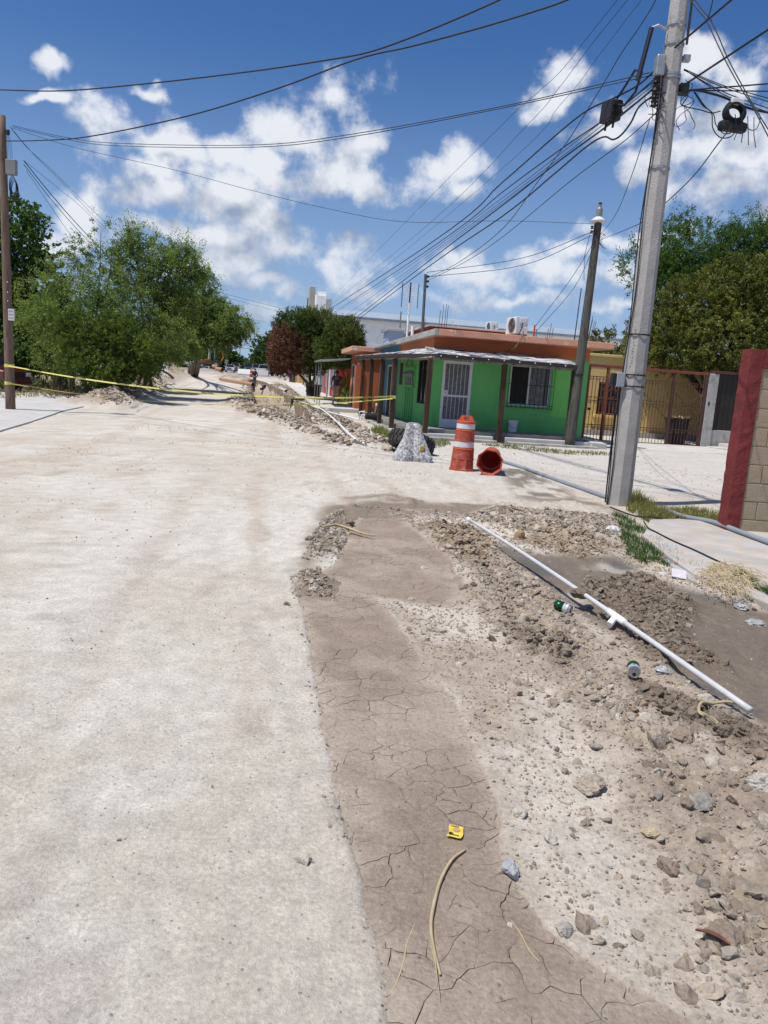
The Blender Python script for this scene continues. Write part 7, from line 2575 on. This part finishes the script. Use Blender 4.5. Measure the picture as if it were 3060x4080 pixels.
rg = np.random.default_rng(77)
GRN, GRN2, DRY, DRY2 = (.03, .085, .02), (.085, .16, .04), (.26, .23, .09), (.42, .34, .17)
grass_zone('grass', 'short green grass growing along the broken kerb', [(2430, 2070), (2500, 2060), (2560, 2110), (2690, 2205), (2800, 2265), (2770, 2285), (2680, 2262), (2560, 2250), (2500, 2220), (2470, 2130)], 2600, .085, GRN, GRN2, rg, .9, .004)
grass_zone('grass', 'green grass strip on the kerb at the right edge', [(2915, 2320), (2960, 2310), (3060, 2380), (3200, 2440), (3200, 2470), (3060, 2405)], 700, .07, GRN, GRN2, rg, .9, .004, .05)
grass_zone('grass', 'yellow-green grass tuft at the foot of concrete pole', [(2490, 1985), (2540, 1975), (2620, 2035), (2680, 2085), (2580, 2085), (2500, 2040)], 1500, .17, (.12, .14, .04), DRY, rg, .9, .005)
grass_zone('grass', 'dry grass strip between the side street and the sidewalk', [(2620, 2030), (2750, 2030), (2910, 2050), (2910, 2085), (2760, 2080), (2650, 2065)], 1700, .11, (.14, .15, .04), DRY, rg, .9, .005)
grass_zone('grass', 'sparse grass along the foot of the porch steps', [(1900, 1772), (2050, 1775), (2280, 1800), (2450, 1806), (2440, 1818), (2250, 1812), (2050, 1792)], 1300, .10, (.10, .14, .03), DRY, rg, .7, .008)
grass_zone('grass', 'grass tufts beside the barrier under the porch corner', [(1700, 1735), (1760, 1740), (1800, 1775), (1720, 1790), (1690, 1760)], 700, .14, (.10, .15, .03), DRY, rg, .7, .008)
grass_zone('grass', 'weeds on the sidewalk edge before the porch', [(1475, 1715), (1540, 1712), (1555, 1745), (1500, 1745)], 500, .22, GRN2, DRY, rg, .7, .012)
grass_zone('grass', 'small grass patch at the foot of the red pillar', [(2830, 2095), (2915, 2095), (2915, 2130), (2860, 2125)], 380, .06, (.09, .10, .04), DRY, rg, .9, .004)
grass_zone('grass', 'dry yellow grass in the lot behind the left pole', [(-200, 1600), (90, 1590), (330, 1570), (300, 1530), (-200, 1490)], 4200, .28, (.16, .15, .05), DRY2, rg, .8, .016)

# straw mat pulled over the kerb
P = np.array(plan([(2770, 2300), (2850, 2275), (2960, 2300), (3000, 2350), (2950, 2400), (2830, 2390), (2765, 2340)]))
st = MB()
lo, hi = P.min(0), P.max(0)
cnt = 0
while cnt < 320:
    x_, y_ = rg.uniform(lo[0], hi[0]), rg.uniform(lo[1], hi[1])
    if sdist(np.array([x_]), np.array([y_]), [tuple(p) for p in P])[0] < 0:
        continue
    cnt += 1
    z_ = float(gz(y_)) + .055 + rg.uniform(0, .07)
    a_ = rg.normal(-.9, .7)
    d_ = Vector((math.cos(a_), math.sin(a_), 0)) * rg.uniform(.08, .22)
    p0 = Vector((x_, y_, z_))
    st.tube([p0, p0 + d_ * .5 + Vector((0, 0, rg.uniform(0, .03))), p0 + d_ + Vector((0, 0, rg.uniform(-.05, .0)))], .0028, 3)
M_STRAW = MATS['dry_straw']
tag(st.build('dead_grass', M_STRAW), 'matted pale dead grass hanging over the kerb', 'dead grass', kind='stuff')

# strap-leaved plants
def rosette(label, loc, n, ln, col0, col1, up=.6, wid=.05, name='agave', cat='plant', group=None):
    rg2 = np.random.default_rng(int(abs(loc[0] * 91 + loc[1] * 17)) % 9999)
    t = thing(name, label, cat, loc, 0, group)
    for part_name, sub in (('outer_leaves', n // 2), ('inner_leaves', n - n // 2)):
        pts = np.stack([rg2.normal(0, .06, sub), rg2.normal(0, .06, sub), np.zeros(sub)], 1)
        hts = ln * rg2.uniform(.7, 1.1, sub)
        k = rg2.random(sub)[:, None]
        blades(part_name, '', '', pts, hts, np.array(col0) * (1 - k) + np.array(col1) * k, rg2, 1.5 if part_name == 'outer_leaves' else up, wid, parent=t, curl=.1, seg=4)
    return t


AGV = ((.06, .085, .05), (.16, .20, .14))
for (px, py, n, ln, lb) in ((70, 1560, 44, .9, 'grey-green agave just right of the left pole'), (115, 1555, 50, .85, 'grey-green agave second from the left pole'), (165, 1552, 44, .75, 'agave in shade nearest the mesquite stems'), (20, 1550, 40, .8, 'agave hidden behind the left pole foot')):
    p = on(px, py)
    rosette(lb, (p.x, p.y, p.z), n, ln, *AGV, group='agaves under the mesquites')
p = on(1378, 1618)
rosette('spiky agave in front of the leafy plant by porch', (p.x, p.y, p.z + .1), 60, .95, (.09, .12, .05), (.22, .26, .12))
pt = thing('leafy_plant', 'leafy yellow-green plant before the standing man', 'plant', (p.x + .15, p.y + .6, p.z + .15))
rgp = np.random.default_rng(3)
leaf_mesh('leaves', [sprays(rgp, [(0, 0, .9, .6, .5, .7), (.3, .1, .5, .5, .5, .5), (-.2, 0, .5, .5, .5, .5)], 130, 9, .45, .2, .30, .22, ((.05, .09, .02), (.26, .30, .07)), dirs_up=.9, gap=.0, shell=.1)], M_LEAF, pt, rgp)
part(MB().tube([(0, 0, 0), (.05, 0, .8)], .04, 6), 'stem', M_BARK, pt)
for i, (px, py, h_) in enumerate(((1158, 1522, 2.4), (1170, 1529, 2.2))):
    p = on(px, py)
    t = thing('palm', ('left' if i == 0 else 'right') + ' young palm on the far sidewalk', 'palm', p, 0, 'young palms on the far sidewalk')
    part(MB().tube([(0, 0, 0), (0, 0, h_)], [.2, .15], 8), 'trunk', M_BARK, t)
    blades('fronds', '', '', np.tile([[0, 0, h_]], (60, 1)) + rgp.normal(0, .05, (60, 3)), 1.3 * rgp.uniform(.7, 1.1, 60), np.tile([[.09, .13, .04]], (60, 1)), rgp, 1.3, .06, parent=t, curl=.2, seg=4)

# dead fronds, roots and brush at the torn bank
br_ = MB()
for k in range(520):
    px, py = random.uniform(190, 600), 0
    py = 1600 - (px - 190) * .04 - random.uniform(0, 75)
    p = on(px, py)
    L_ = random.uniform(.3, 1.1)
    a_ = random.uniform(0, 6.28)
    el_ = random.uniform(-.2, 1.1)
    d_ = Vector((math.cos(a_) * math.cos(el_), math.sin(a_) * math.cos(el_), math.sin(el_))) * L_
    br_.tube([p, p + d_ * .55 + Vector((0, 0, .05)), p + d_ + Vector((0, 0, -.15 * L_))], [.016, .011, .004], 4)
tag(br_.build('brushwood', M('dead_brush', (.15, .11, .075), .95, .35, 3, .3, 30)), 'tangle of dead fronds and roots under the mesquites', 'brushwood', kind='stuff')
for i, (px, py, lb) in enumerate(((235, 1560, 'shaggy palm stump under the leftmost mesquite'), (760, 1500, 'thick dark stump at the leaning mesquite foot'))):
    p = on(px, py)
    t = thing('tree_stump', lb, 'stump', p)
    part(MB().tube([(0, 0, -.2), (.05, 0, .6), (.0, .1, 1.9 - .5 * i)], [.42, .33, .25], 10), 'stem', M_BARK, t, smooth=True)
    for k in range(26):
        a_ = k * 2.4
        z_ = .1 + 1.6 * k / 26
        part(MB().hexa([(.3 * math.cos(a_) - .06, .3 * math.sin(a_), z_), (.3 * math.cos(a_) + .06, .3 * math.sin(a_), z_), (.3 * math.cos(a_) + .05, .3 * math.sin(a_) + .04, z_), (.3 * math.cos(a_) - .05, .3 * math.sin(a_) + .04, z_)],
                       [(.42 * math.cos(a_) - .04, .42 * math.sin(a_), z_ + .16), (.42 * math.cos(a_) + .04, .42 * math.sin(a_), z_ + .16), (.42 * math.cos(a_) + .03, .42 * math.sin(a_) + .03, z_ + .16), (.42 * math.cos(a_) - .03, .42 * math.sin(a_) + .03, z_ + .16)]), 'frond_base', M_BARKG, t)

# ================================================================== pipes and litter close by
e0, e1 = G(1865, 2110), G(2992, 2872)
e0 = Vector((e0.x, e0.y, .115))
e1 = Vector((e1.x, e1.y, .055))
M_PIPE = M('muddy_white_pvc', (.53, .535, .54), .4, .08, 6, .05, 40, col2=(.42, .37, .31), split=(.66, .74))
wpv = thing('white_pipe', 'long white plastic pipe with a tee lying across the verge', 'pipe')


def lerp_px(t, dz=0.0):
    p = e0.lerp(e1, t)
    return p + Vector((.012 * math.sin(t * 5), 0, dz + .02 * math.sin(t * 3.1)))


part(MB().tube([lerp_px(t) for t in np.linspace(0, .70, 14)], .0175, 14), 'pipe_run', M_PIPE, wpv, smooth=True)
part(MB().tube([lerp_px(t) for t in np.linspace(.72, 1.0, 8)], .0175, 14), 'pipe_run', M_PIPE, wpv, smooth=True)
part(MB().tube([lerp_px(t) for t in (.685, .70, .72, .735)], .0245, 14), 'tee', M_PVCW, wpv, smooth=True)
tc_ = lerp_px(.71)
part(MB().tube([tc_, tc_ + Vector((-.055, -.05, -.045))], .023, 12), 'tee_branch', M_PVCW, wpv)
part(MB().tube([lerp_px(-.008), lerp_px(.012)], .0245, 14), 'end_cap', M_PVCW, wpv)
p = lerp_px(.595)
v_, f_ = rock_shape(I2, 333, .25)
o = np_mesh('clod', v_ * np.array([.09, .08, .075]), f_, M_ROCK, colors=np.tile(DARKB * 1.1, (len(v_), 1)))
o.location = p + Vector((0, -.01, -.005))
tag(o, 'dark wet clod sitting over the white pipe', 'clod', 'single stones on the verge and street')

M_CAN = M('dark_green_can', (.012, .075, .035), .3, .15, 30, 0, metal=.55, col2=(.10, .22, .10), split=(.60, .66))
M_CANW = M('white_can_label', (.62, .63, .62), .35, .05, 30, 0, col2=(.03, .10, .06), split=(.57, .60), metal=.3)
M_ALU = M('bare_aluminium', (.60, .60, .61), .28, .05, 20, 0, metal=.9)


def can(label, px, py, towards, dent):
    p = G(px, py)
    z = float(gh(p.x, p.y)[0])
    t = thing('drink_can', label, 'can', (p.x, p.y, z + .034), 0, 'empty cans on the verge')
    t.rotation_euler = Vector(towards).to_track_quat('Z', 'Y').to_euler()
    part(MB().lathe([(.0, -.060), (.022, -.062), (.026, -.06), (.033, -.050), (.033, .008)], 24), 'body', M_CAN, t, smooth=True)
    part(MB().lathe([(.0331, .008), (.0331, .042), (.032, .044)], 24), 'label_band', M_CANW, t, smooth=True)
    part(MB().lathe([(.0325, .043), (.028, .056), (.0285, .060), (.026, .060), (.025, .056), (0, .056)], 24), 'neck', M_ALU, t, smooth=False)
    part(MB().lathe([(0, .0), (.0095, .0), (.0095, .0008), (0, .0008)], 12, c=(0, -.011, .0562)), 'mouth_hole', M_BLACKM, t)
    part(MB().box(-.006, .006, -.002, .016, .0565, .0585), 'tab', M_ALU, t)
    t.scale = (1.1, 1.1, 1.05)
    return t


can('empty green can lying beside the pipe break', 2240, 2455, (.75, -.62, -.10), 0)
can('empty green can with its lid facing the camera', 2518, 2722, (-.25, -.93, .05), 0)

# yellow wrapper on the mud
M_YW = M('yellow_wrapper_film', (.66, .46, .05), .35, .08, 20, 0, col2=(.72, .58, .16), split=(.55, .6))
p = G(1812, 3322)
wr = thing('snack_wrapper', 'small yellow snack wrapper flat on the cracked mud', 'wrapper', (p.x, p.y, .004), R(-14))
vs, fs = [], []
for j in range(6):
    for i in range(5):
        x_, y_ = -.026 + .052 * i / 4 + .004 * (j / 5), -.036 + .072 * j / 5
        vs.append((x_ + .004 * math.sin(j), y_, .004 + .001 * math.sin(i * 1.1 + j * .7) ** 2))
for j in range(5):
    for i in range(4):
        a_ = j * 5 + i
        fs.append((a_, a_ + 1, a_ + 6, a_ + 5))
film = part(MB().add(vs, fs), 'film', M_YW, wr)
film.modifiers.new('thickness', 'SOLIDIFY').thickness = .0008
part(MB().lathe([(0, 0), (.008, 0), (.008, .0006), (0, .0006)], 14, c=(-.012, -.02, .0062)), 'round_print', M_BLACKM, wr)
part(MB().lathe([(0, 0), (.013, 0), (.013, .0006), (0, .0006)], 9, c=(.004, .008, .0062)), 'picture_print', M('print_brown', (.42, .30, .16), .5), wr)
part(MB().box(-.004, .018, -.026, -.022, .0058, .0064), 'text_print', M_INK, wr)
part(MB().box(-.018, .010, .026, .029, .0058, .0064), 'text_print', M_INK, wr)


def stalk(label, px, r_, name='dry_stalk', mat=None, lift=.012, split=0, cat='stalk'):
    P = [on(x_, y_) for x_, y_ in px]
    P = [Vector((q.x, q.y, max(q.z, float(gz(q.y)) - .006) + lift)) for q in P]
    C_ = catmull(P, 8)
    t = thing(name, label, cat)
    n = len(C_)
    part(MB().tube(C_, [r_ * (.75 + .5 * math.sin(math.pi * min(1, k / n * 1.2))) for k in range(n)], 6), 'stem', mat or M_STRAW, t, smooth=True)
    for k in range(split):
        i0 = int(n * .62)
        d_ = (C_[-1] - C_[i0])
        e = C_[i0] + d_ * random.uniform(.7, 1.5) + Vector((random.uniform(-.018, .018), random.uniform(-.04, .0), .003))
        part(MB().tube([C_[i0], C_[i0].lerp(e, .5) + Vector((random.uniform(-.006, .006), 0, .004)), e], [r_ * .5, r_ * .35, r_ * .12], 5), 'fibre', mat or M_STRAW, t)
    return t


stalk('long curved dry palm stalk split at its end on mud', [(1852, 3405), (1800, 3440), (1758, 3510), (1732, 3600), (1716, 3690), (1722, 3760), (1742, 3850), (1752, 3910)], .005, split=3)
stalk('thin pale straw left of the curved palm stalk', [(1655, 3680), (1622, 3770), (1600, 3870), (1560, 3950), (1535, 3985)], .0022, lift=.004)
stalk('thin twig right of the curved stalk', [(2035, 3675), (2075, 3740), (2110, 3790), (2150, 3830)], .0018, lift=.004)
stalk('pale dry leaf stalk across the grey clods', [(1285, 2130), (1335, 2120), (1385, 2125), (1440, 2138), (1490, 2150)], .013, lift=.045)
stalk('looped dry straw at the lower end of white pipe', [(2985, 2850), (2900, 2832), (2830, 2835), (2785, 2860), (2780, 2890), (2830, 2925), (2850, 2950)], .007, lift=.04, split=3)
dl = on(2830, 3805)
leaf_ = MB()
vs, fs = [], []
for j in range(9):
    t_ = j / 8
    w_ = .011 * math.sin(math.pi * min(.98, t_ + .02)) ** .7
    zc = .03 + .012 * math.sin(t_ * 3.0)
    for s_ in (-1, 0, 1):
        vs.append((s_ * w_, (t_ - .5) * .10, zc + abs(s_) * .006))
for j in range(8):
    for i in range(2):
        fs.append((j * 3 + i, j * 3 + i + 1, j * 3 + i + 4, j * 3 + i + 3))
leaf_.add(vs, fs)
lo_ = leaf_.build('dead_leaf', M('dead_leaf_brown', (.13, .055, .03), .6, .35, 30))
lo_.modifiers.new('thickness', 'SOLIDIFY').thickness = .0012
lo_.location = (dl.x, dl.y, dl.z + .005)
lo_.rotation_euler = (0, .2, R(55))
tag(lo_, 'brown curled dead leaf in the lower right rubble', 'leaf')
stalk('thin curved twig beside the round tan clod', [(2290, 3190), (2260, 3210), (2225, 3195), (2200, 3160)], .0015, lift=.006)

# carton, bags and plastic
p = on(2702, 2305)
cb_ = thing('carton', 'flattened white carton at the kerb corner', 'carton', p + Vector((0, 0, .03)), R(-12))
cb_.rotation_euler = (R(38), R(6), R(-12))
part(MB().box(-.065, .065, -.05, .05, 0, .022), 'box', M('lilac_white_card', (.58, .54, .58), .7, .06, 10), cb_, bevel=.003)
part(MB().box(.03, .06, -.051, -.0502, .003, .018), 'red_print', M_RED, cb_)
part(MB().box(-.064, .0, -.0515, -.0502, .004, .010), 'blue_print', M('blue_print', (.05, .07, .2), .7), cb_)


def crumple(label, px, py, s, mat, cat='plastic bag', seed=0, flat=.5):
    p = on(px, py)
    r2 = np.random.default_rng(seed)
    v_, f_ = I2[0].copy(), I2[1]
    v_ = v_ * (1 + .55 * (r2.random(len(v_)) - .5))[:, None] * np.array([1, .8, flat]) * s
    o = MB().add(v_.tolist(), [tuple(q) for q in f_]).build('plastic_litter', mat)
    o.location = p + Vector((0, 0, s * flat * .5))
    o.rotation_euler[2] = seed
    tag(o, label, cat, 'scraps of plastic litter')


M_FILM = M('clear_dirty_film', (.34, .345, .34), .25, .2, 10, .2, 40, spec=.5)
crumple('crumpled clear-white plastic cup beside the green grass', 2435, 2140, .065, M_WHITEM, seed=3, flat=.8)
crumple('crumpled grey bag in the gutter under the dead grass', 2955, 2415, .06, M_FILM, seed=5, flat=.4)
crumple('flattened clear plastic at the right edge of wet mud', 3010, 2470, .085, M_FILM, seed=7, flat=.22)
crumple('wad of white plastic foam near the pipe', 2640, 2690, .045, M_FILM, seed=9, flat=.6)
crumple('torn whitish plastic scrap left of the carton', 2640, 2290, .05, M_CONC_L, seed=11, flat=.25)

# conduits and cables on the ground
def ground_line(name, label, px, r_, mat, lift, cat):
    P = []
    for x_, y_ in px:
        q = G(x_, y_)
        P.append(Vector((q.x, q.y, max(float(gh(q.x, q.y)[0]), float(gz(q.y)) + (.055 if x_ > 2560 and y_ > 2080 else 0)) + lift)))
    o = MB().tube(catmull(P, 6), r_, 10).build(name, mat, None, smooth=True)
    return tag(o, label, cat)


M_CONDUIT = M('grey_conduit', (.23, .26, .30), .5, .12, 3, .05, 30)
ground_line('conduit', 'grey conduit pipe running past the red pillar foot', [(2650, 2040), (2720, 2068), (2840, 2108), (2950, 2150), (3075, 2198), (3200, 2240)], .032, M_CONDUIT, .035, 'conduit')
ground_line('conduit', 'dark grey conduit across the side street to the pole', [(1975, 1835), (2080, 1868), (2200, 1912), (2320, 1955), (2425, 1993)], .036, M_CONDUIT, .03, 'conduit')
ground_line('ground_cable', 'black cable curling through the grass by the pole', [(2430, 2030), (2470, 2045), (2540, 2068), (2600, 2085), (2660, 2080), (2700, 2068), (2640, 2052), (2580, 2042), (2545, 2048)], .011, M_CABLE, .03, 'cable')
ground_line('ground_cable', 'thin grey cable lying along the sidewalk', [(2562, 2098), (2580, 2125), (2610, 2142), (2680, 2178), (2760, 2214), (2840, 2254), (2890, 2278)], .008, M_CABLE, .012, 'cable')
